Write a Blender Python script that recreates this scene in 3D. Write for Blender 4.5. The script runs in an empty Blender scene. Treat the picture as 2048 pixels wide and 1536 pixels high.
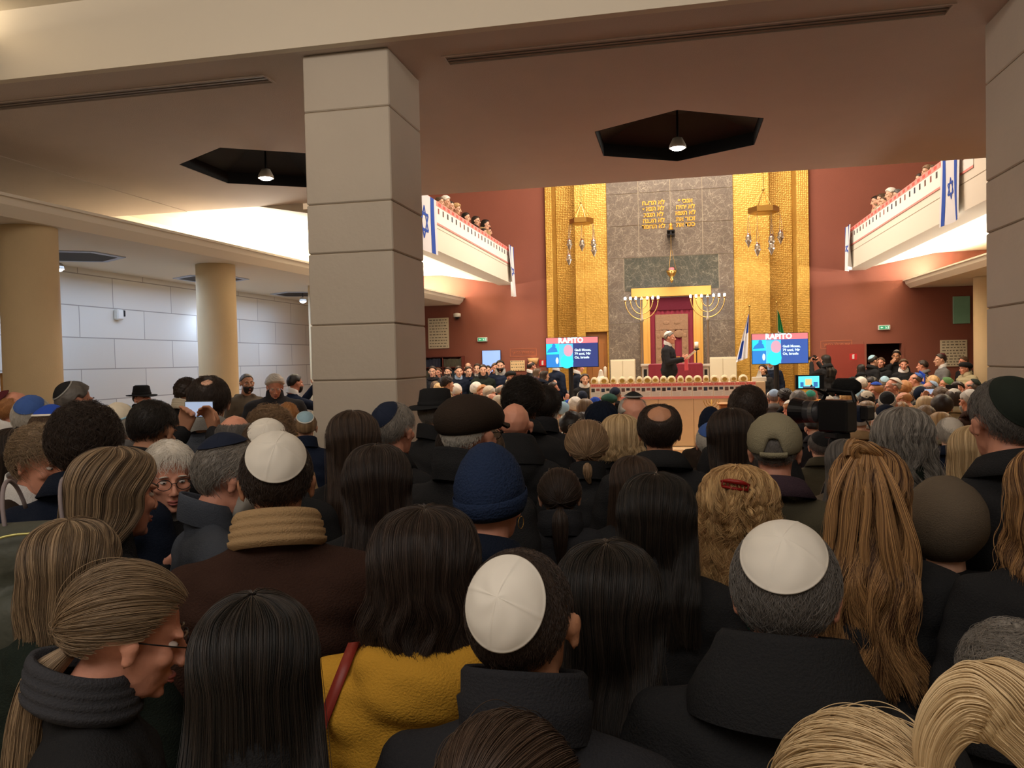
import bpy, math, random
import numpy as np
from mathutils import Matrix, Vector, Euler
sc = bpy.context.scene
col = sc.collection
random.seed(7)
rad = math.radians
pi = math.pi

# ---------------------------------------------------------------- camera (raised above the heads, level with the far standing crowd)
F = 1600.0; ZC = 1.9
YAW, PIT, ROLL = rad(11.7), rad(1.65), rad(1.29)
CP = np.array([0, 0, ZC])
_fw = np.array([-math.sin(YAW)*math.cos(PIT), math.cos(YAW)*math.cos(PIT), -math.sin(PIT)])
_r0 = np.array([math.cos(YAW), math.sin(YAW), 0]); _u0 = np.cross(_r0, _fw)
_R = _r0*math.cos(ROLL) - _u0*math.sin(ROLL); _U = _u0*math.cos(ROLL) + _r0*math.sin(ROLL)
cam_data = bpy.data.cameras.new('camera'); cam = bpy.data.objects.new('camera', cam_data); col.objects.link(cam)
cam_data.sensor_width = 36; cam_data.lens = F/2048*36; cam_data.clip_start = 0.05; cam_data.clip_end = 200
cam.matrix_world = Matrix(((_R[0], _U[0], -_fw[0], 0), (_R[1], _U[1], -_fw[1], 0), (_R[2], _U[2], -_fw[2], ZC), (0, 0, 0, 1)))
sc.camera = cam
def ray(u, v): return _fw + _R*(u-1024)/F - _U*(v-768)/F
def onY(u, v, Y): d = ray(u, v); return CP + d*Y/d[1]
def onZ(u, v, z): d = ray(u, v); return CP + d*(z-ZC)/d[2]
def onD(u, v, w): return CP + ray(u, v)*w

# ---------------------------------------------------------------- world, exposure
w = bpy.data.worlds.new('world'); sc.world = w; w.use_nodes = True
w.node_tree.nodes['Background'].inputs[0].default_value = (1.0, 0.78, 0.58, 1)
w.node_tree.nodes['Background'].inputs[1].default_value = 0.02
sc.view_settings.view_transform = 'Standard'; sc.view_settings.look = 'None'
sc.view_settings.gamma = 1; sc.view_settings.exposure = 0.12
sc.cycles.use_denoising = True; sc.cycles.max_bounces = 6; sc.cycles.diffuse_bounces = 4
sc.cycles.glossy_bounces = 2; sc.cycles.transmission_bounces = 2; sc.cycles.transparent_max_bounces = 4
sc.cycles.sample_clamp_indirect = 4; sc.cycles.caustics_reflective = False; sc.cycles.caustics_refractive = False
sc.cycles_curves.shape = 'RIBBONS'

WARM = (1.0, 0.87, 0.74); NEUT = (1.0, 0.92, 0.84); COOL = (0.50, 0.68, 1.0)
def area(name, loc, size, power, color=WARM, rot=(0, 0, 0), sy=None, spread=180):
    l = bpy.data.lights.new(name, 'AREA'); l.energy = power; l.color = color; l.size = size; l.spread = rad(spread)
    if sy: l.shape = 'RECTANGLE'; l.size_y = sy
    o = bpy.data.objects.new(name, l); o.location = loc; o.rotation_euler = rot; col.objects.link(o); return o
def spot(name, loc, power, color, ang=110, blend=0.7, rot=(0, 0, 0), r=0.06):
    l = bpy.data.lights.new(name, 'SPOT'); l.energy = power; l.color = color; l.spot_size = rad(ang); l.spot_blend = blend; l.shadow_soft_size = r
    o = bpy.data.objects.new(name, l); o.location = loc; o.rotation_euler = rot; col.objects.link(o); return o
# tall hall: ceiling lights over the pews, the ark wall washed from above
area('hall_light', (0, 15.0, 8.8), 6, 640, WARM, sy=6)
area('ark_light', (0, 17.5, 8.6), 5, 340, WARM, rot=(rad(35), 0, 0), sy=1.0)
# cove light troughs under the side galleries shine up against the gallery soffit
for sx, xx in ((-1, -6.25), (1, 5.95)):
    area('cove_light', (xx, 16.1, 3.66), 9.4, 200 if sx < 0 else 480, (1, .92, .78), rot=Vector((-.55*sx, 0, 1)).to_track_quat('-Z', 'Y').to_euler(), sy=0.12)
area('cove_strip_light', (-6.75, 16.3, 3.60), 9.0, 640, (1, .93, .80), rot=(pi, 0, pi/2), sy=0.5)
area('aisle_light', (-7.8, 12.5, 3.30), 1.0, 70, COOL, sy=8)
# lit ceiling cove over the back of the room where the camera stands
area('rear_cove_light', (-2.0, 2.2, 4.55), 9, 64, (1, .885, .77), rot=(rad(78), 0, 0), sy=0.3)
area('rear_ceiling_light', (-1.2, -1.4, 4.5), 6, 120, NEUT, sy=2.2)

# ---------------------------------------------------------------- materials
_mc = {}
def lin(c):
    return tuple((x/12.92 if x <= .04045 else ((x+.055)/1.055)**2.4) for x in c)
def rgb(r, g, b): return lin((r/255, g/255, b/255))
def mat(name, color, rough=.7, metal=0, spec=.3, bump=0, bscale=60, var=0, vscale=8, emit=None, estr=0, coat=0, sheen=0):
    k = ('m', name, color, rough, metal, bump, bscale, var)
    if k in _mc: return _mc[k]
    m = bpy.data.materials.new(name); m.use_nodes = True; nt = m.node_tree; b = nt.nodes['Principled BSDF']
    b.inputs['Base Color'].default_value = (*color, 1); b.inputs['Roughness'].default_value = rough
    b.inputs['Metallic'].default_value = metal; b.inputs['Specular IOR Level'].default_value = spec
    if sheen: b.inputs['Sheen Weight'].default_value = sheen
    if emit: b.inputs['Emission Color'].default_value = (*emit, 1); b.inputs['Emission Strength'].default_value = estr
    if bump or var:
        tc = nt.nodes.new('ShaderNodeTexCoord')
    if var:
        n = nt.nodes.new('ShaderNodeTexNoise'); n.inputs['Scale'].default_value = vscale; n.inputs['Detail'].default_value = 4
        nt.links.new(tc.outputs['Object'], n.inputs['Vector'])
        mx = nt.nodes.new('ShaderNodeMix'); mx.data_type = 'RGBA'
        mx.inputs[6].default_value = (*[c*(1-var) for c in color], 1); mx.inputs[7].default_value = (*[min(1, c*(1+var)) for c in color], 1)
        nt.links.new(n.outputs['Fac'], mx.inputs[0]); nt.links.new(mx.outputs[2], b.inputs['Base Color'])
    if bump:
        n = nt.nodes.new('ShaderNodeTexNoise'); n.inputs['Scale'].default_value = bscale; n.inputs['Detail'].default_value = 2
        nt.links.new(tc.outputs['Object'], n.inputs['Vector'])
        bp = nt.nodes.new('ShaderNodeBump'); bp.inputs['Strength'].default_value = bump; bp.inputs['Distance'].default_value = .01
        nt.links.new(n.outputs['Fac'], bp.inputs['Height']); nt.links.new(bp.outputs[0], b.inputs['Normal'])
    _mc[k] = m; return m
def emis(name, color, s):
    k = ('e', name, color, s)
    if k in _mc: return _mc[k]
    m = bpy.data.materials.new(name); m.use_nodes = True; nt = m.node_tree; b = nt.nodes['Principled BSDF']
    b.inputs['Base Color'].default_value = (*[c*.3 for c in color], 1)
    b.inputs['Emission Color'].default_value = (*color, 1); b.inputs['Emission Strength'].default_value = s
    _mc[k] = m; return m

# ---------------------------------------------------------------- mesh building
class MB:
    def __init__(s): s.v = []; s.f = []; s.m = []; s.cur = 0
    def add(s, vs, fs):
        o = len(s.v); s.v += [tuple(map(float, p)) for p in vs]; s.f += [tuple(i+o for i in f) for f in fs]; s.m += [s.cur]*len(fs); return s
    def box(s, lo, hi, M=None):
        (a, b, c), (d, e, f) = lo, hi
        vs = [(a, b, c), (d, b, c), (d, e, c), (a, e, c), (a, b, f), (d, b, f), (d, e, f), (a, e, f)]
        if M is not None: vs = [M @ Vector(p) for p in vs]
        return s.add(vs, [(0, 3, 2, 1), (4, 5, 6, 7), (0, 1, 5, 4), (1, 2, 6, 5), (2, 3, 7, 6), (3, 0, 4, 7)])
    def bbox(s, lo, hi, e=.006):
        """box with chamfered edges"""
        lo = np.array(lo, float); hi = np.array(hi, float); e = min(e, (hi-lo).min()*.45)
        vs = []; idx = {}
        for ax in range(3):
            for sd in (0, 1):
                q = []
                for i, j in ((0, 0), (1, 0), (1, 1), (0, 1)):
                    p = np.zeros(3); o = [k for k in range(3) if k != ax]
                    p[ax] = (lo, hi)[sd][ax]
                    p[o[0]] = (lo[o[0]]+e, hi[o[0]]-e)[i]; p[o[1]] = (lo[o[1]]+e, hi[o[1]]-e)[j]
                    idx[(ax, sd, i, j)] = len(vs); vs.append(p); q.append(len(vs)-1)
        def cid(ax, c):
            o = [k for k in range(3) if k != ax]; return idx[(ax, c[ax], c[o[0]], c[o[1]])]
        fs = []
        for ax in range(3):
            for sd in (0, 1):
                q = [idx[(ax, sd, i, j)] for i, j in ((0, 0), (1, 0), (1, 1), (0, 1))]
                fs.append(q)
        for ax in range(3):
            a1, a2 = [k for k in range(3) if k != ax]
            for s1 in (0, 1):
                for s2 in (0, 1):
                    c0 = [0, 0, 0]; c1 = [0, 0, 0]; c0[a1] = c1[a1] = s1; c0[a2] = c1[a2] = s2; c1[ax] = 1
                    fs.append([cid(a1, c0), cid(a1, c1), cid(a2, c1), cid(a2, c0)])
        for i in (0, 1):
            for j in (0, 1):
                for k in (0, 1): fs.append([cid(0, (i, j, k)), cid(1, (i, j, k)), cid(2, (i, j, k))])
        return s.add(vs, fs)
    def ring(s, rings, cap=True, closed=True):
        """rings: list of lists of points with equal counts"""
        n = len(rings[0]); vs = [p for r in rings for p in r]; fs = []
        for i in range(len(rings)-1):
            for j in range(n if closed else n-1):
                k = (j+1) % n; fs.append((i*n+j, i*n+k, (i+1)*n+k, (i+1)*n+j))
        if cap: fs.append(tuple(range(n))[::-1]); fs.append(tuple((len(rings)-1)*n+j for j in range(n)))
        return s.add(vs, fs)
    def lathe(s, prof, c=(0, 0, 0), n=20, cap=True):
        return s.ring([[(c[0]+r*math.cos(2*pi*j/n), c[1]+r*math.sin(2*pi*j/n), c[2]+z) for j in range(n)] for r, z in prof], cap)
    def tube(s, path, r, n=8, cap=True):
        P = [np.array(p, float) for p in path]; rs = r if isinstance(r, (list, tuple)) else [r]*len(P); rings = []; nrm = None
        for i, p in enumerate(P):
            t = P[min(i+1, len(P)-1)]-P[max(i-1, 0)]; t = t/(np.linalg.norm(t)+1e-9)
            if nrm is None: nrm = np.cross(t, (0, 0, 1) if abs(t[2]) < .9 else (1, 0, 0))
            nrm = nrm-t*nrm.dot(t); nrm = nrm/(np.linalg.norm(nrm)+1e-9); b = np.cross(t, nrm)
            rings.append([p+rs[i]*(math.cos(2*pi*j/n)*nrm+math.sin(2*pi*j/n)*b) for j in range(n)])
        return s.ring(rings, cap)
    def ball(s, c, r, n=12, m=8):
        r = (r, r, r) if not isinstance(r, (tuple, list)) else r
        rings = [[(c[0]+r[0]*math.sin(a)*math.cos(2*pi*j/n), c[1]+r[1]*math.sin(a)*math.sin(2*pi*j/n), c[2]+r[2]*math.cos(a)) for j in range(n)] for a in [pi*(i+.02)/(m+.04) for i in range(m+1)]]
        return s.ring(rings)
    def prism(s, poly, y0, y1, ax=1):
        """poly of (a,b) extruded along axis ax"""
        def P(a, b, y): return {0: (y, a, b), 1: (a, y, b), 2: (a, b, y)}[ax]
        return s.ring([[P(a, b, y0) for a, b in poly], [P(a, b, y1) for a, b in poly]])
    def grid(s, G, cu=False):
        """G array (m,n,3)"""
        G = np.asarray(G); m, n = G.shape[:2]; fs = []
        for i in range(m-1):
            for j in range(n if cu else n-1):
                k = (j+1) % n; fs.append((i*n+j, i*n+k, (i+1)*n+k, (i+1)*n+j))
        return s.add(G.reshape(-1, 3), fs)
    def mesh(s, name, mats, smooth=False):
        me = bpy.data.meshes.new(name); me.from_pydata(s.v, [], s.f)
        if not isinstance(mats, (list, tuple)): mats = [mats]
        for m in mats: me.materials.append(m)
        if len(mats) > 1: me.polygons.foreach_set('material_index', s.m)
        if smooth: me.shade_smooth()
        me.validate(); me.update(); return me
    def obj(s, name, mats, parent=None, smooth=False, loc=None):
        return place(name, s.mesh(name, mats, smooth), parent, loc)
def place(name, me, parent=None, loc=None, mw=None):
    o = bpy.data.objects.new(name, me); col.objects.link(o)
    if parent is not None: o.parent = parent
    if loc is not None: o.location = loc
    if mw is not None: o.matrix_local = mw
    return o
def tag(o, label=None, cat=None, group=None, kind=None):
    if label: o['label'] = label
    if cat: o['category'] = cat
    if group: o['group'] = group
    if kind: o['kind'] = kind
    return o
def struct(o, label=None): o['kind'] = 'structure'; return tag(o, label)
def empty(name, loc=(0, 0, 0), rz=0):
    o = bpy.data.objects.new(name, None); col.objects.link(o); o.location = loc; o.rotation_euler = (0, 0, rz); o.empty_display_size = .1; return o
def textmesh(name, body, size, m, depth=.004, align='CENTER', bold=0):
    c = bpy.data.curves.new(name, 'FONT'); c.body = body; c.size = size; c.extrude = depth/2; c.align_x = align; c.align_y = 'CENTER'; c.resolution_u = 2
    c.offset = bold
    t = bpy.data.objects.new('t', c); col.objects.link(t)
    me = bpy.data.meshes.new_from_object(t.evaluated_get(bpy.context.evaluated_depsgraph_get()))
    bpy.data.objects.remove(t); bpy.data.curves.remove(c)
    me.materials.clear(); me.materials.append(m); me.name = name; return me
# ================================================================ THE ROOM
ZS = 4.2; ZA = 3.45; YB = 21.0; ZH = 9.0; ZR = 4.73
def planks_uv(m): return m
stone = mat('travertine', rgb(200, 189, 174), .55, bump=.15, bscale=30, var=.07, vscale=2.2)
joint = mat('stone_joint', rgb(150, 132, 108), .9)
soffit_m = mat('taupe_plaster', rgb(212, 198, 188), .85, bump=.25, bscale=120, var=.04, vscale=3)
cream = mat('cream_paint', rgb(234, 224, 206), .75, var=.02, vscale=1)
redwall = mat('terracotta_plaster', rgb(136, 80, 64), .75, bump=.15, bscale=60, var=.06, vscale=1.4)
black = mat('black_paint', (.012, .012, .013), .6)
wood = mat('light_oak', rgb(196, 142, 78), .45, bump=.1, bscale=20, var=.15, vscale=6)
dwood = mat('brown_oak', rgb(150, 98, 52), .5, bump=.1, bscale=14, var=.12, vscale=3)
velvet = mat('crimson_velvet', rgb(128, 24, 44), .8, bump=.3, bscale=50, var=.12, vscale=6, sheen=.5)
brass = mat('brass', rgb(196, 156, 84), .28, metal=.9, bump=.1, bscale=40)
silver = mat('silver', rgb(190, 180, 165), .3, metal=.9, bump=.15, bscale=60)
white = mat('white_plastic', rgb(232, 228, 218), .4)
paper = mat('paper', rgb(240, 236, 228), .8)
redp = mat('poster_red', rgb(226, 96, 88), .8)
blackp = mat('black_plastic', (.01, .01, .011), .35)
darkm = mat('dark_metal', (.03, .03, .032), .35, metal=.6)

def goldmat():
    m = bpy.data.materials.new('gold_mosaic'); m.use_nodes = True; nt = m.node_tree; b = nt.nodes['Principled BSDF']
    tc = nt.nodes.new('ShaderNodeTexCoord'); mp = nt.nodes.new('ShaderNodeMapping'); nt.links.new(tc.outputs['Object'], mp.inputs[0])
    vo = nt.nodes.new('ShaderNodeTexVoronoi'); vo.inputs['Scale'].default_value = 22; vo.inputs['Randomness'].default_value = .35
    nt.links.new(mp.outputs[0], vo.inputs['Vector'])
    n = nt.nodes.new('ShaderNodeTexNoise'); n.inputs['Scale'].default_value = 1.1; n.inputs['Detail'].default_value = 5; nt.links.new(mp.outputs[0], n.inputs['Vector'])
    mx = nt.nodes.new('ShaderNodeMix'); mx.data_type = 'RGBA'; mx.inputs[6].default_value = (*rgb(176, 128, 46), 1); mx.inputs[7].default_value = (*rgb(228, 184, 92), 1)
    ad = nt.nodes.new('ShaderNodeMath'); ad.operation = 'MULTIPLY_ADD'; ad.inputs[1].default_value = .35; nt.links.new(vo.outputs['Color'], ad.inputs[0]); nt.links.new(n.outputs['Fac'], ad.inputs[2])
    sb = nt.nodes.new('ShaderNodeMath'); sb.operation = 'SUBTRACT'; sb.inputs[1].default_value = .15; nt.links.new(ad.outputs[0], sb.inputs[0])
    nt.links.new(sb.outputs[0], mx.inputs[0]); nt.links.new(mx.outputs[2], b.inputs['Base Color'])
    b.inputs['Metallic'].default_value = .45; b.inputs['Roughness'].default_value = .42
    bp = nt.nodes.new('ShaderNodeBump'); bp.inputs['Strength'].default_value = .5; bp.inputs['Distance'].default_value = .02
    nt.links.new(vo.outputs['Distance'], bp.inputs['Height']); nt.links.new(bp.outputs[0], b.inputs['Normal']); return m
gold = goldmat()
def marblemat(name, base, vein, dark):
    m = bpy.data.materials.new(name); m.use_nodes = True; nt = m.node_tree; b = nt.nodes['Principled BSDF']; L = nt.links.new
    tc = nt.nodes.new('ShaderNodeTexCoord')
    n1 = nt.nodes.new('ShaderNodeTexNoise'); n1.inputs['Scale'].default_value = 2.2; n1.inputs['Detail'].default_value = 6; L(tc.outputs['Object'], n1.inputs[0])
    va = nt.nodes.new('ShaderNodeVectorMath'); va.operation = 'MULTIPLY_ADD'; va.inputs[1].default_value = (.8, .8, .8); L(n1.outputs['Color'], va.inputs[0]); L(tc.outputs['Object'], va.inputs[2])
    vo = nt.nodes.new('ShaderNodeTexVoronoi'); vo.feature = 'DISTANCE_TO_EDGE'; vo.inputs['Scale'].default_value = 5.5; L(va.outputs[0], vo.inputs['Vector'])
    vo2 = nt.nodes.new('ShaderNodeTexVoronoi'); vo2.feature = 'DISTANCE_TO_EDGE'; vo2.inputs['Scale'].default_value = 15; L(va.outputs[0], vo2.inputs['Vector'])
    mn = nt.nodes.new('ShaderNodeMath'); mn.operation = 'MINIMUM'
    mu = nt.nodes.new('ShaderNodeMath'); mu.operation = 'MULTIPLY'; mu.inputs[1].default_value = 1.6; L(vo2.outputs[0], mu.inputs[0]); L(vo.outputs[0], mn.inputs[0]); L(mu.outputs[0], mn.inputs[1])
    n3 = nt.nodes.new('ShaderNodeTexNoise'); n3.inputs['Scale'].default_value = 5; L(tc.outputs['Object'], n3.inputs[0])
    cr = nt.nodes.new('ShaderNodeValToRGB'); cr.color_ramp.elements[0].position = .0; cr.color_ramp.elements[0].color = (*vein, 1); cr.color_ramp.elements[1].position = .05; cr.color_ramp.elements[1].color = (*base, 1)
    e = cr.color_ramp.elements.new(.018); e.color = (*[(a*.35+c*.65) for a, c in zip(vein, base)], 1)
    L(mn.outputs[0], cr.inputs[0])
    mx = nt.nodes.new('ShaderNodeMix'); mx.data_type = 'RGBA'; mx.inputs[6].default_value = (*dark, 1); L(n3.outputs['Fac'], mx.inputs[0]); L(cr.outputs[0], mx.inputs[7])
    L(mx.outputs[2], b.inputs['Base Color']); b.inputs['Roughness'].default_value = .3; return m
marble = marblemat('brown_marble', rgb(118, 104, 90), rgb(196, 184, 160), rgb(84, 72, 62))
marble_d = marblemat('green_marble', rgb(84, 80, 68), rgb(160, 150, 130), rgb(40, 48, 42))
def blockmat():
    m = bpy.data.materials.new('pale_block_wall'); m.use_nodes = True; nt = m.node_tree; b = nt.nodes['Principled BSDF']; L = nt.links.new
    tc = nt.nodes.new('ShaderNodeTexCoord'); sx = nt.nodes.new('ShaderNodeSeparateXYZ'); cx = nt.nodes.new('ShaderNodeCombineXYZ'); L(tc.outputs['Object'], sx.inputs[0])
    L(sx.outputs['Y'], cx.inputs['X']); L(sx.outputs['Z'], cx.inputs['Y'])
    br = nt.nodes.new('ShaderNodeTexBrick'); L(cx.outputs[0], br.inputs['Vector']); br.inputs['Color1'].default_value = (*rgb(226, 220, 208), 1); br.inputs['Color2'].default_value = (*rgb(216, 210, 198), 1)
    br.inputs['Mortar'].default_value = (*rgb(160, 152, 142), 1); br.inputs['Scale'].default_value = 1; br.inputs['Mortar Size'].default_value = .008; br.inputs['Brick Width'].default_value = 1.5; br.inputs['Row Height'].default_value = .48
    L(br.outputs[0], b.inputs['Base Color']); b.inputs['Roughness'].default_value = .7; return m
blockw = blockmat()

# floor: pale terrazzo with a red carpet runner
f = MB(); f.box((-12, -4, -.2), (12, 23.5, 0)); struct(f.obj('floor', mat('stone_floor', rgb(160, 146, 128), .4, var=.08, vscale=4)))
f = MB(); f.bbox((-.75, 2, .001), (.95, 14.0, .012), .004); tag(f.obj('carpet_runner', mat('red_carpet', rgb(168, 50, 48), .95, bump=.5, bscale=200)), 'red carpet runner in the aisle before the stone platform', 'carpet')

# soffit of the low rear part: one slab with hexagonal openings, a fine crease at x=-7
HEX = [(-4.65, 8.66), (.04, 8.68), (4.7, 8.66)]
def hexpts(c, r=1.0): return [(c[0]+r*math.sin(pi/3*k)*.95, c[1]+r*math.cos(pi/3*k)) for k in range(6)]
import bmesh
def slab_with_holes(name, x0, x1, y0, y1, z0, z1, holes, m, kind=True):
    """flat slab with polygon holes (bottom face z0); holes: list of point lists"""
    bm = bmesh.new(); allv = []; edges = []
    for poly in [[(x0, y0), (x1, y0), (x1, y1), (x0, y1)]]+holes:
        vs = [bm.verts.new((a, b, z0)) for a, b in poly]
        for i in range(len(vs)): edges.append(bm.edges.new((vs[i], vs[(i+1) % len(vs)])))
    bmesh.ops.triangle_fill(bm, edges=edges, use_beauty=True, use_dissolve=False)
    # drop triangles inside the holes
    def inside(p, poly):
        c = False
        for i in range(len(poly)):
            (xa, ya), (xb, yb) = poly[i], poly[(i+1) % len(poly)]
            if (ya > p[1]) != (yb > p[1]) and p[0] < (xb-xa)*(p[1]-ya)/(yb-ya)+xa: c = not c
        return c
    dead = [fa for fa in bm.faces if any(inside(fa.calc_center_median(), h) for h in holes)]
    bmesh.ops.delete(bm, geom=dead, context='FACES_ONLY')
    ret = bmesh.ops.extrude_face_region(bm, geom=bm.faces[:])
    for v in [g for g in ret['geom'] if isinstance(g, bmesh.types.BMVert)]: v.co.z = z1
    bmesh.ops.recalc_face_normals(bm, faces=bm.faces[:])
    me = bpy.data.meshes.new(name); bm.to_mesh(me); bm.free(); me.materials.append(m); o = place(name, me)
    if kind: struct(o)
    return o
holes = [hexpts(h) for h in HEX]
for x0, x1, y0, y1 in ((-1.68, 1.83, 5.87, 6.03), (-6.3, -3.17, 5.87, 6.03), (3.2, 6.3, 5.87, 6.03)): holes.append([(x0, y0), (x1, y0), (x1, y1), (x0, y1)])
slab_with_holes('ceiling_soffit', -6.995, 9.2, 5.5, 10.6, ZS, ZS+.5, holes, soffit_m)
f = MB(); f.box((-10, 5.5, ZS-.006), (-7.0, 10.6, ZS+.5)); struct(f.obj('ceiling_soffit_left', soffit_m))
# rear ceiling above the camera + the bright fascia at y 5.5
f = MB(); f.box((-10, 5.42, ZS-.004), (10, 5.495, ZR+.05)); struct(f.obj('trim_fascia', cream))
f = MB(); f.box((-10, -4, ZR), (10, 5.42, ZR+.2)); struct(f.obj('ceiling_rear', cream))
f = MB(); f.prism([(-6.6, 4.40), (-5.30, 4.40), (-5.22, 4.47), (-5.22, 4.52), (-5.3, 4.52), (-5.34, 4.46), (-6.6, 4.46)], 0.5, 5.42); struct(f.obj('trim_rear_cove', cream))
area('rear_cove_strip', (-5.6, 3.2, 4.50), 4.2, 34, (1, .9, .74), rot=(pi, 0, pi/2), sy=.12)
f = MB(); f.box((-10.2, -4.2, 0), (10.2, -4, 5)); struct(f.obj('wall_rear', cream))
f = MB(); f.box((9.2, -4, 0), (9.4, 21.2, ZH)); struct(f.obj('wall_right', blockw))
f = MB(); f.box((-9.0, -4, 0), (-8.8, 21.2, ZH)); struct(f.obj('wall_left', blockw))
f = MB(); f.box((-9, 10.6, ZH), (9.4, 23, ZH+.2)); struct(f.obj('ceiling_hall', cream))
f = MB(); f.box((-9, 10.5, ZS+.5), (9.4, 10.6, ZH)); struct(f.obj('wall_gallery_rear', cream))
# linear air slots
def slot(x0, x1, label):
    t = empty('air_slot', ((x0+x1)/2, 5.95, ZS)); tag(t, label, 'vent', 'linear ceiling air slots')
    h = (x1-x0)/2
    b = MB(); b.box((-h, -.08, .10), (h, .08, .12)) if 0 else b.box((-h+.004, -.078, .10), (h-.004, .078, .12)); b.obj('backing', black, t)
    b = MB(); b.box((-h-.02, -.1, -.006), (h+.02, -.08, -.0005)); b.box((-h-.02, .08, -.006), (h+.02, .1, -.0005)); b.box((-h-.02, -.08, -.006), (-h, .08, -.0005)); b.box((h, -.08, -.006), (h+.02, .08, -.0005)); b.obj('border', soffit_m, t)
    for k in range(3):
        b = MB(); y = -.05+.05*k; b.box((-h+.004, y-.012, .0), (h-.004, y+.012, .03)); b.obj('slat', mat('grey_aluminium', rgb(150, 138, 130), .5), t)
slot(-1.68, 1.83, 'long dark air slot in the soffit above the middle aisle')
slot(-6.3, -3.17, 'long dark air slot in the soffit left of the square stone column')
slot(3.2, 6.3, 'long dark air slot in the soffit beyond the right stone column')
# black hexagonal recesses with a hanging spot lamp
def hexlamp(c, z, r, label, power, color, drop=.10, group='hexagonal ceiling recesses'):
    t = empty('hexagonal_recess_light', (c[0], c[1], z)); tag(t, label, 'ceiling light', group)
    b = MB(); P = [(r*math.sin(pi/3*k)*.95, r*math.cos(pi/3*k)) for k in range(6)]
    H = .35
    b.ring([[(x*.99, y*.99, .0) for x, y in P], [(x*.99, y*.99, .14) for x, y in P], [(x*.35, y*.35, H) for x, y in P]], cap=False)
    b.add([(x*.35, y*.35, H) for x, y in P], [(0, 1, 2, 3, 4, 5)])
    b.obj('recess', black, t)
    b = MB(); b.tube([(0, -.05, .35), (0, -.05, -drop+.10)], .012); b.obj('stem', darkm, t)
    b = MB(); b.lathe([(.02, .10), (.05, .09), (.085, .02), (.09, -.012), (.08, -.012), (.072, .0), (.02, .0)], (0, -.05, -drop), 24); lp = b.obj('lamp_housing', white, t, True)
    b = MB(); b.ball((0, -.05, -drop-.014), (.068, .068, .022), 20, 8); b.obj('bulb', emis('bulb_glow', color, 60), lp)
    s = spot('spot_lamp', (c[0], c[1]-.05, z-drop-.02), power, color, 125, .8); return t
hexlamp(HEX[1], ZS, 1.0, 'black hexagonal recess with a lit spot over the middle aisle', 160, (1, .93, .82))
hexlamp(HEX[0], ZS, 1.0, 'black hexagonal recess with a lit spot half behind the square stone column', 160, (1, .93, .82))
hexlamp(HEX[2], ZS, 1.0, 'black hexagonal recess with a lit spot beyond the right stone column', 140, (1, .93, .82))

# square stone columns of stacked blocks
def sqcol(name, x0, x1, y0, y1, hs):
    b = MB(); z = 0
    for h in hs:
        b.bbox((x0, y0, z+.003), (x1, y1, z+h-.003), .008); z += h
    b.cur = 1; b.box((x0+.012, y0+.012, 0), (x1-.012, y1-.012, z-.001))
    struct(b.obj(name, [stone, joint]))
cz = lambda v: onY(602+(v-107)*.03, v, 5.6)[2]
zs = [ZS]+[cz(v) for v in (228, 412, 510, 652, 762)]
hs = [zs[-1]*.5, zs[-1]*.5]+[zs[i]-zs[i+1] for i in range(len(zs)-2, -1, -1)]
sqcol('column_square', -2.69, -2.02, 5.58, 6.3, hs)
sqcol('column_square_right', 2.17, 2.84, 5.58, 6.3, hs)
# round columns of the aisles
def rcol(x, y, z1, r=.285):
    b = MB(); b.lathe([(r, 0), (r, z1-.001)], (x, y, 0), 40); struct(b.obj('column_round', mat('cream_column', rgb(232, 206, 162), .7, bump=.2, bscale=90, var=.03), smooth=False)).data.shade_smooth()
def rayplane_x(u, v, z): return onZ(u, v, z)
for x, y in ((-6.84, 7.45), (-6.82, 11.0), (-6.75, 14.6), (-6.65, 18.2)): rcol(x, y, ZA)
for y in (14.2, 18.6): rcol(6.45, y, ZA)
# aisle ceilings, cornice troughs with light
xs0, xs1 = -6.50, -5.75        # the cornice edge runs slightly askew
def cx(y): return xs0+(xs1-xs0)*(y-7.4)/13.6
def cornice(name, sgn, pts):
    """pts: list of (x_edge, y); profile extruded along them"""
    b = MB(); rings = []
    for x, y in pts:
        prof = [(0.0, 0), (-.10, .10), (-.12, .17), (-.16, .17), (-.16, .20), (-.04, .20), (-.04, .16), (.25, .06), (2.9, .06), (2.9, 0)]
        rings.append([(x+sgn*(a+.0), y, ZA+z) for a, z in prof])
    b.ring(rings); return struct(b.obj(name, cream))
cornice('trim_cornice_left', -1, [(cx(5.5), 5.5), (cx(21), 21)])
cornice('trim_cornice_right', 1, [(5.7, 11.0), (5.55, 21)])
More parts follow.
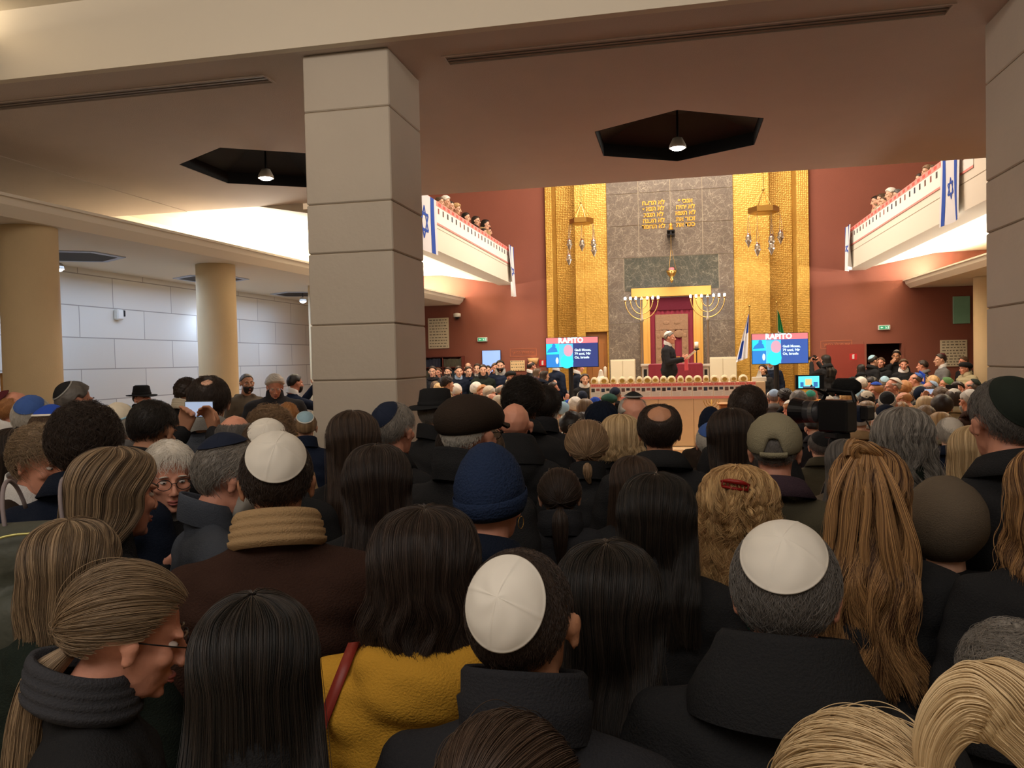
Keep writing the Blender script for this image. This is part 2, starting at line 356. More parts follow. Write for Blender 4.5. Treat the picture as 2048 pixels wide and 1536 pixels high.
# hexagonal recess lights in the left aisle (shown as shallow dark coffers under the aisle ceiling)
for (u, v), lamp, lb in (((150, 512), (116, 537), 'dark hexagonal recess with a bluish spot beside the near round column'), ((423, 557), (440, 588), 'dark hexagonal recess with a bluish spot behind the second round column'), ((600, 588), (606, 602), 'dark hexagonal recess with a bluish spot next to the square stone column')):
    p = onZ(u, v, ZA)
    t = empty('hexagonal_aisle_light', (p[0], p[1], ZA)); tag(t, lb, 'ceiling light', 'aisle ceiling lights')
    P = [(.5*math.sin(pi/3*k), .5*math.cos(pi/3*k)) for k in range(6)]
    b = MB(); b.ring([[(x*1.25, y*1.25, 0) for x, y in P], [(x*1.25, y*1.25, -.012) for x, y in P], [(x*1.05, y*1.05, -.014) for x, y in P]], cap=False); b.obj('border', mat('pale_blue_trim', rgb(190, 200, 220), .6), t)
    b = MB(); b.prism([(x*1.06, y*1.06) for x, y in P], -.011, -.004, 2); b.obj('recess', mat('dark_recess', rgb(60, 56, 54), .7), t)
    q = onZ(*lamp, ZA-.18); lx, ly = q[0]-p[0], q[1]-p[1]
    b = MB(); b.tube([(lx, ly, -.001), (lx, ly, -.14)], .01); b.obj('stem', darkm, t)
    b = MB(); b.lathe([(.02, 0), (.06, -.02), (.08, -.09), (.07, -.09), (.06, -.06), (.02, -.06)], (lx, ly, -.10), 20); lp = b.obj('lamp_housing', white, t, True)
    b = MB(); b.ball((lx, ly, -.185), (.066, .066, .036)); b.obj('bulb', emis('cool_bulb', (.72, .84, 1), 40), lp)
    spot('aisle_spot', (p[0]+lx, p[1]+ly, ZA-.25), 38, COOL, 150, .9)
# side galleries: slab, parapet
def gallery(name, sgn, xf, hp):
    b = MB()
    b.cur = 0
    prof = [(0, 0), (0, hp), (.16, hp), (.16, .19), (.95, .19), (.95, .50), (4.56, .50), (4.56, -.40), (4.40, -.40), (4.36, .0), (4.24, .20), (4.0, .33), (3.6, .37), (2.0, .34), (.50, .06), (.42, 0)]
    # underside
    prof = [(.162, .03)]+prof[3:-1]
    rings = [[(xf+sgn*a, y, 3.93+z) for a, z in prof] for y in (10.61, 20.98)]
    b.ring(rings); struct(b.obj('floor_gallery_'+name.split('_')[-1], cream))
    b = MB(); b.ring([[(xf+sgn*a, y, 3.93+z) for a, z in [(0, 0), (0, hp), (.16, hp), (.16, .028), (.42, .028), (.42, 0)]] for y in (10.61, 20.98)]); struct(b.obj(name, cream))
    g = MB(); g.box((min(xf+sgn*.01, xf-sgn*.003), 10.62, 3.93+.40), (max(xf+sgn*.01, xf-sgn*.003), 20.9, 3.93+.408)); struct(g.obj('trim_groove', joint))
gallery('wall_parapet_left', -1, -4.22, .87)
gallery('wall_parapet_right', 1, 4.12, .94)

# ---- end wall
def wallY(name, x0, x1, z0, z1, y0, y1, m): b = MB(); b.box((x0, y0, z0), (x1, y1, z1)); return struct(b.obj(name, m))
NL, NR, ML, MR = -3.34, 3.23, -1.73, 1.43
DX0, DX1, DZ = 4.55, 5.35, 2.12   # doorway to the right
wallY('wall_end_left', -8.8, NL, 0, ZH, YB, YB+.2, redwall)
b = MB(); b.box((NR, YB, 0), (DX0, YB+.2, ZH)); b.box((DX1, YB, 0), (9.2, YB+.2, ZH)); b.box((DX0, YB, DZ), (DX1, YB+.2, ZH)); struct(b.obj('wall_end_right', redwall))
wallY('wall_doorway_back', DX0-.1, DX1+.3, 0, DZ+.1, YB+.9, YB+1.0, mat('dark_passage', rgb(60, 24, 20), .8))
b = MB(); b.box((DX0-.06, YB-.015, 0), (DX0, YB, DZ+.06)); b.box((DX1, YB-.015, 0), (DX1+.06, YB, DZ+.06)); b.box((DX0, YB-.015, DZ), (DX1, YB, DZ+.06)); struct(b.obj('trim_doorway', redwall))
b = MB(); b.box((3.62, YB-.02, 0), (4.5, YB, DZ)); struct(b.obj('door_2', mat('red_door', rgb(140, 58, 46), .6)))
# gold niche: strip, recessed bay, inner panel
def goldpart(name, boxes):
    b = MB()
    for q in boxes: b.bbox(*q, .012)
    return struct(b.obj(name, gold))
xl1 = onY(1107, 560, YB)[0]; xl2 = onY(1151, 560, YB)[0]
xr1 = onY(1593, 560, YB)[0]; xr2 = onY(1540, 560, YB)[0]
goldpart('wall_gold_left', [((NL, YB-.12, 0), (xl1, YB+.75, ZH)), ((xl1, YB+.65, 0), (xl2+.02, YB+.75, ZH))])
dl0, dl1, dzt = onY(1172, 690, YB)[0], onY(1216, 690, YB)[0], onY(1194, 664, YB)[2]
goldpart('wall_gold_inner_left', [((xl2, YB-.02, 0), (dl0, YB+.75, ZH)), ((dl0, YB-.02, dzt), (ML, YB+.75, ZH)), ((ML-.05, YB-.02, 0), (ML, YB+.75, dzt))])
goldpart('wall_gold_right', [((xr1, YB-.12, 0), (NR, YB+.75, ZH)), ((xr2-.02, YB+.65, 0), (xr1, YB+.75, ZH))])
goldpart('wall_gold_inner_right', [((MR, YB-.02, 0), (xr2, YB+.75, ZH))])
wallY('wall_niche_back', NL, NR, 0, ZH, YB+.76, YB+.9, redwall)
b = MB(); b.bbox((dl0, YB+.1, 0), (ML-.05, YB+.16, dzt)); b.bbox((dl0+.15, YB+.07, .1), (ML-.15, YB+.1, dzt-.3)); struct(b.obj('door_1', dwood))
# marble wall of slabs
def xz(u, v): p = onY(u, v, YB-.1); return p[0], p[2]
b = MB(); b.cur = 1; b.box((ML, YB-.07, 0), (MR, YB+.5, ZH)); b.cur = 0
zr = [xz(1340, v)[1] for v in (382, 447, 512, 580, 645)]   # joint heights from the top
zz = [ZH]+[zr[0]+1.0, zr[0]]+zr[1:]+[0]
xm = [ML, xz(1277, 450)[0], xz(1341, 450)[0], xz(1405, 450)[0], MR]
g = .008
for i in range(len(zz)-1):
    if zz[i+1] < zr[-3]+.01:
        xx = [ML, xz(1283, 600)[0], xz(1405, 600)[0], MR] if zz[i] <= zr[3]+.01 or zz[i+1] < zr[2]-.01 else xm
    else: xx = xm
    if abs(zz[i]-zr[2]) < .01: xx = [ML, xz(1248, 550)[0], xz(1438, 550)[0], MR]
    for j in range(len(xx)-1):
        if abs(zz[i]-zr[2]) < .01 and j == 1: b.cur = 2
        else: b.cur = 0
        if len(xx) == 4 and j == 1 and zz[i] < zr[2]-.01: continue
        b.box((xx[j]+g, YB-.085, zz[i+1]+g), (xx[j+1]-g, YB-.05, zz[i]-g))
struct(b.obj('wall_marble', [marble, mat('pale_joint', rgb(176, 160, 136), .8), marble_d]))
# engraved gilt Hebrew words on the marble
heb = [['אנכי ״', 'לא יהיה', 'לא תשא', 'זכור את', 'כבד את'], ['לא תרצח', 'לא תנאף', 'לא תגנב', 'לא תענה', 'לא תחמד']]
giltm = mat('gilt', rgb(226, 166, 72), .35, metal=.5)
for cidx, (u, lab) in enumerate(((1371, 'right-hand tablet column of five gilt Hebrew lines on brown marble'), (1307, 'left-hand tablet column of five gilt Hebrew lines on brown marble'))):
    t = empty('gilt_inscription', (xz(u, 430)[0], YB-.0925, 0)); tag(t, lab, 'inscription', 'gilt Hebrew lines on the marble')
    for k, s in enumerate(heb[cidx]):
        v = (401.5, 413.5, 425.5, 437.5, 449)[k]+(0 if cidx == 0 else 4)
        me = textmesh('line', s[::-1], .150, giltm, .012, 'CENTER', .006)
        o = place('line', me, t, (0, 0, xz(u, v)[1])); o.rotation_euler = (pi/2, 0, 0)
# ================================================================ PEOPLE: templates
def tintmat(name, rough, spec, bump, bs, var, vs):
    """one material for many things: its colour comes from the object itself, so meshes stay shared"""
    m = mat(name, (.5, .5, .5), rough, spec=spec, bump=bump, bscale=bs); nt = m.node_tree; b = nt.nodes['Principled BSDF']; L = nt.links.new
    oi = nt.nodes.new('ShaderNodeObjectInfo'); tc = nt.nodes.new('ShaderNodeTexCoord'); n = nt.nodes.new('ShaderNodeTexNoise'); n.inputs['Scale'].default_value = vs; L(tc.outputs['Object'], n.inputs[0])
    mr = nt.nodes.new('ShaderNodeMapRange'); mr.inputs[3].default_value = 1-var*1.6; mr.inputs[4].default_value = 1+var*1.6; L(n.outputs['Fac'], mr.inputs[0])
    sc_ = nt.nodes.new('ShaderNodeVectorMath'); sc_.operation = 'SCALE'; L(oi.outputs['Color'], sc_.inputs[0]); L(mr.outputs[0], sc_.inputs['Scale']); L(sc_.outputs[0], b.inputs['Base Color']); return m
T_SKIN = tintmat('skin', .48, .35, .06, 160, .06, 14); T_WOOL = tintmat('wool', .92, .15, .35, 220, .12, 5); T_KNITTED = tintmat('knit', .92, .12, .5, 150, .10, 9); T_KIP = tintmat('cotton', .85, .2, .05, 25, .03, 12)
HO = Vector((0, .028, 1.606))     # head origin (between the ears) of the standing template
NP = Vector((0, -.018, 1.478))     # neck pivot
def _ico(bm, c, r, rot=None, sub=2):
    M = Matrix.Translation(Vector(c)) @ (rot.to_matrix().to_4x4() if rot else Matrix.Identity(4)) @ Matrix.Diagonal((*((r, r, r) if not isinstance(r, (tuple, list)) else r), 1))
    bmesh.ops.create_icosphere(bm, subdivisions=sub, radius=1, matrix=M)
def _cap(bm, p, q, r0, r1, sub=2, seg=14):
    p = Vector(p); q = Vector(q); d = q-p; L = d.length
    if L < 1e-6: return
    M = Matrix.Translation((p+q)/2) @ d.to_track_quat('Z', 'Y').to_matrix().to_4x4()
    bmesh.ops.create_cone(bm, cap_ends=True, segments=seg, radius1=r0, radius2=r1, depth=L, matrix=M)
    _ico(bm, p, r0*.999, sub=sub); _ico(bm, q, r1*.999, sub=sub)
def remesh(parts, vox, smooth=3, fac=.5):
    """parts: ('e',c,r[,rot]) or ('c',p,q,r0,r1) -> one continuous surface (verts, faces)"""
    bm = bmesh.new()
    for p in parts:
        if p[0] == 'e': _ico(bm, *p[1:])
        else: _cap(bm, *p[1:])
    me = bpy.data.meshes.new('t'); bm.to_mesh(me); bm.free()
    o = bpy.data.objects.new('t', me); col.objects.link(o)
    m = o.modifiers.new('r', 'REMESH'); m.mode = 'VOXEL'; m.voxel_size = vox
    s = o.modifiers.new('s', 'SMOOTH'); s.iterations = smooth; s.factor = fac
    out = bpy.data.meshes.new_from_object(o.evaluated_get(bpy.context.evaluated_depsgraph_get()))
    bpy.data.objects.remove(o); bpy.data.meshes.remove(me)
    n = len(out.vertices); V = np.empty(n*3, np.float32); out.vertices.foreach_get('co', V)
    fc = [tuple(p.vertices) for p in out.polygons]; bpy.data.meshes.remove(out)
    return V.reshape(-1, 3).astype(float), fc
def mkmesh(name, V, Fc, m=None, smooth=True):
    me = bpy.data.meshes.new(name); me.from_pydata([tuple(p) for p in V], [], Fc)
    if m: me.materials.append(m)
    if smooth: me.shade_smooth()
    me.update(); return me

def hand(w, d, n, curl=.5, side=1, open_=False):
    """w wrist, d finger direction, n palm normal; side +1 right hand: thumb on the side of cross(d,n)*side"""
    w = Vector(w); d = Vector(d).normalized(); n = Vector(n).normalized(); b = d.cross(n).normalized()*side
    P = []
    for i, (off, L) in enumerate(((.030, .062), (.010, .070), (-.010, .065), (-.029, .052))):
        k = w+d*.085+b*off
        P.append(('c', w+b*off*.55, k, .0145, .0115))
        a = curl*(1+.12*i); e1 = k+(d*math.cos(a*.6)+n*math.sin(a*.6))*L*.55
        e2 = e1+(d*math.cos(a*1.5)+n*math.sin(a*1.5))*L*.5
        P += [('c', k, e1, .0098, .0088), ('c', e1, e2, .0088, .0072)]
    t0 = w+b*.026+d*.022; t1 = t0+(b*.75+d*.55+n*.35).normalized()*.042; t2 = t1+(b*.25+d*.9+n*.3).normalized()*.032
    P += [('c', t0, t1, .0145, .0105), ('c', t1, t2, .0105, .0085)]
    return P
HEAD = [('e', (0, -.014, .030), (.0755, .096, .088)), ('e', (0, .020, -.028), (.062, .068, .088)), ('e', (0, .030, -.074), (.050, .050, .042)),
        ('e', (0, .070, -.098), (.021, .017, .017)), ('c', (0, .086, .010), (0, .109, -.028), .008, .0105), ('e', (0, .110, -.031), (.0115, .010, .009)),
        ('e', (.012, .100, -.036), .0085), ('e', (-.012, .100, -.036), .0085), ('e', (.028, .078, .024), (.025, .013, .008)), ('e', (-.028, .078, .024), (.025, .013, .008)),
        ('e', (.042, .058, -.020), (.021, .022, .021)), ('e', (-.042, .058, -.020), (.021, .022, .021)), ('e', (0, .087, -.061), (.022, .0085, .0052)), ('e', (0, .085, -.071), (.018, .0085, .006))]
for s_ in (1, -1):
    er = Euler((rad(-12), 0, rad(-18*s_)))
    HEAD += [('e', (.084*s_, -.010, .006), (.0095, .021, .021), er), ('e', (.082*s_, -.005, -.018), (.0085, .013, .019), er), ('e', (.0745*s_, .004, -.004), (.007, .009, .012))]
NECK = [('c', (0, .006, 1.55), (0, -.022, 1.43), .054, .064), ('e', (0, -.03, 1.43), (.085, .06, .05))]
TORSO = [('e', (0, .0, 1.27), (.165, .108, .20)), ('c', (-.12, -.015, 1.375), (.12, -.015, 1.375), .055, .055), ('e', (0, .012, 1.08), (.14, .10, .17)), ('e', (0, 0, .93), (.145, .10, .10))]
LEGS = []
for s_ in (1, -1):
    LEGS += [('c', (.085*s_, 0, .88), (.095*s_, .012, .50), .083, .054), ('c', (.095*s_, .012, .50), (.098*s_, -.02, .09), .052, .036), ('c', (.1*s_, -.03, .045), (.112*s_, .13, .035), .036, .028)]
def seated_legs():
    L = []
    for s_ in (1, -1):
        L += [('c', (.09*s_, .0, .93), (.11*s_, .37, .95), .080, .058), ('c', (.11*s_, .37, .94), (.11*s_, .34, .53), .054, .038), ('c', (.11*s_, .32, .475), (.115*s_, .45, .467), .034, .028)]
    return L
ARMS = {  # (elbow, wrist, hand dir, palm normal) for the right side (x>0); left mirrored unless given
    'down': (((.235, -.03, 1.12), (.245, .05, .88), (0, .12, -1), (-1, 0, 0)),)*2,
    'lap': (((.225, -.03, 1.14), (.11, .20, 1.06), (-.1, 1, -.12), (0, 0, -1)),)*2,
    'chest': (((.22, .04, 1.14), (.05, .20, 1.30), (-.75, .1, .55), (0, -1, .2)), ((.235, -.03, 1.12), (.245, .05, .88), (0, .12, -1), (-1, 0, 0))),
    'clasp': (((.235, -.02, 1.13), (.06, .20, 1.08), (-1, .25, .1), (0, -1, 0)),)*2,
    'phone': (((.20, .20, 1.30), (.085, .36, 1.56), (-.35, .1, 1), (-.3, -1, 0)),)*2,
    'clap': (((.21, .10, 1.16), (.045, .26, 1.36), (-.1, .25, 1), (-1, 0, 0)),)*2,
    'chin': (((.20, .14, 1.20), (.075, .16, 1.44), (-.5, .15, 1), (-.6, -1, 0)), ((.235, -.03, 1.12), (.245, .05, .88), (0, .12, -1), (-1, 0, 0))),
    'neck': (((-.0, 0, 0),)*4, ((.29, .10, 1.30), (.15, .01, 1.47), (-.55, -.35, .8), (0, 1, 0))),
    'read': (((.225, .02, 1.14), (.13, .28, 1.20), (-.1, .8, .35), (-.9, 0, .3)),)*2,
}
ARMS['neck'] = (ARMS['down'][0], ((.33, .06, 1.22), (.235, -.115, 1.345), (-.62, -.12, .77), (.1, 1, 0)))
def armparts(pose, r0, r1, r2, hands=True, zs=0, end=1.0):
    out = []
    for s_, (e, w, d, n) in zip((1, -1), ARMS[pose]):
        X = lambda p: Vector((p[0]*s_, p[1], p[2]))
        sh = X((.166 if r0 < .06 else .174, -.015, 1.355 if r0 < .06 else 1.372)); e = X(e); w = X(w)
        w2 = e.lerp(w, end)
        out += [('c', sh, e, r0, r1), ('c', e, w2, r1, r2)]
        if hands: out += hand(w, X(d), X(n), 1.0 if pose in ('phone', 'clasp', 'read') else .35, 1 if s_ > 0 else -1)
    return out
_tc = {}
def body_raw(pose, seated):
    k = ('b', pose, seated)
    if k not in _tc:
        hp = [(p[0], HO+Vector(p[1]), *([HO+Vector(p[2])] if p[0] == 'c' else [p[2]]), *p[3:]) for p in HEAD]
        parts = hp+NECK+TORSO+armparts(pose, .050, .038, .027)+(seated_legs() if seated else LEGS)
        _tc[k] = remesh(parts, .0066, 3, .5)
    return _tc[k]
def headrot(yaw, pitch, roll=0):
    # yaw + = to the person's left, pitch + = looking down, roll + = tilting to the person's right shoulder
    return (Matrix.Rotation(rad(yaw), 3, 'Z') @ Matrix.Rotation(rad(-pitch), 3, 'X') @ Matrix.Rotation(rad(roll), 3, 'Y'))
def headM(hr): return Matrix.Translation(NP) @ headrot(*hr).to_4x4() @ Matrix.Translation(HO-NP)
def body_mesh(pose, seated, hr):
    k = ('bm', pose, seated, hr)
    if k not in _tc:
        V, Fc = body_raw(pose, seated); V = V.copy()
        if any(hr):
            near = (V[:, 2] > 1.42) & (np.hypot(V[:, 0], V[:, 1]) < .17)
            if pose in ('phone', 'clap', 'chin', 'neck'): near &= (V[:, 1] < .155) | (V[:, 2] > 1.51) & (V[:, 1] < .16)
            w_ = np.clip((V[:, 2]-1.43)/.085, 0, 1); w_ = w_*w_*(3-2*w_)*near
            for st in range(1, 5):     # blended rotation in four steps of the angle
                pass
            R1 = np.array(headrot(*hr)); P = V-np.array(NP); Q = P@R1.T
            lev = np.linspace(0, 1, 6)
            out = V.copy()
            for a in range(5):
                sel = (w_ > lev[a]) & (w_ <= lev[a+1])
                if sel.any():
                    Ra = np.array(headrot(*[h*lev[a] for h in hr])); Rb = np.array(headrot(*[h*lev[a+1] for h in hr]))
                    t = ((w_[sel]-lev[a])/.2)[:, None]
                    out[sel] = (P[sel]@Ra.T)*(1-t)+(P[sel]@Rb.T)*t+np.array(NP)
            V = out
        _tc[k] = mkmesh('body', V, Fc, T_SKIN)
    return _tc[k]
# ---- clothing
def coat_raw(kind, pose, seated):
    k = ('c', kind, pose, seated)
    if k not in _tc:
        z0 = .80 if kind == 'coat' else .90
        if seated: z0 = .9
        parts = [('e', (0, -.008, 1.26), (.20, .140, .215)), ('c', (0, -.022, 1.425), (.165, -.018, 1.378), .062, .066), ('c', (0, -.022, 1.425), (-.165, -.018, 1.378), .062, .066), ('c', (-.10, -.018, 1.34), (.10, -.018, 1.34), .11, .11), ('e', (0, 0, 1.05), (.182, .135, .22)), ('c', (0, 0, 1.0), (0, 0, z0+.09), .16, .165),
                 ('c', (-.06, 0, 1.1), (-.075, 0, z0+.05), .125, .13), ('c', (.06, 0, 1.1), (.075, 0, z0+.05), .125, .13), ('c', (-.06, -.022, 1.44), (.06, -.022, 1.44), .05, .05), ('e', (0, -.022, 1.455), (.080, .070, .045))]
        parts += armparts(pose, .070, .060, .044, False, end=.98)
        if kind == 'puffer': parts += [('c', (-.13, -.03, 1.40), (.13, -.03, 1.40), .09, .09)]
        if kind == 'hood':
            parts += [('c', (-.085, -.085, 1.44), (.085, -.085, 1.44), .045, .045), ('e', (0, -.115, 1.40), (.11, .05, .08)), ('c', (-.085, -.085, 1.44), (-.075, .02, 1.45), .042, .035), ('c', (.085, -.085, 1.44), (.075, .02, 1.45), .042, .035)]
        V, Fc = remesh(parts, .0125, 5, .5)
        # cloth folds
        a = np.arctan2(V[:, 0], V[:, 1]); z = V[:, 2]; x = V[:, 0]; y = V[:, 1]
        d = .0035*np.sin(a*7+z*9+np.sin(z*17)*1.3)*np.clip((1.38-z)/.25, 0, 1)+.0022*np.sin(x*52+z*31+np.sin(y*40))+.0018*np.sin(z*75+x*22)
        if kind == 'puffer': d = d*.5+.010*np.abs(np.sin(z*42))*np.clip((1.5-z)*8, 0, 1)
        if kind == 'coat':   # centre back seam and the shoulder seams
            d -= .004*np.exp(-(x/.006)**2)*(y < 0)*(z < 1.42)
        ctr = np.stack([np.clip(x, -.14, .14)*.9, y*0, np.clip(z, .9, 1.38)], 1); n = V-ctr; n /= np.linalg.norm(n, axis=1)[:, None]+1e-6
        V = V+n*d[:, None]
        _tc[k] = (V, Fc)
    return _tc[k]
def coat_mesh(kind, pose, seated):
    k = ('cm', kind, pose, seated)
    if k not in _tc: _tc[k] = mkmesh('coat', *coat_raw(kind, pose, seated), T_WOOL)
    return _tc[k]
def collar_mesh(kind):
    k = ('col', kind)
    if k in _tc: return _tc[k]
    b = MB(); n = 40; G = []
    def ringpts(r, z, back=0, gap=0, tilt=.0):
        out = []
        for j in range(n):
            a = 2*pi*j/n; rr = r
            x = rr*1.10*math.sin(a); y = -.022+rr*math.cos(a); out.append((x, y, z-(.028+tilt)*math.cos(a)+back*(-math.cos(a))))
        return out
    if kind == 'stand': prof = [(.088, 1.445), (.086, 1.47), (.082, 1.50), (.078, 1.525), (.074, 1.528), (.070, 1.522), (.072, 1.48), (.074, 1.45)]
    elif kind == 'high': prof = [(.095, 1.44), (.094, 1.47), (.097, 1.50), (.091, 1.505), (.090, 1.54), (.084, 1.548), (.076, 1.545), (.076, 1.47)]
    elif kind == 'fold': prof = [(.118, 1.445), (.122, 1.448), (.106, 1.478), (.088, 1.508), (.080, 1.512), (.074, 1.502), (.072, 1.46)]
    elif kind == 'spread': prof = [(.146, 1.395), (.142, 1.432), (.126, 1.468), (.108, 1.50), (.098, 1.528), (.090, 1.538), (.080, 1.530), (.074, 1.48)]
    elif kind == 'shirt': prof = [(.080, 1.46), (.076, 1.50), (.071, 1.528), (.067, 1.53), (.066, 1.51), (.07, 1.47)]
    elif kind == 'scarf': prof = [(.092, 1.45), (.102, 1.462), (.103, 1.472), (.097, 1.474), (.100, 1.482), (.100, 1.492), (.094, 1.494), (.097, 1.502), (.096, 1.511), (.090, 1.513), (.093, 1.521), (.090, 1.530), (.084, 1.538), (.074, 1.535), (.070, 1.50)]
    else: prof = [(.10, 1.44), (.112, 1.46), (.108, 1.485), (.09, 1.495), (.08, 1.48)]
    b.ring([ringpts(r, z) for r, z in prof]+[], cap=False)
    me = b.mesh('collar', T_WOOL, True); _tc[k] = me; return me
def trousers_mesh(seated):
    k = ('tr', seated)
    if k not in _tc:
        L = []
        for s_ in (1, -1):
            if seated: L += [('c', (.09*s_, .0, .95), (.11*s_, .375, .958), .098, .073), ('c', (.11*s_, .375, .955), (.11*s_, .345, .56), .070, .055)]
            else: L += [('c', (.085*s_, 0, .93), (.097*s_, .010, .50), .10, .072), ('c', (.097*s_, .010, .50), (.1*s_, -.02, .10), .072, .062)]
        L += [('e', (0, 0, .97 if seated else .93), (.175, .13, .15))]
        _tc[k] = mkmesh('trousers', *remesh(L, .016, 3), T_WOOL)
    return _tc[k]
def shoe_mesh(seated):
    k = ('sh', seated)
    if k not in _tc:
        dz = .43 if seated else 0; dy = .345 if seated else 0
        _tc[k] = []
        for s_ in (1, -1):
            V, Fc = remesh([('c', (.1*s_, -.03+dy, .052+dz), (.114*s_, .14+dy, .042+dz), .047, .040), ('c', (.1*s_, -.02+dy, .12+dz), (.1*s_, -.02+dy, .05+dz), .045, .045)], .009, 2)
            V[:, 2] = np.maximum(V[:, 2], dz+.001); _tc[k].append(mkmesh('shoe', V, Fc, mat('leather', (.015, .012, .01), .4)))
    return _tc[k]
# ---- the scalp and everything that sits on it (head coordinates)
SA, SB, SC, SO = .0775, .098, .0900, np.array([0, -.014, .030])
def scalp(phi, al, off=0.0):
    """phi: 0 front, + towards +x ; al: 0 top .. pi ; arrays ok"""
    phi = np.asarray(phi, float); al = np.asarray(al, float); off = np.asarray(off, float)
    sa = np.sin(al); x = (SA+off)*sa*np.sin(phi); y = (SB+off)*sa*np.cos(phi); z = (SC+off)*np.cos(al)
    z = np.where(z < -.03, z*1.0, z)
    return np.stack(np.broadcast_arrays(x, y, z), -1)+SO
def hairline(phi):
    """largest al covered by hair: forehead, temples, above the ears, nape"""
    a = np.abs(np.asarray(phi))
    return np.interp(a, [0, .55, 1.0, 1.35, 1.62, 1.85, 2.2, pi], [rad(56), rad(60), rad(74), rad(96), rad(84), rad(104), rad(126), rad(134)])
def _tinthair():
    m = bpy.data.materials.new('hair'); m.use_nodes = True; nt = m.node_tree; b = nt.nodes['Principled BSDF']; L = nt.links.new
    at = nt.nodes.new('ShaderNodeAttribute'); at.attribute_name = 'strand'; oi = nt.nodes.new('ShaderNodeObjectInfo'); tp = nt.nodes.new('ShaderNodeAttribute'); tp.attribute_type = 'OBJECT'; tp.attribute_name = 'tip'
    mx = nt.nodes.new('ShaderNodeMix'); mx.data_type = 'RGBA'; L(oi.outputs['Color'], mx.inputs[6]); L(tp.outputs['Color'], mx.inputs[7])
    L(at.outputs['Fac'], mx.inputs[0]); L(mx.outputs[2], b.inputs['Base Color']); b.inputs['Roughness'].default_value = .45; b.inputs['Specular IOR Level'].default_value = .35
    return m
T_HAIR = _tinthair()
def setstrand(me, vals):
    a = me.attributes.new('strand', 'FLOAT', 'POINT'); a.data.foreach_set('value', np.asarray(vals, np.float32))
def curves_obj(name, paths, radii, vals, m, parent):
    """paths (N,K,3)"""
    N, K = paths.shape[:2]
    hc = bpy.data.hair_curves.new(name); hc.add_curves([K]*N)
    hc.attributes['position'].data.foreach_set('vector', paths.reshape(-1).astype(np.float32))
    r = hc.attributes.get('radius') or hc.attributes.new('radius', 'FLOAT', 'POINT'); r.data.foreach_set('value', np.asarray(radii, np.float32).reshape(-1))
    s = hc.attributes.new('strand', 'FLOAT', 'CURVE'); s.data.foreach_set('value', np.asarray(vals, np.float32))
    hc.materials.append(m)
    return hc
rng = np.random.default_rng(3)
def lownoise(seed, fr=(2, 3, 5, 8, 13), am=(1, .8, .6, .4, .3)):
    g = np.random.default_rng(seed); ph = g.uniform(0, 6.28, len(fr))
    return lambda x: sum(a*np.sin(f*x+p) for f, a, p in zip(fr, am, ph))/sum(am)

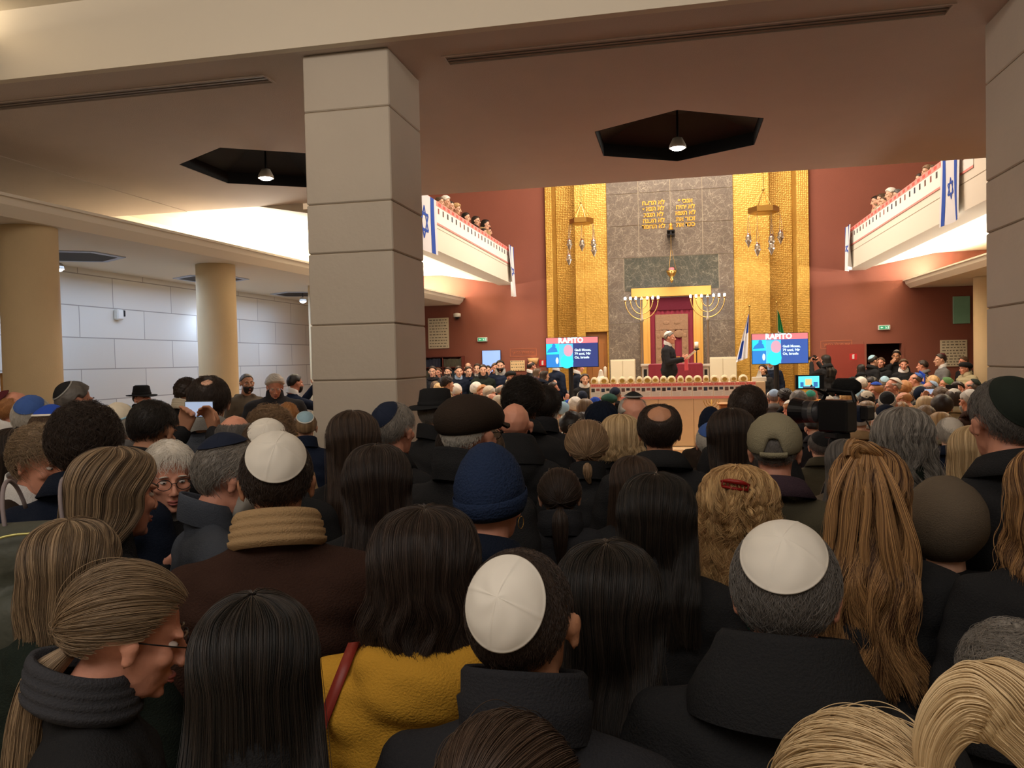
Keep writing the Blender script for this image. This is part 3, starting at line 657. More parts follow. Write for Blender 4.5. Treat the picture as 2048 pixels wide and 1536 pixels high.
def style_long(seed, L=.42, off=.016, flare=.15, wave=.0, wf=2.0, ragged=.04, part=0.0, n=2600, back=1.0, lock=.006, curl=0.0, rad_=.0007):
    """hair that follows the scalp from the crown and then falls; returns shell grid and strand paths. L = length below the ears"""
    N1 = lownoise(seed); N2 = lownoise(seed+50, (4, 7, 11, 17, 23)); N3 = lownoise(seed+90, (6, 9, 14, 19, 31))
    zl = -L
    def path(phi, s, extra=0, rg=0):
        # phi array (N), s array (K) -> (N,K,3)
        phi = phi[:, None]; s = s[None, :]
        sgn = np.where(phi >= 0, 1, -1)
        s1 = .42 if L > .2 else .55
        al = np.clip(s/s1, 0, 1)*rad(97)
        pm = np.interp(al, [0, rad(40), rad(58), rad(80), rad(97)], [0, .15, .75, 1.25, 1.42])
        pe = sgn*(pm+np.abs(phi)*(pi-pm)/pi)
        o = off*(.35+.65*np.clip(al/rad(50), 0, 1))+lock*N2(pe+s*.6)*np.clip(s*2, 0, 1)+extra
        p = scalp(pe, al, o)
        q = np.clip((s-s1)/(1-s1), 0, 1.1)
        e = scalp(pe, rad(97), o)
        zz = e[..., 2]+(zl*(1+ragged*N3(pe*1.0)+rg)-e[..., 2])*q
        h = e[..., 2]-zz
        x = e[..., 0]*(1+flare*q-.10*np.sin(np.clip(q, 0, 1)*pi)*(L > .2))
        yb = -.128-.045*np.clip((-.10-zz)/.10, 0, 1)*(L > .16)*back-.012*N1(pe)
        kk = np.clip((-zz-.02)/.13, 0, 1) if L > .2 else 0*zz
        kk = kk*kk*(3-2*kk)
        y = e[..., 1]+(yb-e[..., 1])*kk*np.clip((np.abs(pe)-1.0)/.6, 0.35, 1)
        if wave: 
            w1 = wave*np.clip(q*1.6, 0, 1); x = x+w1*np.sin(wf*6.28*q+N1(pe)*4+seed); y = y+w1*.6*np.cos(wf*6.28*q+N2(pe)*5)
        r = np.stack([x, y, zz], -1); m = (s > s1)[..., None]&np.ones_like(r, bool)
        out = np.where(m, r, p)
        if curl: out = out+curl*np.clip(s*2, 0, 1)[..., None]*np.stack([np.sin(s*40+pe*23), np.cos(s*37+pe*31), .6*np.sin(s*33+pe*17)], -1)
        return out
    ph = np.linspace(-pi+.0005, pi-.0005, 84); ss = np.linspace(.002, 1, 40)
    G = path(ph, ss)                                   # (84,40,3)
    inner = G[:, -1:, :]*np.array([.6, .75, 1])+np.array([0, -.02, .02]); inner2 = inner*np.array([.2, .6, 1])+np.array([0, -.02, .05])
    G = np.concatenate([G, inner, inner2], 1)
    vals = np.clip(.25+.3*N2(np.repeat(ph, G.shape[1])*1.7), 0, .6)
    g = np.random.default_rng(seed+7); pr = g.uniform(-pi, pi, n); K = 18
    S = np.linspace(.02, 1, K)
    pts = path(pr, S, extra=(g.normal(.0025, .0022, (n, 1))+0), rg=g.normal(0, .035, (n, 1)))
    jit = g.normal(0, .0022, (n, 1, 3))*np.linspace(.2, 1, K)[None, :, None]; pts = pts+jit
    fly = g.random(n) < (.10+curl*6); pts[fly] += (g.normal(0, .008+curl*.4, (fly.sum(), 1, 3))*np.linspace(0, 1, K)[None, :, None]**1.2)
    rr = np.full((n, K), rad_)*np.linspace(1, .45, K)[None, :]
    return G, vals, pts, rr, np.clip(.36+.62*N3(pr*1.9)+g.normal(0, .24, n), 0, 1)
def style_short(seed, h=.012, lo=None, ln=.035, n=2600, mess=.25, top=0, line=None, fringe=False, rad_=.0006, curl=0, sweep=.5):
    """short hair over the scalp; top: bald crown half-angle; fringe: bald on the whole top front"""
    N1 = lownoise(seed); N2 = lownoise(seed+9, (5, 8, 13, 21, 30)); line = line or hairline
    def cov(pe, al):
        k = np.clip((line(pe)-al)/rad(9), 0, 1)
        if top: k = k*np.clip((np.hypot(al*np.cos(pe)+.45, al*np.sin(pe))-top)/rad(8), 0, 1) if not fringe else k*np.clip((al-np.where(np.abs(pe) < 1.9, rad(66), top))/rad(8), 0, 1)
        return k
    ph = np.linspace(-pi, pi, 73)[:-1]; tt = np.linspace(.0, 1, 30)
    PH, T = np.meshgrid(ph, tt, indexing='ij'); AL = T*line(PH)+.004
    k = cov(PH, AL); bumps = 1+.28*N2(PH*1.5+AL*5)*mess*2+.2*N1(AL*4+PH*2)*mess*2
    off = -.014+k*(h*bumps+.014)
    if curl: off = off+k*curl*.5*np.sin(PH*19+AL*3)*np.sin(AL*17+PH*3)
    G = scalp(PH, AL, off)
    G = np.concatenate([G, scalp(ph[:, None], line(ph)[:, None]+.06, -.012)], 1)
    vals = np.clip(.3+.35*N2(np.repeat(ph, G.shape[1])*1.3), 0, .7)
    g = np.random.default_rng(seed+4); M = n*3; al = np.arccos(g.uniform(-.75, 1, M)); pr = g.uniform(-pi, pi, M)
    ok = (cov(pr, al) > .35); al = al[ok][:n]; pr = pr[ok][:n]; n = len(al); K = 6
    s = np.linspace(0, 1, K)[None, :]
    da = ln/.09*g.uniform(.6, 1.2, (n, 1)); dp = g.normal(0, mess, (n, 1))+sweep*np.sin(pr)[:, None]*.3
    A = al[:, None]+da*s*np.where(al[:, None] < .3, .6, 1.0); Pp = pr[:, None]+dp*s*ln/.05/np.maximum(.35, np.sin(al[:, None]))
    o = h*(.55+.55*np.sin(s*pi*.72)**.8)*g.uniform(.8, 1.35, (n, 1))
    pts = scalp(Pp, A, o)
    if curl: 
        f1 = g.uniform(0, 6.28, (n, 1)); pts = pts+curl*s[..., None]*np.stack([np.sin(s*9+f1), np.cos(s*9+f1), np.sin(s*7+f1)], -1)
    rr = np.full((n, K), rad_)*np.linspace(1, .5, K)[None, :]
    return G, vals, pts, rr, np.clip(.5+.3*N2(pr*1.2)+g.normal(0, .2, n), 0, 1)
def style_pull(seed, tie=(pi, rad(100)), off=.010, tail=None, n=1800, tail_r=.03, tailpath=None, bun=0, rad_=.0007, loose=.15, wavy=0):
    """hair combed back to a tie; optional tail along tailpath (points from the tie, head coordinates)"""
    N1 = lownoise(seed); N2 = lownoise(seed+9, (5, 9, 14, 22, 33))
    ph = np.linspace(-pi, pi, 73)[:-1]; tt = np.linspace(0, 1, 26); PH, T = np.meshgrid(ph, tt, indexing='ij'); AL = T*hairline(PH)+.004
    k = np.clip((hairline(PH)-AL)/rad(10), 0, 1)
    G = scalp(PH, AL, -.014+k*(off+.014)+.0018*np.sin(PH*14+AL*4)*k)
    G = np.concatenate([G, scalp(ph[:, None], hairline(ph)[:, None]+.06, -.012)], 1)
    vals = np.clip(.3+.35*N2(np.repeat(ph, G.shape[1])*1.3), 0, .7)
    g = np.random.default_rng(seed+4); al = np.arccos(g.uniform(-.7, 1, n*2)); pr = g.uniform(-pi, pi, n*2); ok = al < hairline(pr)-.02; al = al[ok][:n]; pr = pr[ok][:n]; n = len(al)
    def unit(p, a): return np.stack([np.sin(a)*np.sin(p), np.sin(a)*np.cos(p), np.cos(a)], -1)
    D0 = unit(pr, al); D1 = unit(np.full(n, tie[0]), np.full(n, tie[1])); K = 12; s = np.linspace(0, 1, K)[None, :, None]
    om = np.arccos(np.clip((D0*D1).sum(-1), -.98, 1))[:, None, None]; D = (np.sin((1-s)*om)*D0[:, None]+np.sin(s*om)*D1[:, None])/np.maximum(np.sin(om), .02)
    o = (off+.002+g.normal(0, .0012, (n, 1))+.006*np.sin(s[..., 0]*pi)*(.5+.5*N2(pr*1.5))[:, None])[..., None]+ (.012*s**6)
    pts = SO+D*(np.array([SA, SB, SC])+o)
    if loose: pts = pts+g.normal(0, .004, (n, 1, 3))*loose*np.sin(s*pi)
    fl = g.random(n) < .08; pts[fl] += np.abs(g.normal(0, .0045, (fl.sum(), 1, 1)))*D[fl]*np.sin(s*pi)+g.normal(0, .004, (fl.sum(), 1, 3))*s*(1-s)*3
    rr = np.full((n, K), rad_); v = np.clip(.5+.35*N2(pr*1.7)+g.normal(0, .16, n), 0, 1)
    return G, vals, pts, rr, v
def tail_part(seed, P, r0, n=900, rad_=.0008, wave=.004, taper=.25, bulge=1.25):
    """a lock of hair along path P: (tube grid, strands)"""
    P = np.array(P, float); K = 20; t = np.linspace(0, 1, len(P)); tt = np.linspace(0, 1, K); C = np.stack([np.interp(tt, t, P[:, i]) for i in range(3)], 1)
    for _ in range(3): C[1:-1] = (C[:-2]+2*C[1:-1]+C[2:])/4
    T = np.gradient(C, axis=0); T /= np.linalg.norm(T, axis=1)[:, None]; N_ = np.cross(T, (1, .2, .1)); N_ /= np.linalg.norm(N_, axis=1)[:, None]; B = np.cross(T, N_)
    R_ = r0*(.45+(bulge-.45)*np.sin(np.clip(tt*1.5, 0, 1)*pi/2))*(1-(1-taper)*tt**1.6)
    a = np.linspace(0, 2*pi, 21)[:-1]
    G = C[:, None]+R_[:, None, None]*(np.cos(a)[None, :, None]*N_[:, None]+np.sin(a)[None, :, None]*B[:, None])*(1+.12*np.sin(a*3+seed)[None, :, None])
    g = np.random.default_rng(seed); an = g.uniform(0, 6.28, n)[:, None]; rr_ = np.sqrt(g.uniform(.5, 1.25, n))[:, None]
    an = an+.8*tt[None, :]*np.sin(seed)
    pts = C[None]+(R_*rr_)[..., None]*(np.cos(an)[..., None]*N_[None]+np.sin(an)[..., None]*B[None])
    pts = pts+wave*np.sin(tt*9+g.uniform(0, 6.28, (n, 1)))[..., None]*N_[None]*tt[None, :, None]
    end = g.uniform(.8, 1.08, (n, 1, 1)); pts = pts[:, :1]+(pts-pts[:, :1])*end
    return G, pts, np.full((n, K), rad_)*np.linspace(1, .5, K)[None], np.clip(g.normal(.5, .25, n), 0, 1)
def shell_mesh(G, vals, m, closed_rows=False):
    b = MB(); b.grid(G if not closed_rows else np.transpose(G, (1, 0, 2)), cu=closed_rows)
    me = b.mesh('hair', m, True)
    if closed_rows: vals = np.asarray(vals).reshape(G.shape[0], G.shape[1]).T.reshape(-1)
    if len(me.vertices) == len(vals): setstrand(me, vals)
    return me
# ================================================================ HEADWEAR (head coordinates, on the scalp ellipsoid)
def dirgrid(tilt, side, psi, beta):
    """unit directions at polar angle beta / azimuth psi round an axis tilted back by tilt and to +x by side"""
    ax = np.array([math.sin(side)*math.cos(tilt), -math.sin(tilt), math.cos(tilt)*math.cos(side)]); ax /= np.linalg.norm(ax)
    e1 = np.array([1, 0, 0])-ax*ax[0]; e1 /= np.linalg.norm(e1); e2 = np.cross(ax, e1)
    return np.cos(beta)[..., None]*ax+np.sin(beta)[..., None]*(np.cos(psi)[..., None]*e1+np.sin(psi)[..., None]*e2)
def onscalp(D, off): return SO+D*(np.array([SA, SB, SC])+np.asarray(off)[..., None])
def kippah_mesh(tilt=48, side=0, size=42, off=.012, style='panel'):
    k = ('kip', tilt, side, size, off, style)
    if k in _tc: return _tc[k]
    n = 128; psi = np.linspace(0, 2*pi, n+1)[:-1]; be = np.linspace(.001, 1, 16)*rad(size)
    P, Bt = np.meshgrid(psi, be, indexing='ij')
    q = Bt/rad(size)
    seam = np.zeros_like(P)
    if style == 'panel':
        seam = .0014*np.exp(-((np.mod(P+.35+pi/4, pi/2)-pi/4)/.045)**2)*np.clip(q*6, 0, 1)-.0035*(np.cos(4*(P+.35))*.5+.5)*q*(1-q)*2+.0025*np.exp(-(q/.25)**2)+.0012*np.sin(P*5+q*9)*q*(1-q)*2
    o = off+.0035*(1-q**2)*2.2+seam
    G = onscalp(dirgrid(rad(tilt), rad(side), P, Bt), o)
    rim = onscalp(dirgrid(rad(tilt), rad(side), psi, np.full(n, rad(size+1.0))), np.full(n, off+.0005))[:, None]
    rim2 = onscalp(dirgrid(rad(tilt), rad(side), psi, np.full(n, rad(size+.6))), np.full(n, off-.002))[:, None]
    inn = onscalp(dirgrid(rad(tilt), rad(side), P[:, ::-1], Bt[:, ::-1]), off-.0035)
    b = MB(); b.grid(np.transpose(np.concatenate([G, rim, rim2, inn], 1), (1, 0, 2)), cu=True)
    me = b.mesh('skullcap', T_KIP, True); _tc[k] = me; return me
def kippah_trim(tilt, side, size, off):
    k = ('kipt', tilt, side, size, off)
    if k in _tc: return _tc[k]
    psi = np.linspace(0, 2*pi, 65)[:-1]
    def rg(b_, o_): return onscalp(dirgrid(rad(tilt), rad(side), psi, np.full(64, rad(b_))), np.full(64, o_))
    b = MB(); b.grid(np.array([rg(size-3.4, off+.0015), rg(size-3.2, off+.0030), rg(size+.6, off+.0024), rg(size+1.5, off+.0010), rg(size+1.2, off-.002)]), cu=True)
    me = b.mesh('skullcap_border', T_KIP, True); _tc[k] = me; return me
def cap_grid(prof, tilt=0, n=48, wob=0, seed=1, xs=1.0, ys=1.0):
    """prof: list of (beta deg, offset) rings round the tilted axis; returns grid"""
    psi = np.linspace(0, 2*pi, n+1)[:-1]; N = lownoise(seed, (2, 3, 5, 7, 9)); R_ = []
    for i, (bt, o) in enumerate(prof):
        G = onscalp(dirgrid(rad(tilt), 0, psi, np.full(n, rad(bt))), o+wob*N(psi+i*.35)*min(1, i/3))
        R_.append((G-SO)*np.array([xs, ys, 1])+SO)
    return np.array(R_)
def hat_mesh(kind):
    k = ('hat', kind)
    if k in _tc: return _tc[k]
    out = []; T_KNIT = T_KNITTED if kind in ('beanie', 'knit', 'headscarf') else T_WOOL
    if kind == 'beanie':
        b = MB(); b.grid(cap_grid([(.1, .058), (10, .056), (22, .048), (38, .037), (55, .029), (72, .023), (86, .020), (90, .018), (92, .020), (100, .022), (108, .021), (116, .018), (115, .012), (104, .008)], 8, 60, .0035, 4), cu=True)
        me = b.mesh('beanie', T_KNIT, True); out.append(('beanie', me))
        b = MB(); b.grid(cap_grid([(88, .0205), (89, .023), (97, .0245), (108, .024), (118, .022), (119, .016)], 8, 60, .001, 4), cu=True); out.append(('cuff', b.mesh('cuff', T_KNIT, True)))
    elif kind == 'knit':      # loose knitted hat with soft pleats
        G = cap_grid([(.1, .045), (12, .046), (28, .045), (45, .045), (62, .046), (78, .044), (92, .037), (104, .026), (112, .016)], 28, 90, .003, 9)
        psi = np.linspace(0, 2*pi, 91)[:-1]
        for i in range(len(G)): G[i] = SO+(G[i]-SO)*(1+.022*np.sin(psi*15)*min(1, i/3))[:, None]
        b = MB(); b.grid(G, cu=True); out.append(('knitted_hat', b.mesh('knitted_hat', T_KNIT, True)))
    elif kind == 'baseball':
        psi = np.linspace(0, 2*pi, 73)[:-1]
        prof = [(.1, .030), (14, .030), (30, .029), (48, .027), (66, .024), (84, .018), (96, .014), (99, .010)]
        G = cap_grid(prof, 4, 72, .001, 3)
        # cut the back opening arch: lift the lower rings round the back centre
        back = np.exp(-((psi-3*pi/2)/.34)**4)
        for i, (bt, o) in enumerate(prof):
            if bt > 60:
                Bt = np.full(72, rad(bt))-back*rad(max(0, bt-66)); G[i] = onscalp(dirgrid(rad(4), 0, psi, Bt), np.full(72, o+.004*0))
        b = MB(); b.grid(G, cu=True); out.append(('crown', b.mesh('crown', T_KNIT, True)))
        b = MB(); st = []
        for p_ in np.linspace(3*pi/2-.5, 3*pi/2+.5, 14): st.append(onscalp(dirgrid(rad(4), 0, np.array([p_]), np.array([rad(97)])), np.array([.016]))[0])
        st = np.array(st); dz = np.array([0, 0, .009]); b.grid(np.array([st-dz, st+dz, st+dz+(st-SO)*.03, st-dz+(st-SO)*.03, st-dz])); out.append(('strap', b.mesh('strap', T_KNIT, True)))
        b = MB(); a = np.linspace(-1.1, 1.1, 17); inr = []; outr = []
        for t in a:
            p0 = onscalp(dirgrid(rad(4), 0, np.array([pi/2-t]), np.array([rad(93)])), np.array([.016]))[0]; inr.append(p0)
            outr.append(p0+np.array([math.sin(t)*.018, .075*max(0, math.cos(t*1.35))**.5, -.028*math.cos(t*1.2)-.006]))
        i_, o_ = np.array(inr), np.array(outr); th = np.array([0, 0, .0035])
        b.grid(np.array([i_-th, o_-th, o_+th, i_+th, i_-th])); out.append(('visor', b.mesh('visor', T_KNIT, True)))
    elif kind == 'flatcap':
        psi = np.linspace(0, 2*pi, 73)[:-1]; fr = np.clip(np.sin(psi), 0, 1)     # psi=90deg is the front
        G = []
        for bt, o in [(.1, .026), (16, .028), (32, .032), (48, .036), (62, .038), (74, .034), (84, .026), (92, .015), (94, .010)]:
            g_ = onscalp(dirgrid(rad(6), 0, psi, np.full(72, rad(bt))), np.full(72, o)); g_[:, 1] += .040*fr**1.5*math.sin(rad(min(90, bt*1.15))); g_[:, 2] -= .012*fr**1.5*math.sin(rad(bt)); G.append(g_)
        b = MB(); b.grid(np.array(G), cu=True); out.append(('crown', b.mesh('crown', T_KNIT, True)))
        b = MB(); a = np.linspace(-.95, .95, 17); inr = []; outr = []
        for t in a:
            p0 = onscalp(dirgrid(rad(6), 0, np.array([pi/2-t]), np.array([rad(86)])), np.array([.018]))[0]; inr.append(p0)
            outr.append(p0+np.array([math.sin(t)*.02, .078*max(0, math.cos(t*1.5))**.5, -.018]))
        i_, o_ = np.array(inr), np.array(outr); th = np.array([0, 0, .004])
        b.grid(np.array([i_-th, o_-th, o_+th, i_+th, i_-th])); out.append(('visor', b.mesh('visor', T_KNIT, True)))
    elif kind == 'brim':      # black felt hat
        def rg(rx, ry, z, w_=0): return [(rx*math.sin(a), -.014+ry*math.cos(a), z+w_*math.cos(2*a)) for a in np.linspace(0, 2*pi, 49)[:-1]]
        b = MB(); b.ring([rg(.02, .05, .150), rg(.055, .075, .160), rg(.075, .098, .150), rg(.084, .106, .10), rg(.090, .112, .052), rg(.150, .172, .044, -.008), rg(.153, .175, .048, -.008), rg(.150, .172, .051, -.008), rg(.092, .114, .060)], cap=False)
        out.append(('felt_hat', b.mesh('felt_hat', T_KNIT, True)))
        b = MB(); b.ring([rg(.0905, .1125, .058), rg(.0925, .1145, .060), rg(.0905, .1125, .082), rg(.087, .109, .083)], cap=False); out.append(('hat_band', b.mesh('hat_band', T_KNIT, True)))
    elif kind == 'beret':
        b = MB(); b.grid(cap_grid([(.1, .034), (20, .036), (40, .042), (58, .050), (70, .050), (80, .036), (86, .018), (89, .012)], 14, 48, .004, 5, 1.05, 1.05), cu=True); out.append(('beret', b.mesh('beret', T_KNIT, True)))
    elif kind == 'headscarf':
        b = MB(); b.grid(cap_grid([(.1, .022), (20, .022), (45, .022), (70, .021), (95, .02), (118, .018), (135, .02), (150, .03), (152, .02)], 30, 60, .003, 6), cu=True); out.append(('headscarf', b.mesh('headscarf', T_KNIT, True)))
    elif kind == 'hoodup':
        G = cap_grid([(.1, .056), (14, .054), (30, .052), (50, .052), (72, .054), (95, .054), (118, .050), (138, .050), (152, .060), (160, .075)], 38, 72, .006, 8)
        b = MB(); b.grid(G, cu=True); out.append(('hood', b.mesh('hood', T_KNIT, True)))
    _tc[k] = out; return out
# ================================================================ PERSON ASSEMBLY
def setcol(o, m):
    o.color = (*m[0], 1)
    if len(m) > 1 and m[1] is not None: o['tip'] = [float(x) for x in m[1]]
SKINS = [(rgb(*c),) for n, c in (('fair', (222, 172, 144)), ('rosy', (214, 150, 124)), ('tan', (190, 136, 104)), ('olive', (172, 122, 90)))]
HC = dict(black=(.007, .006, .005), dark=(.018, .011, .008), dbrown=(.032, .019, .012), brown=(.07, .04, .022), lbrown=(.12, .07, .035), ash=(.085, .055, .032), blond=(.38, .25, .12), gold=(.30, .16, .06), auburn=(.055, .020, .009),
          grey=(.12, .105, .09), silver=(.42, .39, .34), white=(.68, .63, .55), ginger=(.36, .15, .05), dgrey=(.09, .08, .072))
HC2 = dict(black=(.032, .022, .016), dark=(.055, .034, .024), dbrown=(.085, .05, .032), auburn=(.66, .37, .15), gold=(.88, .60, .28), blond=(.85, .65, .38), ash=(.42, .29, .17), grey=(.42, .38, .33), brown=(.16, .10, .06), lbrown=(.46, .30, .17), silver=(.62, .57, .5), white=(.82, .77, .69), ginger=(.6, .3, .12), dgrey=(.2, .18, .16))
CC = dict(black=(.018, .018, .019), charcoal=(.022, .022, .025), navy=(.012, .018, .038), dnavy=(.008, .012, .024), brown=(.040, .019, .013), dbrown=(.03, .02, .014), olive=(.075, .066, .042), khaki=(.42, .36, .22), green=(.018, .06, .045), dgreen=(.014, .02, .015),
          mustard=(.52, .27, .03), beige=(.55, .43, .28), cream=(.72, .64, .50), grey=(.16, .155, .15), fleece=(.020, .034, .078), lgrey=(.33, .32, .30), white=(.75, .73, .70), blue=(.05, .11, .34), lblue=(.33, .45, .62), royal=(.02, .07, .42), teal=(.03, .20, .18), camel=(.40, .26, .13),
          burg=(.09, .015, .02), red=(.42, .04, .04), rose=(.5, .2, .18), greenk=(.08, .17, .06), sky=(.36, .55, .66), lightolive=(.26, .23, .15), slate=(.07, .08, .10), tealg=(.03, .22, .16), taupe=(.13, .10, .07), mid=(.045, .045, .05), plum=(.05, .03, .04), offw=(.80, .75, .66))
def cloth(c, bump=.35, bs=220):
    return (CC[c],)
def _once(k, fn):
    if k not in _tc: _tc[k] = fn()
    return _tc[k]
def _eye():
    b = MB(); b.ball((0, 0, 0), .0118, 14, 10); b.cur = 1; b.ball((0, .0052, 0), (.0066, .0078, .0066), 12, 6)
    return b.mesh('eye', [mat('eye_white', rgb(215, 205, 196), .3), mat('iris', rgb(38, 26, 20), .2)], True)
def _brow():
    b = MB(); b.tube([(-.016, -.003, -.002), (-.006, .003, .003), (.006, .003, .0035), (.017, -.006, -.002)], [.0018, .003, .0028, .0012], 6); return b.mesh('eyebrow', T_HAIR, True)
def _lips():
    b = MB(); b.tube([(-.021, -.008, 0), (-.010, .001, .002), (0, .003, .0005), (.010, .001, .002), (.021, -.008, 0)], [.0015, .004, .0048, .004, .0015], 8); b.tube([(-.018, -.008, -.006), (-.008, .0005, -.009), (0, .0015, -.0095), (.008, .0005, -.009), (.018, -.008, -.006)], [.0015, .004, .0045, .004, .0015], 8)
    return b.mesh('lips', mat('lip', rgb(170, 96, 88), .45), True)
def _glasses():
    b = MB()
    for s_ in (1, -1):
        b.tube([(s_*.032+.024*math.cos(a), .103-.010*abs(math.cos(a)+s_)*.2, .002+.019*math.sin(a)) for a in np.linspace(0, 2*pi, 22)], .0014, 6)
        b.tube([(s_*.056, .098, .008), (s_*.074, .07, .012), (s_*.083, .0, .014), (s_*.083, -.015, .002)], .0014, 6)
    b.tube([(-.008, .105, .006), (0, .109, .009), (.008, .105, .006)], .0013, 6)
    return b.mesh('spectacles', darkm, True)
def _beard():
    G = []
    for al in np.linspace(rad(74), rad(150), 11):
        row = []
        for ph in np.linspace(-1.55, 1.55, 24):
            k = min(1, (al-rad(72))/.3)*min(1, (1.56-abs(ph))/.3)
            p = np.array([0, .020, -.045])+np.array([(.060+.010*k)*math.sin(al)*math.sin(ph), (.064+.014*k)*math.sin(al)*math.cos(ph), .085*math.cos(al)])*(.90+.10*k)
            p[2] += .0
            if abs(ph) < .36 and al < rad(88): p[1] -= .012
            row.append(p)
        G.append(row)
    b = MB(); b.grid(G); return b.mesh('beard', T_HAIR, True)
def _hoop():
    b = MB(); b.tube([(0, .017*math.cos(a), .017*math.sin(a)) for a in np.linspace(0, 2*pi, 24)], .0012, 6, False); return b.mesh('earring', brass, True)
STY = {}
def hair_style(key, near):
    """key: (kind, seed, dict items tuple)"""
    kk = (key, near)
    if kk in STY: return STY[kk]
    kind, seed, kw = key; kw = dict(kw)
    if kind == 'long': G, v, P, R_, V = style_long(seed, **kw); cr = False
    elif kind == 'short': G, v, P, R_, V = style_short(seed, **kw); cr = True
    else:
        kw.pop('tailpts', None); kw.pop('tr', None); kw.pop('tn', None); kw.pop('ttaper', None); kw.pop('tw', None)
        G, v, P, R_, V = style_pull(seed, **kw); cr = True
    STY[kk] = [shell_mesh(G, v, None or T_HAIR, cr), (P, R_, V) if near else None, {}]
    return STY[kk]
def H(kind, seed=1, **kw): return (kind, seed, tuple(sorted((a, (b if not isinstance(b, list) else tuple(map(tuple, b)))) for a, b in kw.items())))
SHORT = H('short', 1); CURLY = H('short', 2, h=.022, mess=.6, ln=.05, curl=.008); BALDTOP = H('short', 3, h=.008, top=.62, ln=.03)
FRINGE = H('short', 4, h=.006, top=.9, fringe=True, ln=.02); BUZZ = H('short', 5, h=.004, ln=.008, mess=.2); BOB = H('long', 6, L=.13, off=.022, n=1600); LONG = H('long', 7, L=.34, n=1600)
PULL = H('pull', 8); MEDIUM = H('short', 9, h=.018, ln=.06, mess=.35); BOUF = H('short', 10, h=.030, ln=.06, mess=.3, curl=.004); LONGW = H('long', 11, L=.36, wave=.012, off=.024, n=1600)
LOG = []
def person(u, vt, d, yaw=0, hr=(0, 0, 0), pose='down', seated=False, skin=0, hair=SHORT, hc='dark', hat=None, hatc=None, kip=None, coat='jacket', cc='black', collar='stand', colc=None, wx=1.0, label=None,
           glasses=False, beard=None, face=None, group=None, floor=0.0, trouser='charcoal', seat=None, near=None, lower=True, s=None, extra=None, cl=0):
    near = (d < 5) if near is None else near
    top = {'beanie': .055, 'knit': .045, 'baseball': .032, 'flatcap': .042, 'brim': .05, 'beret': .045, 'headscarf': .025, 'hoodup': .055}.get(hat, .014 if hair else .0)
    if kip and not hat: top = max(top, .016)
    M = headM(hr)
    tp = M @ Vector((0, -.014, .118+top)); 
    # the highest point of a pitched head
    hc_ = M @ Vector((0, -.02, .03)); tp.z = max(tp.z, hc_.z+.093+top)
    p = onD(u, vt, d); base = floor
    drop = -.43 if seated else 0
    if s is None: s = (p[2]-base)/(tp.z+drop)
    LOG.append((round(s, 2), u, vt, label))
    Rz = Matrix.Rotation(rad(yaw), 3, 'Z'); off = Rz @ Vector((hc_.x, hc_.y, 0))*s
    r = empty('person', (p[0]-off.x, p[1]-off.y, p[2]-(tp.z+drop)*s), rad(yaw)); r.scale = (s, s, s)
    tag(r, label, 'person', group)
    T0 = Matrix.Translation((0, 0, drop))
    if face is None: face = math.cos(rad(yaw+hr[0])) < .35
    def part(name, me, mw, m=None, par=r):
        o = place(name, me, par, mw=mw)
        if m is not None: setcol(o, m)
        return o
    bd = part('body', body_mesh(pose, seated, tuple(hr)), T0, SKINS[skin])
    ct = cloth(cc)
    S = Matrix.Diagonal((wx, 1+(wx-1)*.5, 1, 1))
    co = part('coat' if coat != 'sweater' else 'sweater', coat_mesh(coat, pose, seated), T0 @ S, ct)
    if collar: part('collar' if collar != 'scarf' else 'scarf', collar_mesh(collar), T0 @ Matrix.Translation((0, 0, .010+cl)) @ Matrix.Diagonal((.97*(1+(wx-1)*.5), 1, 1, 1)), cloth(colc or cc))
    if lower:
        part('trousers', trousers_mesh(seated), T0, cloth(trouser))
        for me in shoe_mesh(seated): part('shoe', me, T0)
    HM = T0 @ M
    if hair:
        st = hair_style(hair, near); hm = (HC[hc], HC2.get(hc))
        h = part('hair', st[0], HM, hm)
        if near and st[1] is not None and len(st[1][0]):
            if 0 not in st[2]: st[2][0] = curves_obj('hair_strands', *st[1], T_HAIR, None)
            part('hair_strands', st[2][0], Matrix.Identity(4), hm, h)
        kw = dict(hair[2])
        if 'tailpts' in kw and near:
            G, P, R_, V = tail_part(hair[1]+3, kw['tailpts'], kw.get('tr', .03), kw.get('tn', 900), taper=kw.get('ttaper', .25), wave=kw.get('tw', .004))
            b = MB(); b.grid(G, cu=True); me = b.mesh('ponytail', T_HAIR, True); setstrand(me, np.full(len(me.vertices), .3)); t = part('ponytail', me, HM, hm)
            part('hair_strands', curves_obj('hair_strands', P, R_, V, T_HAIR, None), Matrix.Identity(4), hm, t)
    if kip:
        tilt, side, size, kc = kip[:4]; off_ = kip[4] if len(kip) > 4 else .015
        k = part('skullcap', kippah_mesh(tilt, side, size, off_, kip[6] if len(kip) > 6 else 'panel'), HM, cloth(kc))
        if len(kip) > 5 and kip[5]: part('skullcap_border', kippah_trim(tilt, side, size, off_), Matrix.Identity(4), cloth(kip[5], .2, 300), k)
    if hat:
        parts = hat_mesh(hat); first = None
        for i, (nm, me) in enumerate(parts):
            hcx = hatc if not isinstance(hatc, (list, tuple)) else hatc[min(i, len(hatc)-1)]
            if first is None: first = part(nm if len(parts) == 1 or nm in ('beanie', 'felt_hat') else 'hat', me, HM, cloth(hcx, .6, 120))
            else: part(nm, me, Matrix.Identity(4), cloth(hcx, .5, 150), first)
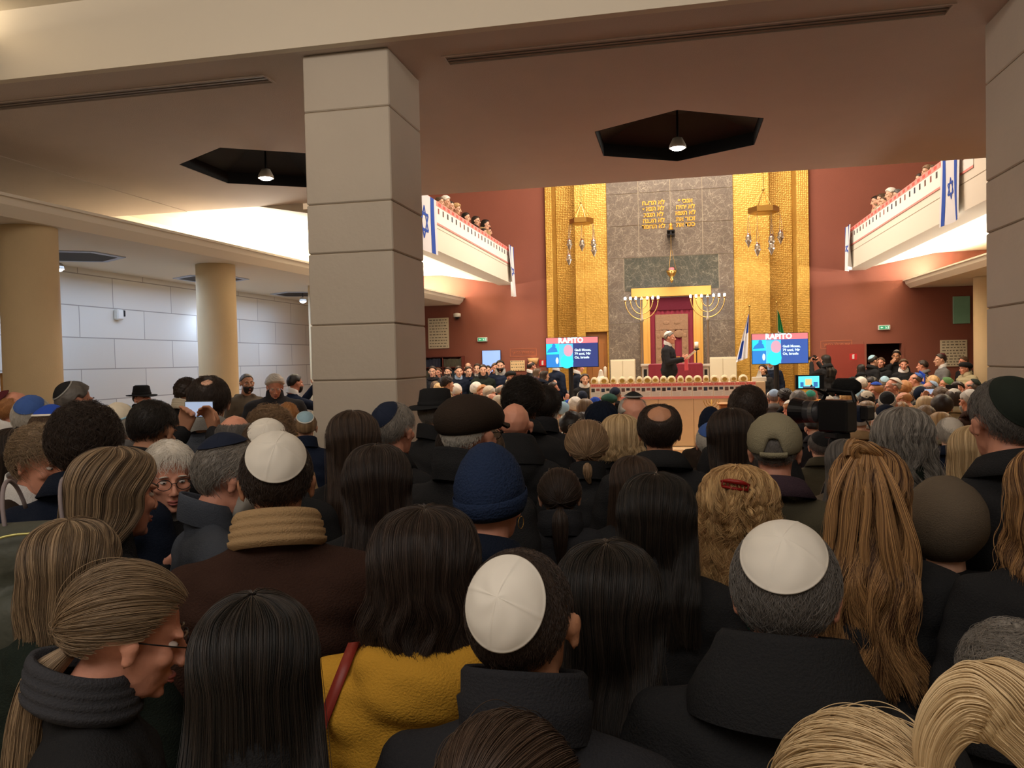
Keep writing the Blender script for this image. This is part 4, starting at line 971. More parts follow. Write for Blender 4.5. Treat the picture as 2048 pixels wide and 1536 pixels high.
    if face:
        em = _once('eye', _eye); bm_ = _once('brow', _brow)
        for s_ in (1, -1):
            part('eye', em, HM @ Matrix.Translation((.0295*s_, .0700, .004)) @ Matrix.Diagonal((1.05, 1, .60, 1)))
            part('eyebrow', bm_, HM @ Matrix.Translation((.030*s_, .0885, .026)) @ Matrix.Diagonal((-s_, 1, 1, 1)), (HC[hc if hair else 'dark'], HC2.get(hc)))
        part('lips', _once('lips', _lips), HM @ Matrix.Translation((0, .0915, -.0625)))
    if glasses: part('spectacles', _once('spec', _glasses), HM)
    if beard: part('beard', _once('beard', _beard), HM, (HC[beard], HC2.get(beard)))
    r['_h'] = 0; del r['_h']
    r_data[r.name] = (HM, s, part)
    return r
r_data = {}
# ================================================================ THE CROWD
def bearing(u): return 11.7-math.degrees(math.atan((u-1024)/F))
def P_(u, vt, d, vy, label, **k):
    return person(u, vt, d, yaw=vy+bearing(u), label=label, **k)
# ---- nearest standing people (top of head in the photo frame, distance in metres, facing relative to the line of sight)
P_(503, 1186, 1.12, -4, 'woman with very long straight black hair covering her back', hair=H('long', 101, L=.52, off=.013, flare=.62, lock=.003, ragged=.02, n=6500, rad_=.0006), hc='black', cc='black', wx=.95, near=True)
P_(1034, 1088, 1.17, -13, 'man in white cloth skullcap, cropped dark hair and charcoal stand-collar jacket', hair=H('short', 102, h=.006, ln=.012, mess=.2, n=9000, rad_=.0004), hc='dark', kip=(57, -4, 43, 'offw', .013), cc='charcoal', collar='high', coat='jacket', skin=2, wx=1.05, hr=(0, -4, -4))
P_(1568, 1044, 1.3, -2, 'grey-haired man in white cloth skullcap and black wool coat', hair=H('short', 103, h=.012, ln=.024, mess=.3, n=9000, rad_=.00045), hc='dgrey', kip=(40, 0, 46, 'offw', .020), cc='black', coat='coat', collar='spread', skin=1, wx=1.16, hr=(0, 4, 0), cl=.012)
pony = P_(1722, 1462, .76, 12, 'blonde woman with high ponytail held by a black tie', hair=H('pull', 104, tie=(pi-.9, rad(60)), off=.016, loose=1.2, n=7000, rad_=.0005, tailpts=[(.060, -.07, .092), (.052, -.082, .150), (.080, -.095, .206), (.130, -.10, .204), (.178, -.105, .158), (.215, -.11, .09), (.245, -.115, .0)], tr=.023, tn=3800, ttaper=.8, tw=.003), hc='blond', cc='taupe', wx=.95, hr=(0, 4, 0), near=True)
P_(2025, 1262, 1.5, 0, 'person with tousled grey hair cut off by the right edge', hair=H('short', 105, h=.030, ln=.06, mess=.6, curl=.006, n=6000, rad_=.0005), hc='grey', cc='black', collar='fold')
clipw = P_(1015, 1452, .86, 6, 'person with brown hair and black clip at the bottom edge', hair=H('pull', 106, tie=(-pi+.75, rad(80)), off=.018, n=6000, rad_=.0005), hc='dbrown', cc='black')
mustard = P_(848, 1022, 1.6, -6, 'woman with wavy dark bob and mustard yellow hooded coat', hair=H('long', 107, L=.165, off=.036, flare=.12, wave=.014, wf=1.2, ragged=.10, lock=.010, n=6500, rad_=.0006), hc='dark', cc='mustard', coat='hood', collar=None, wx=1.12)
P_(1212, 1088, 1.48, -8, 'woman with shoulder-length black hair beside the skullcapped man in charcoal', hair=H('long', 108, L=.25, off=.027, wave=.010, wf=.8, ragged=.07, lock=.008, n=6000, rad_=.0006), hc='black', cc='camel', collar='shirt', wx=.95)
P_(246, 1130, 1.38, -88, 'older woman in glasses with low ash-blonde ponytail looking down to the side', hair=H('pull', 109, tie=(pi, rad(106)), off=.014, loose=.6, n=6000, rad_=.0005, tailpts=[(0, -.10, -.04), (-.01, -.135, -.09), (-.02, -.13, -.18), (-.02, -.115, -.29), (-.02, -.08, -.40)], tr=.030, tn=2200), hc='ash', cc='black', collar='scarf', colc='mid', glasses=True, hr=(0, 17, 0), skin=1, face=True, cl=.01)
P_(135, 1043, 1.8, -14, 'woman with streaked blonde shoulder-length hair and dark green hooded coat', hair=H('long', 110, L=.20, off=.030, flare=.15, wave=.010, wf=.8, lock=.010, n=4500, rad_=.0007), hc='ash', cc='dgreen', coat='hood', collar=None)
P_(222, 895, 2.1, -58, 'woman with long straight dark-blonde hair seen in profile', hair=H('long', 111, L=.36, off=.024, flare=.15, lock=.008, n=5000, rad_=.0007), hc='ash', cc='black', skin=1, hr=(0, 4, 0), face=True)
P_(550, 860, 1.95, -3, 'man in white skullcap, beige scarf and brown wool coat', hair=H('short', 112, h=.008, ln=.016, n=6000, rad_=.0005), hc='dark', kip=(44, 4, 48, 'offw', .016), cc='brown', coat='coat', collar='scarf', colc='camel', wx=1.12, skin=2)
P_(452, 872, 2.5, -84, 'bearded grey man in glasses and navy skullcap leaning to talk', hair=H('short', 113, h=.014, ln=.04, n=3500), hc='grey', kip=(24, 0, 40, 'navy', .024), cc='slate', coat='jacket', beard='silver', glasses=True, skin=1, hr=(0, 14, 0), face=True)
P_(335, 878, 2.75, -172, 'older white-haired man in glasses facing the camera', hair=H('short', 114, h=.014, ln=.05, n=3500), hc='white', cc='black', collar='shirt', colc='lgrey', glasses=True, skin=1, pose='chest', hr=(0, 8, 0))
P_(78, 850, 2.85, -142, 'tousled grey-blond man in brown blazer and white shirt looking sideways', hair=H('short', 115, h=.020, ln=.05, mess=.5, curl=.006, n=4000), hc='ash', cc='dbrown', collar='shirt', colc='white', skin=1, hr=(0, 12, 0), face=True)
P_(166, 810, 2.6, -14, 'man with thick dark hair and dark navy coat behind the blonde profile', hair=H('short', 116, h=.026, ln=.035, mess=.4, curl=.003, n=6000), hc='dark', cc='dnavy', collar='fold', wx=1.05)
phoneman = P_(302, 797, 3.4, -38, 'dark-haired man in black jacket holding up a phone in both hands', hair=H('short', 117, h=.012, ln=.03, n=3500), hc='black', cc='black', collar='fold', pose='phone', skin=2, hr=(0, 16, 0))
P_(416, 750, 3.95, -10, 'tall man with thinning dark hair, grey shirt collar and dark suit', hair=H('short', 118, h=.014, ln=.04, top=.34, n=3000), hc='dark', cc='slate', collar='shirt', colc='lgrey', wx=1.05)
P_(468, 822, 3.5, 0, 'bald man behind the bearded man in navy skullcap', hair=FRINGE, hc='dgrey', cc='black', collar='fold', skin=1)
P_(532, 836, 2.85, 0, 'man in small white skullcap just behind the man with the beige scarf', hair=H('short', 119, h=.014, ln=.04, n=3000), hc='brown', kip=(38, 0, 42, 'offw', .018), cc='black')
P_(540, 820, 4.2, 0, 'woman with curly light-brown hair behind two white skullcaps', hair=H('short', 120, h=.040, mess=.7, ln=.05, curl=.012, n=3500), hc='lbrown', cc='camel', wx=.95)
P_(30, 858, 3.1, 0, 'person with dark brown hair and black coat at the left edge', hair=H('long', 121, L=.12, off=.03, n=2500), hc='dark', cc='black')
P_(102, 812, 3.45, -20, 'person in bright blue and white skullcap bending forward', hair=SHORT, hc='brown', kip=(20, 0, 50, 'royal', .018, 'offw'), cc='dbrown', hr=(0, 22, 0))
P_(62, 790, 4.1, -15, 'man in dark blue skullcap over pale hair near the round column', hair=SHORT, hc='silver', kip=(36, 0, 44, 'blue', .017), cc='taupe')
P_(24, 776, 4.9, -68, 'bald man in glasses and suit by the wooden door at left', hair=FRINGE, hc='ginger', cc='black', collar='shirt', colc='white', glasses=True, skin=1, kip=(45, 0, 30, 'burg', .012), face=True)
P_(145, 762, 5.3, -70, 'grey man in black skullcap with pale border in front of block wall', hair=MEDIUM, hc='dgrey', kip=(50, 0, 42, 'black', .02, 'lgrey'), cc='dbrown', collar='fold', skin=1, face=True)
P_(236, 805, 4.1, -10, 'man in white skullcap with pale blue panel', hair=H('short', 122, h=.012, ln=.03, n=2500), hc='silver', kip=(28, 0, 50, 'cream', .016, 'sky'), cc='grey')
P_(282, 768, 8.5, -150, 'man in black brimmed hat far off by the block wall', hat='brim', hatc='black', hair=SHORT, hc='dark', cc='black', beard='dark', skin=1)
P_(372, 756, 7.2, -50, 'dark-haired woman in black and cream by the block wall', hair=CURLY, hc='dark', cc='black', collar='scarf', colc='cream')
P_(492, 745, 10.3, -160, 'bearded man in olive hooded jacket facing back by the round column', hair=BUZZ, hc='dgrey', cc='taupe', coat='hood', collar=None, beard='dark', skin=2)
P_(549, 749, 9.2, -178, 'heavy white-haired man in dark grey shirt looking down', hair=BOUF, hc='white', cc='mid', collar='shirt', skin=1, wx=1.35, hr=(0, 22, 0))
P_(588, 747, 10.8, -60, 'bearded man in navy jacket raising a phone by the square column', hair=SHORT, hc='black', cc='navy', collar='shirt', colc='white', beard='dark', pose='phone', skin=1)
P_(610, 822, 5.6, 0, 'person in pale blue patterned skullcap left of the square column', hair=SHORT, hc='lbrown', kip=(35, 0, 44, 'sky', .016, 'offw'), cc='navy')
P_(575, 806, 6.6, 0, 'woman with wavy ginger-brown hair left of the square column', hair=CURLY, hc='ginger', cc='camel', wx=.9)
# before the stone column and the middle
P_(706, 822, 3.15, 4, 'woman with long brown hair in front of the square stone column', hair=H('long', 130, L=.34, off=.024, flare=.25, n=3500), hc='dbrown', cc='black')
P_(783, 802, 3.55, -38, 'grey-haired man in navy skullcap before the square stone column', hair=H('short', 131, h=.012, ln=.03, n=3500), hc='grey', kip=(46, -8, 46, 'navy', .017), cc='black', collar='fold', skin=1)
P_(752, 890, 2.45, 0, 'woman with long wavy near-black hair in front of the skullcapped man at the column', hair=H('long', 132, L=.36, off=.026, wave=.014, wf=1.1, n=4500), hc='dark', cc='black')
P_(932, 776, 2.75, -38, 'man in brown flat cap and black overcoat', hat='flatcap', hatc='dbrown', hair=H('short', 133, h=.008, ln=.016, n=3000), hc='silver', cc='black', coat='coat', collar='high', skin=1, glasses=True, wx=1.12)
P_(868, 772, 4.7, -50, 'bearded man in black brimmed hat beside the stone column', hat='brim', hatc='black', hair=SHORT, hc='grey', cc='black', beard='silver', skin=2)
P_(1028, 804, 3.9, -6, 'bald man in black hooded jacket behind the flat cap', hair=None, hc='dgrey', cc='black', coat='hood', collar='spread', skin=1, cl=.012)
P_(1045, 756, 4.25, -14, 'tall man with thick curly black hair', hair=H('short', 135, h=.026, mess=.6, ln=.05, curl=.008, n=4000), hc='black', cc='black', collar='fold', skin=1)
P_(1086, 770, 4.75, -5, 'person with smooth black hair behind the tall curly-haired man', hair=H('short', 136, h=.022, ln=.05, n=2500), hc='black', cc='charcoal')
hoopw = P_(976, 883, 2.12, -28, 'woman in navy fleece beanie with gold hoop earring', hat='beanie', hatc=['fleece', 'fleece'], hair=None, cc='dnavy', collar='fold', skin=1, hr=(0, 0, 0))
P_(1173, 843, 3.6, 0, 'woman with light-brown hair tied low in black coat', hair=H('pull', 137, tie=(pi, rad(112)), off=.020, loose=.8, n=4500, tailpts=[(0, -.11, -.05), (0, -.13, -.075), (0, -.13, -.11), (.01, -.12, -.14)], tr=.022, tn=700, rad_=.0008), hc='lbrown', cc='black')
P_(1241, 830, 3.95, 0, 'woman with short bobbed blonde hair', hair=H('long', 138, L=.09, off=.026, wave=.006, lock=.008, n=4000, rad_=.0008), hc='blond', cc='black', skin=1, wx=.95)
P_(1318, 803, 3.35, 0, 'man with bald crown, dark side hair and black overcoat', hair=H('short', 139, h=.013, ln=.03, top=.74, n=4500), hc='dark', cc='black', coat='coat', collar='fold', wx=1.1, skin=2)
P_(1266, 783, 4.45, -165, 'bald man in glasses and small clipped skullcap looking down', hair=FRINGE, hc='silver', kip=(20, 0, 34, 'black', .012, 'silver' if 0 else 'lgrey'), cc='black', glasses=True, skin=1, hr=(0, 22, 0))
P_(1203, 800, 5.05, 0, 'woman in dark navy padded hat with fur trim', hat='knit', hatc='dnavy', hair=H('long', 141, L=.10, off=.02, n=1200), hc='black', cc='black', coat='puffer')
P_(1118, 935, 2.95, 0, 'small girl with smooth dark ponytail', hair=H('pull', 142, tie=(pi, rad(104)), off=.010, n=5000, tailpts=[(0, -.10, -.02), (0, -.14, -.06), (0, -.15, -.15), (0, -.145, -.26)], tr=.032, tn=2000), hc='dark', cc='charcoal', coat='puffer', collar='high', wx=.95)
P_(1268, 912, 2.95, 10, 'woman with dark-brown hair and cheek visible in the middle of the crowd', hair=H('long', 143, L=.20, off=.02, n=3000), hc='dbrown', cc='black', skin=1)
P_(1312, 950, 2.15, -6, 'woman with long black hair touching her neck with her hand', hair=H('long', 144, L=.30, off=.032, wave=.012, wf=.8, n=6500, lock=.009, rad_=.0006), hc='black', cc='black', pose='neck', skin=2)
redclip = P_(1475, 935, 2.4, 0, 'woman with curly golden hair held by a red claw clip', hair=H('long', 145, L=.24, off=.034, flare=.34, wave=.012, curl=.016, lock=.012, ragged=.10, n=7500, rad_=.0006), hc='gold', cc='green', wx=.95)
P_(1548, 822, 2.75, -2, 'man in khaki baseball cap and olive jacket with brown collar', hat='baseball', hatc=['lightolive']*3, hair=H('short', 146, h=.005, ln=.01, n=4000, rad_=.0005), hc='dgrey', cc='olive', coat='jacket', collar='fold', colc='plum', skin=1, wx=1.14)
P_(1463, 816, 3.4, 8, 'woman with long straight dark hair between the blue skullcap and khaki cap', hair=H('long', 147, L=.36, off=.022, flare=.2, n=4000), hc='dark', cc='black')
P_(1495, 770, 4.05, 0, 'man with cropped dark brown hair behind the khaki cap', hair=H('short', 148, h=.016, ln=.02, n=3500), hc='dark', cc='black')
P_(1421, 845, 4.3, 0, 'grey-haired man in royal blue skullcap and dark jacket', hair=H('short', 149, h=.010, ln=.02, n=2500), hc='silver', kip=(24, 0, 50, 'blue', .016), cc='dbrown', skin=1)
P_(1421, 812, 5.6, -8, 'person in navy knitted beanie before the stone platform', hat='beanie', hatc=['navy', 'navy'], hair=None, cc='dbrown', collar='high')
bun = P_(1738, 893, 2.05, -6, 'woman with long wavy auburn-blonde hair in a half-up bun', hair=H('long', 150, L=.44, off=.018, flare=.35, wave=.020, wf=1.4, lock=.012, ragged=.14, n=8000, curl=.004, rad_=.0006), hc='auburn', cc='black', wx=1.02)
P_(1806, 815, 3.0, -6, 'man with long thinning grey hair', hair=H('long', 151, L=.20, off=.022, flare=.25, wave=.018, wf=1.5, lock=.010, ragged=.12, curl=.004, n=5000), hc='grey', cc='dgreen', skin=1)
P_(1692, 878, 3.6, 0, 'person with smooth grey-brown hair behind the half-up bun', hair=H('long', 152, L=.22, off=.020, n=2500), hc='dgrey', cc='taupe')
P_(2014, 752, 2.42, 34, 'tall man in dark green skullcap at the right edge looking left', hair=H('short', 153, h=.012, ln=.03, n=4000), hc='dgrey', kip=(52, 6, 56, 'dgreen', .018, None, 'smooth'), cc='black', coat='coat', collar='fold', skin=1, wx=1.12)
P_(1948, 852, 3.3, 0, 'woman with long wheat-blonde hair behind the tall man in green skullcap', hair=H('long', 154, L=.34, off=.022, wave=.010, flare=.3, n=3500), hc='blond', cc='black')
P_(1890, 950, 2.25, 0, 'person in brown wool hood and black padded coat', hat='hoodup', hatc='taupe', hair=None, cc='black', coat='puffer', collar=None, wx=1.05)
P_(2128, 890, 1.78, 14, 'woman with auburn-brown hair at the right edge', hair=H('long', 155, L=.20, off=.026, wave=.008, n=3500), hc='auburn', cc='black', skin=1)
P_(1832, 893, 3.7, 0, 'woman with dark-brown hair left of the wheat-blonde hair', hair=H('long', 156, L=.16, off=.02, n=2000), hc='brown', cc='navy')
P_(905, 852, 4.15, 0, 'short person with dark brown hair behind the flat-capped man', hair=MEDIUM, hc='dark', cc='black')
P_(962, 850, 3.35, -10, 'short person with brown hair below the bald man', hair=MEDIUM, hc='brown', cc='black')

# ---- standing row along the end wall, left of the platform (far)
stood = {}
G1 = 'people standing by the end wall on the left'
for (u, v, d, vy, k, lab) in [
    (865, 731, 18.2, 170, dict(cc='charcoal', hc='dark'), 'dark-haired man in charcoal jacket next to the stone column, below the bookshelf'),
    (876, 735, 19.7, 165, dict(cc='slate', hc='brown', skin=1), 'brown-haired man peeping out behind the first man by the bookshelf'),
    (896, 733, 18.9, 160, dict(cc='black', hc='dark', beard='dark'), 'bearded man in black under the right end of the bookshelf'),
    (917, 731, 17.8, 190, dict(cc='dnavy', hc='dark', collar='shirt', colc='lblue'), 'man in dark blazer over pale blue shirt'),
    (936, 724, 20.2, 175, dict(cc='black', hc='brown', hair=FRINGE, skin=0), 'balding man standing highest at the back of the left row'),
    (936, 732, 18.5, 200, dict(cc='navy', hc='dark', skin=0), 'man in navy jacket with pale round badge on his chest'),
    (955, 726, 19.4, 165, dict(cc='black', hc='dark', collar='shirt', colc='white'), 'dark-haired man in black suit and white shirt left of the blue screen'),
    (966, 728, 17.7, 180, dict(cc='dgreen', hc='dark', collar='high', colc='black', wx=1.1), 'man in dark green blazer over black turtleneck'),
    (976, 730, 20.1, 170, dict(cc='lblue', hc='dark'), 'man in pale blue shirt directly below the blue screen'),
    (990, 725, 18.8, 190, dict(cc='dnavy', hc='brown', skin=1), 'man half hidden behind the navy sweater under the blue screen'),
    (1000, 719, 17.8, 178, dict(cc='navy', hc='black', beard='black', collar='high', colc='lgrey', pose='clasp', wx=1.1), 'bearded man in navy sweater with arms folded'),
    (1021, 740, 16.8, 200, dict(cc='black', hc='dark', hat='beret', hatc='black', collar='scarf', colc='cream', skin=1), 'woman in black beret and cream collar'),
    (893, 752, 12.2, -60, dict(cc='camel', hc='dark', hair=CURLY), 'curly-haired man in tan sweater seen from behind'),
    (1062, 722, 19.2, -60, dict(cc='charcoal', hc='dark', hair=BALDTOP, collar='shirt', colc='white', skin=1), 'man in grey suit standing under the small lamp, facing the platform'),
    (1074, 735, 18.4, -70, dict(cc='plum', hc='brown', skin=1, hair=LONG), 'woman with reddish-brown hair beside the man in grey suit'),
    (1088, 740, 17.4, -60, dict(cc='dnavy', hc='dark', hair=LONG, pose='clap'), 'dark-haired woman in navy clapping left of the left screen'),
    (1114, 716, 18.6, -50, dict(cc='navy', hc='dark', collar='shirt', colc='white'), 'man in navy suit standing behind the left screen'),
    (1156, 722, 18.2, -70, dict(cc='dnavy', hc='brown', collar='shirt', colc='white', skin=1), 'man in navy suit whose head shows below the left screen'),
    (1169, 746, 15.4, 190, dict(cc='black', hc='dark', hair=LONG, collar='scarf', colc='white', skin=0), 'dark-haired woman in black jacket and white blouse left of the poster-covered platform'),
    (1105, 763, 13.4, -95, dict(cc='teal', hc='dark', pose='clap', skin=1), 'man in green t-shirt clapping with raised hands below the left screen')]:
    k = dict(hair=SHORT, near=False, collar='fold', **{a: b for a, b in k.items() if a not in ('hair', 'collar')}, ) | {a: b for a, b in k.items() if a in ('hair', 'collar')}
    stood[lab] = P_(u, v, d, vy, lab, group=G1, **k)
G2 = 'people standing by the end wall on the right'
for (u, v, d, vy, k, lab) in [
    (1722, 727, 17.6, 5, dict(cc='black', hc='black', hair=LONG), 'black-clothed woman seen from behind left of the dark doorway'),
    (1746, 710, 18.3, -60, dict(cc='black', hc='black', kip=(36, 0, 46, 'sky', .016)), 'man in black with pale blue skullcap beside the dark doorway'),
    (1762, 714, 18.9, 165, dict(cc='black', hc='brown', skin=1), 'brown-haired man in black facing the room by the dark doorway'),
    (1793, 700, 18.9, 170, dict(cc='black', hc='black', kip=(24, 0, 40, 'offw', .018), pose='chin', skin=3), 'man in white skullcap covering his mouth in the doorway'),
    (1807, 718, 17.8, 185, dict(cc='black', hc='brown', hair=CURLY, collar='scarf', colc='white', skin=1), 'brown-haired woman in black jacket and white blouse at the doorway edge'),
    (1846, 720, 17.2, 80, dict(cc='grey', hc='dark', hair=MEDIUM, skin=1), 'dark-haired man in grey jacket bowing to the left'),
    (1882, 706, 16.5, 110, dict(cc='grey', hc='dark', kip=(30, 0, 40, 'burg', .015), collar='shirt', colc='white', pose='read', glasses=True, skin=0), 'man in grey blazer holding a blue folder'),
    (1928, 712, 17.4, 130, dict(cc='black', hc='brown', skin=1), 'brown-haired man behind the black cap near the round column'),
    (1931, 722, 16.0, 120, dict(cc='khaki', hat='beret', hatc='black', hc='dark', coat='puffer', collar='high', skin=1, wx=1.3), 'man in black cap and khaki padded jacket'),
    (1652, 708, 18.2, 40, dict(cc='black', hc='black', hair=LONG, pose='phone', skin=1), 'photographer in black aiming a camera right of the right screen'),
    (1526, 728, 17.9, 150, dict(cc='black', hc='black', hair=LONG), 'dark figure in black behind the white box left of the right screen'),
    (1541, 712, 18.4, 170, dict(cc='dnavy', hc='dark', collar='shirt', colc='lblue'), 'man in navy suit standing behind the right screen'),
    ]:
    k = dict(hair=SHORT, near=False, collar='fold') | k
    stood[lab] = P_(u, v, d, vy, lab, group=G2, **k)
# ================================================================ ARK WALL, PLATFORM AND FITTINGS
def pt(u, v, Y): p = onY(u, v, Y); return float(p[0]), float(p[2])
def rectY(u0, v0, u1, v1, Y):
    xa, za = pt((u0+u1)/2, v0, Y); xb, zb = pt((u0+u1)/2, v1, Y); xl = pt(u0, (v0+v1)/2, Y)[0]; xr = pt(u1, (v0+v1)/2, Y)[0]; return xl, zb, xr, za
HP = .60
b = MB(); b.bbox((-1.72, 14.9, 0), (1.66, 20.88, HP), .01); struct(b.obj('floor_platform', mat('platform_stone', rgb(206, 188, 160), .5, var=.05)))
# stone parapet of the reading platform with two steps
bl, _, br, bt = rectY(1180, 768, 1532, 893, 14.5)
b = MB(); n = 5
for k in range(n): b.bbox((bl+(br-bl)*k/n+.002, 14.5, .32), (bl+(br-bl)*(k+1)/n-.002, 14.88, 1.44), .005)
pf = b.obj('platform_front', mat('honey_stone', rgb(224, 196, 156), .45, bump=.1, bscale=20, var=.05)); tag(pf, 'honey-coloured stone front of the reading platform, red posters along its top', 'platform front')
for k, (y, z) in enumerate(((13.7, .16), (14.1, .31))):
    b = MB(); b.bbox((bl-.15, y, .001), (br+.15, 14.9 if k else 14.9, z-.001) if k == 0 else (br+.15, 14.9, z), .01)
    if k == 0: b = MB(); b.bbox((bl-.15, y, .001), (br+.15, 14.09, z), .01)
    tag(b.obj('stone_step', mat('honey_stone', rgb(224, 196, 156), .45, bump=.1, bscale=20, var=.05)), ('lower' if k == 0 else 'upper')+' stone step at the foot of the platform front', 'step', 'platform steps')
# row of red and white posters on the platform front
pinkm = mat('poster_pink', rgb(240, 150, 140), .8); greyp = [mat('photo_%d' % i, rgb(*c), .6) for i, c in enumerate(((70, 66, 64), (112, 84, 76), (58, 66, 86), (150, 96, 90), (60, 52, 50)))]
ORD = ['leftmost', 'second', 'third', 'fourth', 'fifth', 'sixth', 'seventh', 'eighth', 'ninth', 'tenth', 'eleventh', 'twelfth', 'thirteenth', 'fourteenth', 'fifteenth', 'sixteenth', 'seventeenth', 'rightmost']
px0, px1 = bl+.02, pt(1512, 780, 14.5)[0]; NPo = 16; pw = (px1-px0)/NPo
for k in range(NPo):
    t = empty('poster', (px0+pw*(k+.5), 14.497, 1.30)); lab = ('leftmost' if k == 0 else 'rightmost' if k == NPo-1 else ORD[k]+' from left')
    tag(t, lab+' of the red and white posters along the platform front', 'poster', 'posters on the platform front')
    h = pw/2-.003; b = MB(); b.box((-h, -.003, -.145), (h, 0, .145)); b.obj('sheet', paper, t)
    b = MB(); b.box((-h, -.005, .088), (h, -.003, .143)); hd = b.obj('header', pinkm, t)
    b = MB(); [b.box((-.06+.03*i, -.006, .105), (-.042+.03*i, -.005, .128)) for i in range(5)]; b.obj('lettering', redp, hd)
    b = MB(); b.box((-h, -.005, -.140), (h, -.003, -.095)); b.obj('footer', pinkm, t)
    for i, (a0, a1, z0, z1) in enumerate(((-.075, -.012, .0, .065), (.012, .075, .018, .065))):
        b = MB(); b.box((a0, -.005, z0), (a1, -.003, z1)); b.obj('photograph', greyp[(k*2+i*3) % 5], t)
    b = MB(); [b.box((-.07, -.004, -.02-.018*i), (.07-.02*(i % 2), -.003, -.026-.018*i)) for i in range(4)]; b.obj('text_lines', mat('ink_grey', rgb(206, 200, 194), .8), t)
# pale round ornaments along the top of the front
us = [1187, 1207, 1225, 1243, 1260, 1277, 1293, 1309, 1325, 1341, 1359, 1376, 1393, 1410, 1427, 1447, 1465, 1484]
straw = mat('straw', rgb(228, 212, 176), .85, bump=.6, bscale=90, var=.15, vscale=30)
for k, u in enumerate(us):
    x, z = pt(u+2, 763, 14.7); t = empty('straw_ornament', (x, 14.68, 1.441))
    lab = 'leftmost' if k == 0 else 'rightmost' if k == len(us)-1 else ORD[k]+' from left'
    tag(t, lab+' of the round straw ornaments standing on the platform front', 'ornament', 'straw ornaments on the platform front')
    sz = .07+.012*math.sin(k*2.3)
    b = MB(); b.lathe([(sz*.8, 0), (sz, .02), (sz*1.02, .05), (sz*.8, .10), (sz*.4, .125), (.004, .13)], n=14); b.obj('bowl', straw, t, True)
    b = MB(); R_ = [[(sz*.60*math.cos(a), -sz*.95+.004*i-.012, .055+sz*.50*math.sin(a)) for a in np.linspace(0, 2*pi, 15)[:-1]] for i in (0, 3)]; b.ring(R_); b.obj('disc', mat('old_gold', rgb(176, 142, 70), .5, metal=.5), t)
# small white things at both ends of the platform front
def simple(name, label, cat, build, m, loc=(0, 0, 0), smooth=False, group=None):
    b = MB(); build(b); o = b.obj(name, m, smooth=smooth, loc=loc); return tag(o, label, cat, group)
x, z = pt(1201, 766, 14.7); t = empty('white_model', (x, 14.68+.13, 1.441)); tag(t, 'small white cone-shaped model at the left end of the platform front', 'model')
b = MB(); b.lathe([(.13, 0), (.12, .05), (.07, .12), (.05, .14), (.035, .24), (.004, .27)], n=10); b.obj('cone', white, t); b = MB(); b.lathe([(.135, 0), (.135, .02), (.12, .022)], n=18); b.obj('rim', white, t)
x, z = pt(1211, 735, 15.2); t = empty('candlestick', (x, 15.1, HP)); tag(t, 'tall white candlestick behind the white model on the platform', 'candlestick')
b = MB(); b.lathe([(.06, 0), (.06, .02), (.015, .04), (.012, .9), (.04, .93), (.04, .95)], n=14); b.obj('stand', white, t, True); b = MB(); b.lathe([(.028, .95), (.028, 1.14), (.004, 1.16)], n=14); b.obj('candle', mat('wax', rgb(240, 232, 214), .5), t, True)
x, z = pt(1512, 760, 14.7); t = empty('tissue_box', (x+.05, 14.68, 1.441)); tag(t, 'white tissue box at the right end of the platform front', 'box'); b = MB(); b.bbox((-.12, -.06, 0), (.12, .06, .08)); b.obj('carton', white, t); b = MB(); b.add([(-.05, 0, .08), (.05, .01, .08), (.03, .02, .18), (-.01, -.01, .2), (0, .03, .08)], [(0, 1, 2, 3), (1, 4, 2), (4, 0, 3), (4, 3, 2)]); b.obj('tissue', paper, t)

# ---- ark: golden frame, velvet curtain
YW = YB-.086
x0, z0, x1, z1 = rectY(1263, 575, 1422, 593, YW); xa, _, xb, _ = rectY(1282, 650, 1301, 700, YW); xc, _, xd, _ = rectY(1387, 650, 1406, 700, YW)
t = empty('ark', ((x0+x1)/2, YW, HP)); cxk = (x0+x1)/2; tag(t, 'golden framed ark with crimson embroidered curtain in the marble wall', 'ark')
goldf = mat('gold_frame', rgb(226, 170, 86), .4, metal=.35)
b = MB(); b.bbox((x0-cxk, -.16, z0-HP), (x1-cxk, -.001, z1-HP), .008); b.obj('lintel', goldf, t)
for q0, q1 in ((xa, xb), (xc, xd)): b = MB(); b.bbox((q0-cxk, -.12, .001), (q1-cxk, -.001, z0-HP), .008); b.bbox((q0-cxk+.06, -.135, .02), (q1-cxk-.06, -.12, z0-HP-.03), .004); b.obj('door_post', goldf, t)
G = []; xs = np.linspace(xb-cxk+.002, xc-cxk-.002, 90)
for zz_ in np.linspace(.05, z0-HP-.02, 10): G.append([(x, -.03-.014*math.sin(x*52)-.006*math.sin(x*23+zz_), zz_) for x in xs])
b = MB(); b.grid(G); cu = b.obj('curtain', velvet, t, True)
b = MB(); b.bbox((xb-cxk, -.06, z0-HP-.35), (xc-cxk, -.045, z0-HP-.02)); b.obj('valance', mat('velvet_dark', rgb(92, 20, 36), .85, bump=.3, bscale=40), cu)
emb = mat('embroidery', rgb(146, 112, 84), .8, bump=.8, bscale=60, var=.25, vscale=25)
W = (xc-xb)/2; m0 = (xb+xc)/2-cxk; H0 = z0-HP
b = MB(); yq = -.075
def pl(a, c, d, e): b.bbox((m0+a*W, yq, c*H0), (m0+d*W, yq+.02, e*H0), .004)
pl(-.76, .18, -.46, .70); pl(.46, .18, .76, .70); pl(-.76, .702, .76, .84); pl(-.13, .52, .13, .70)
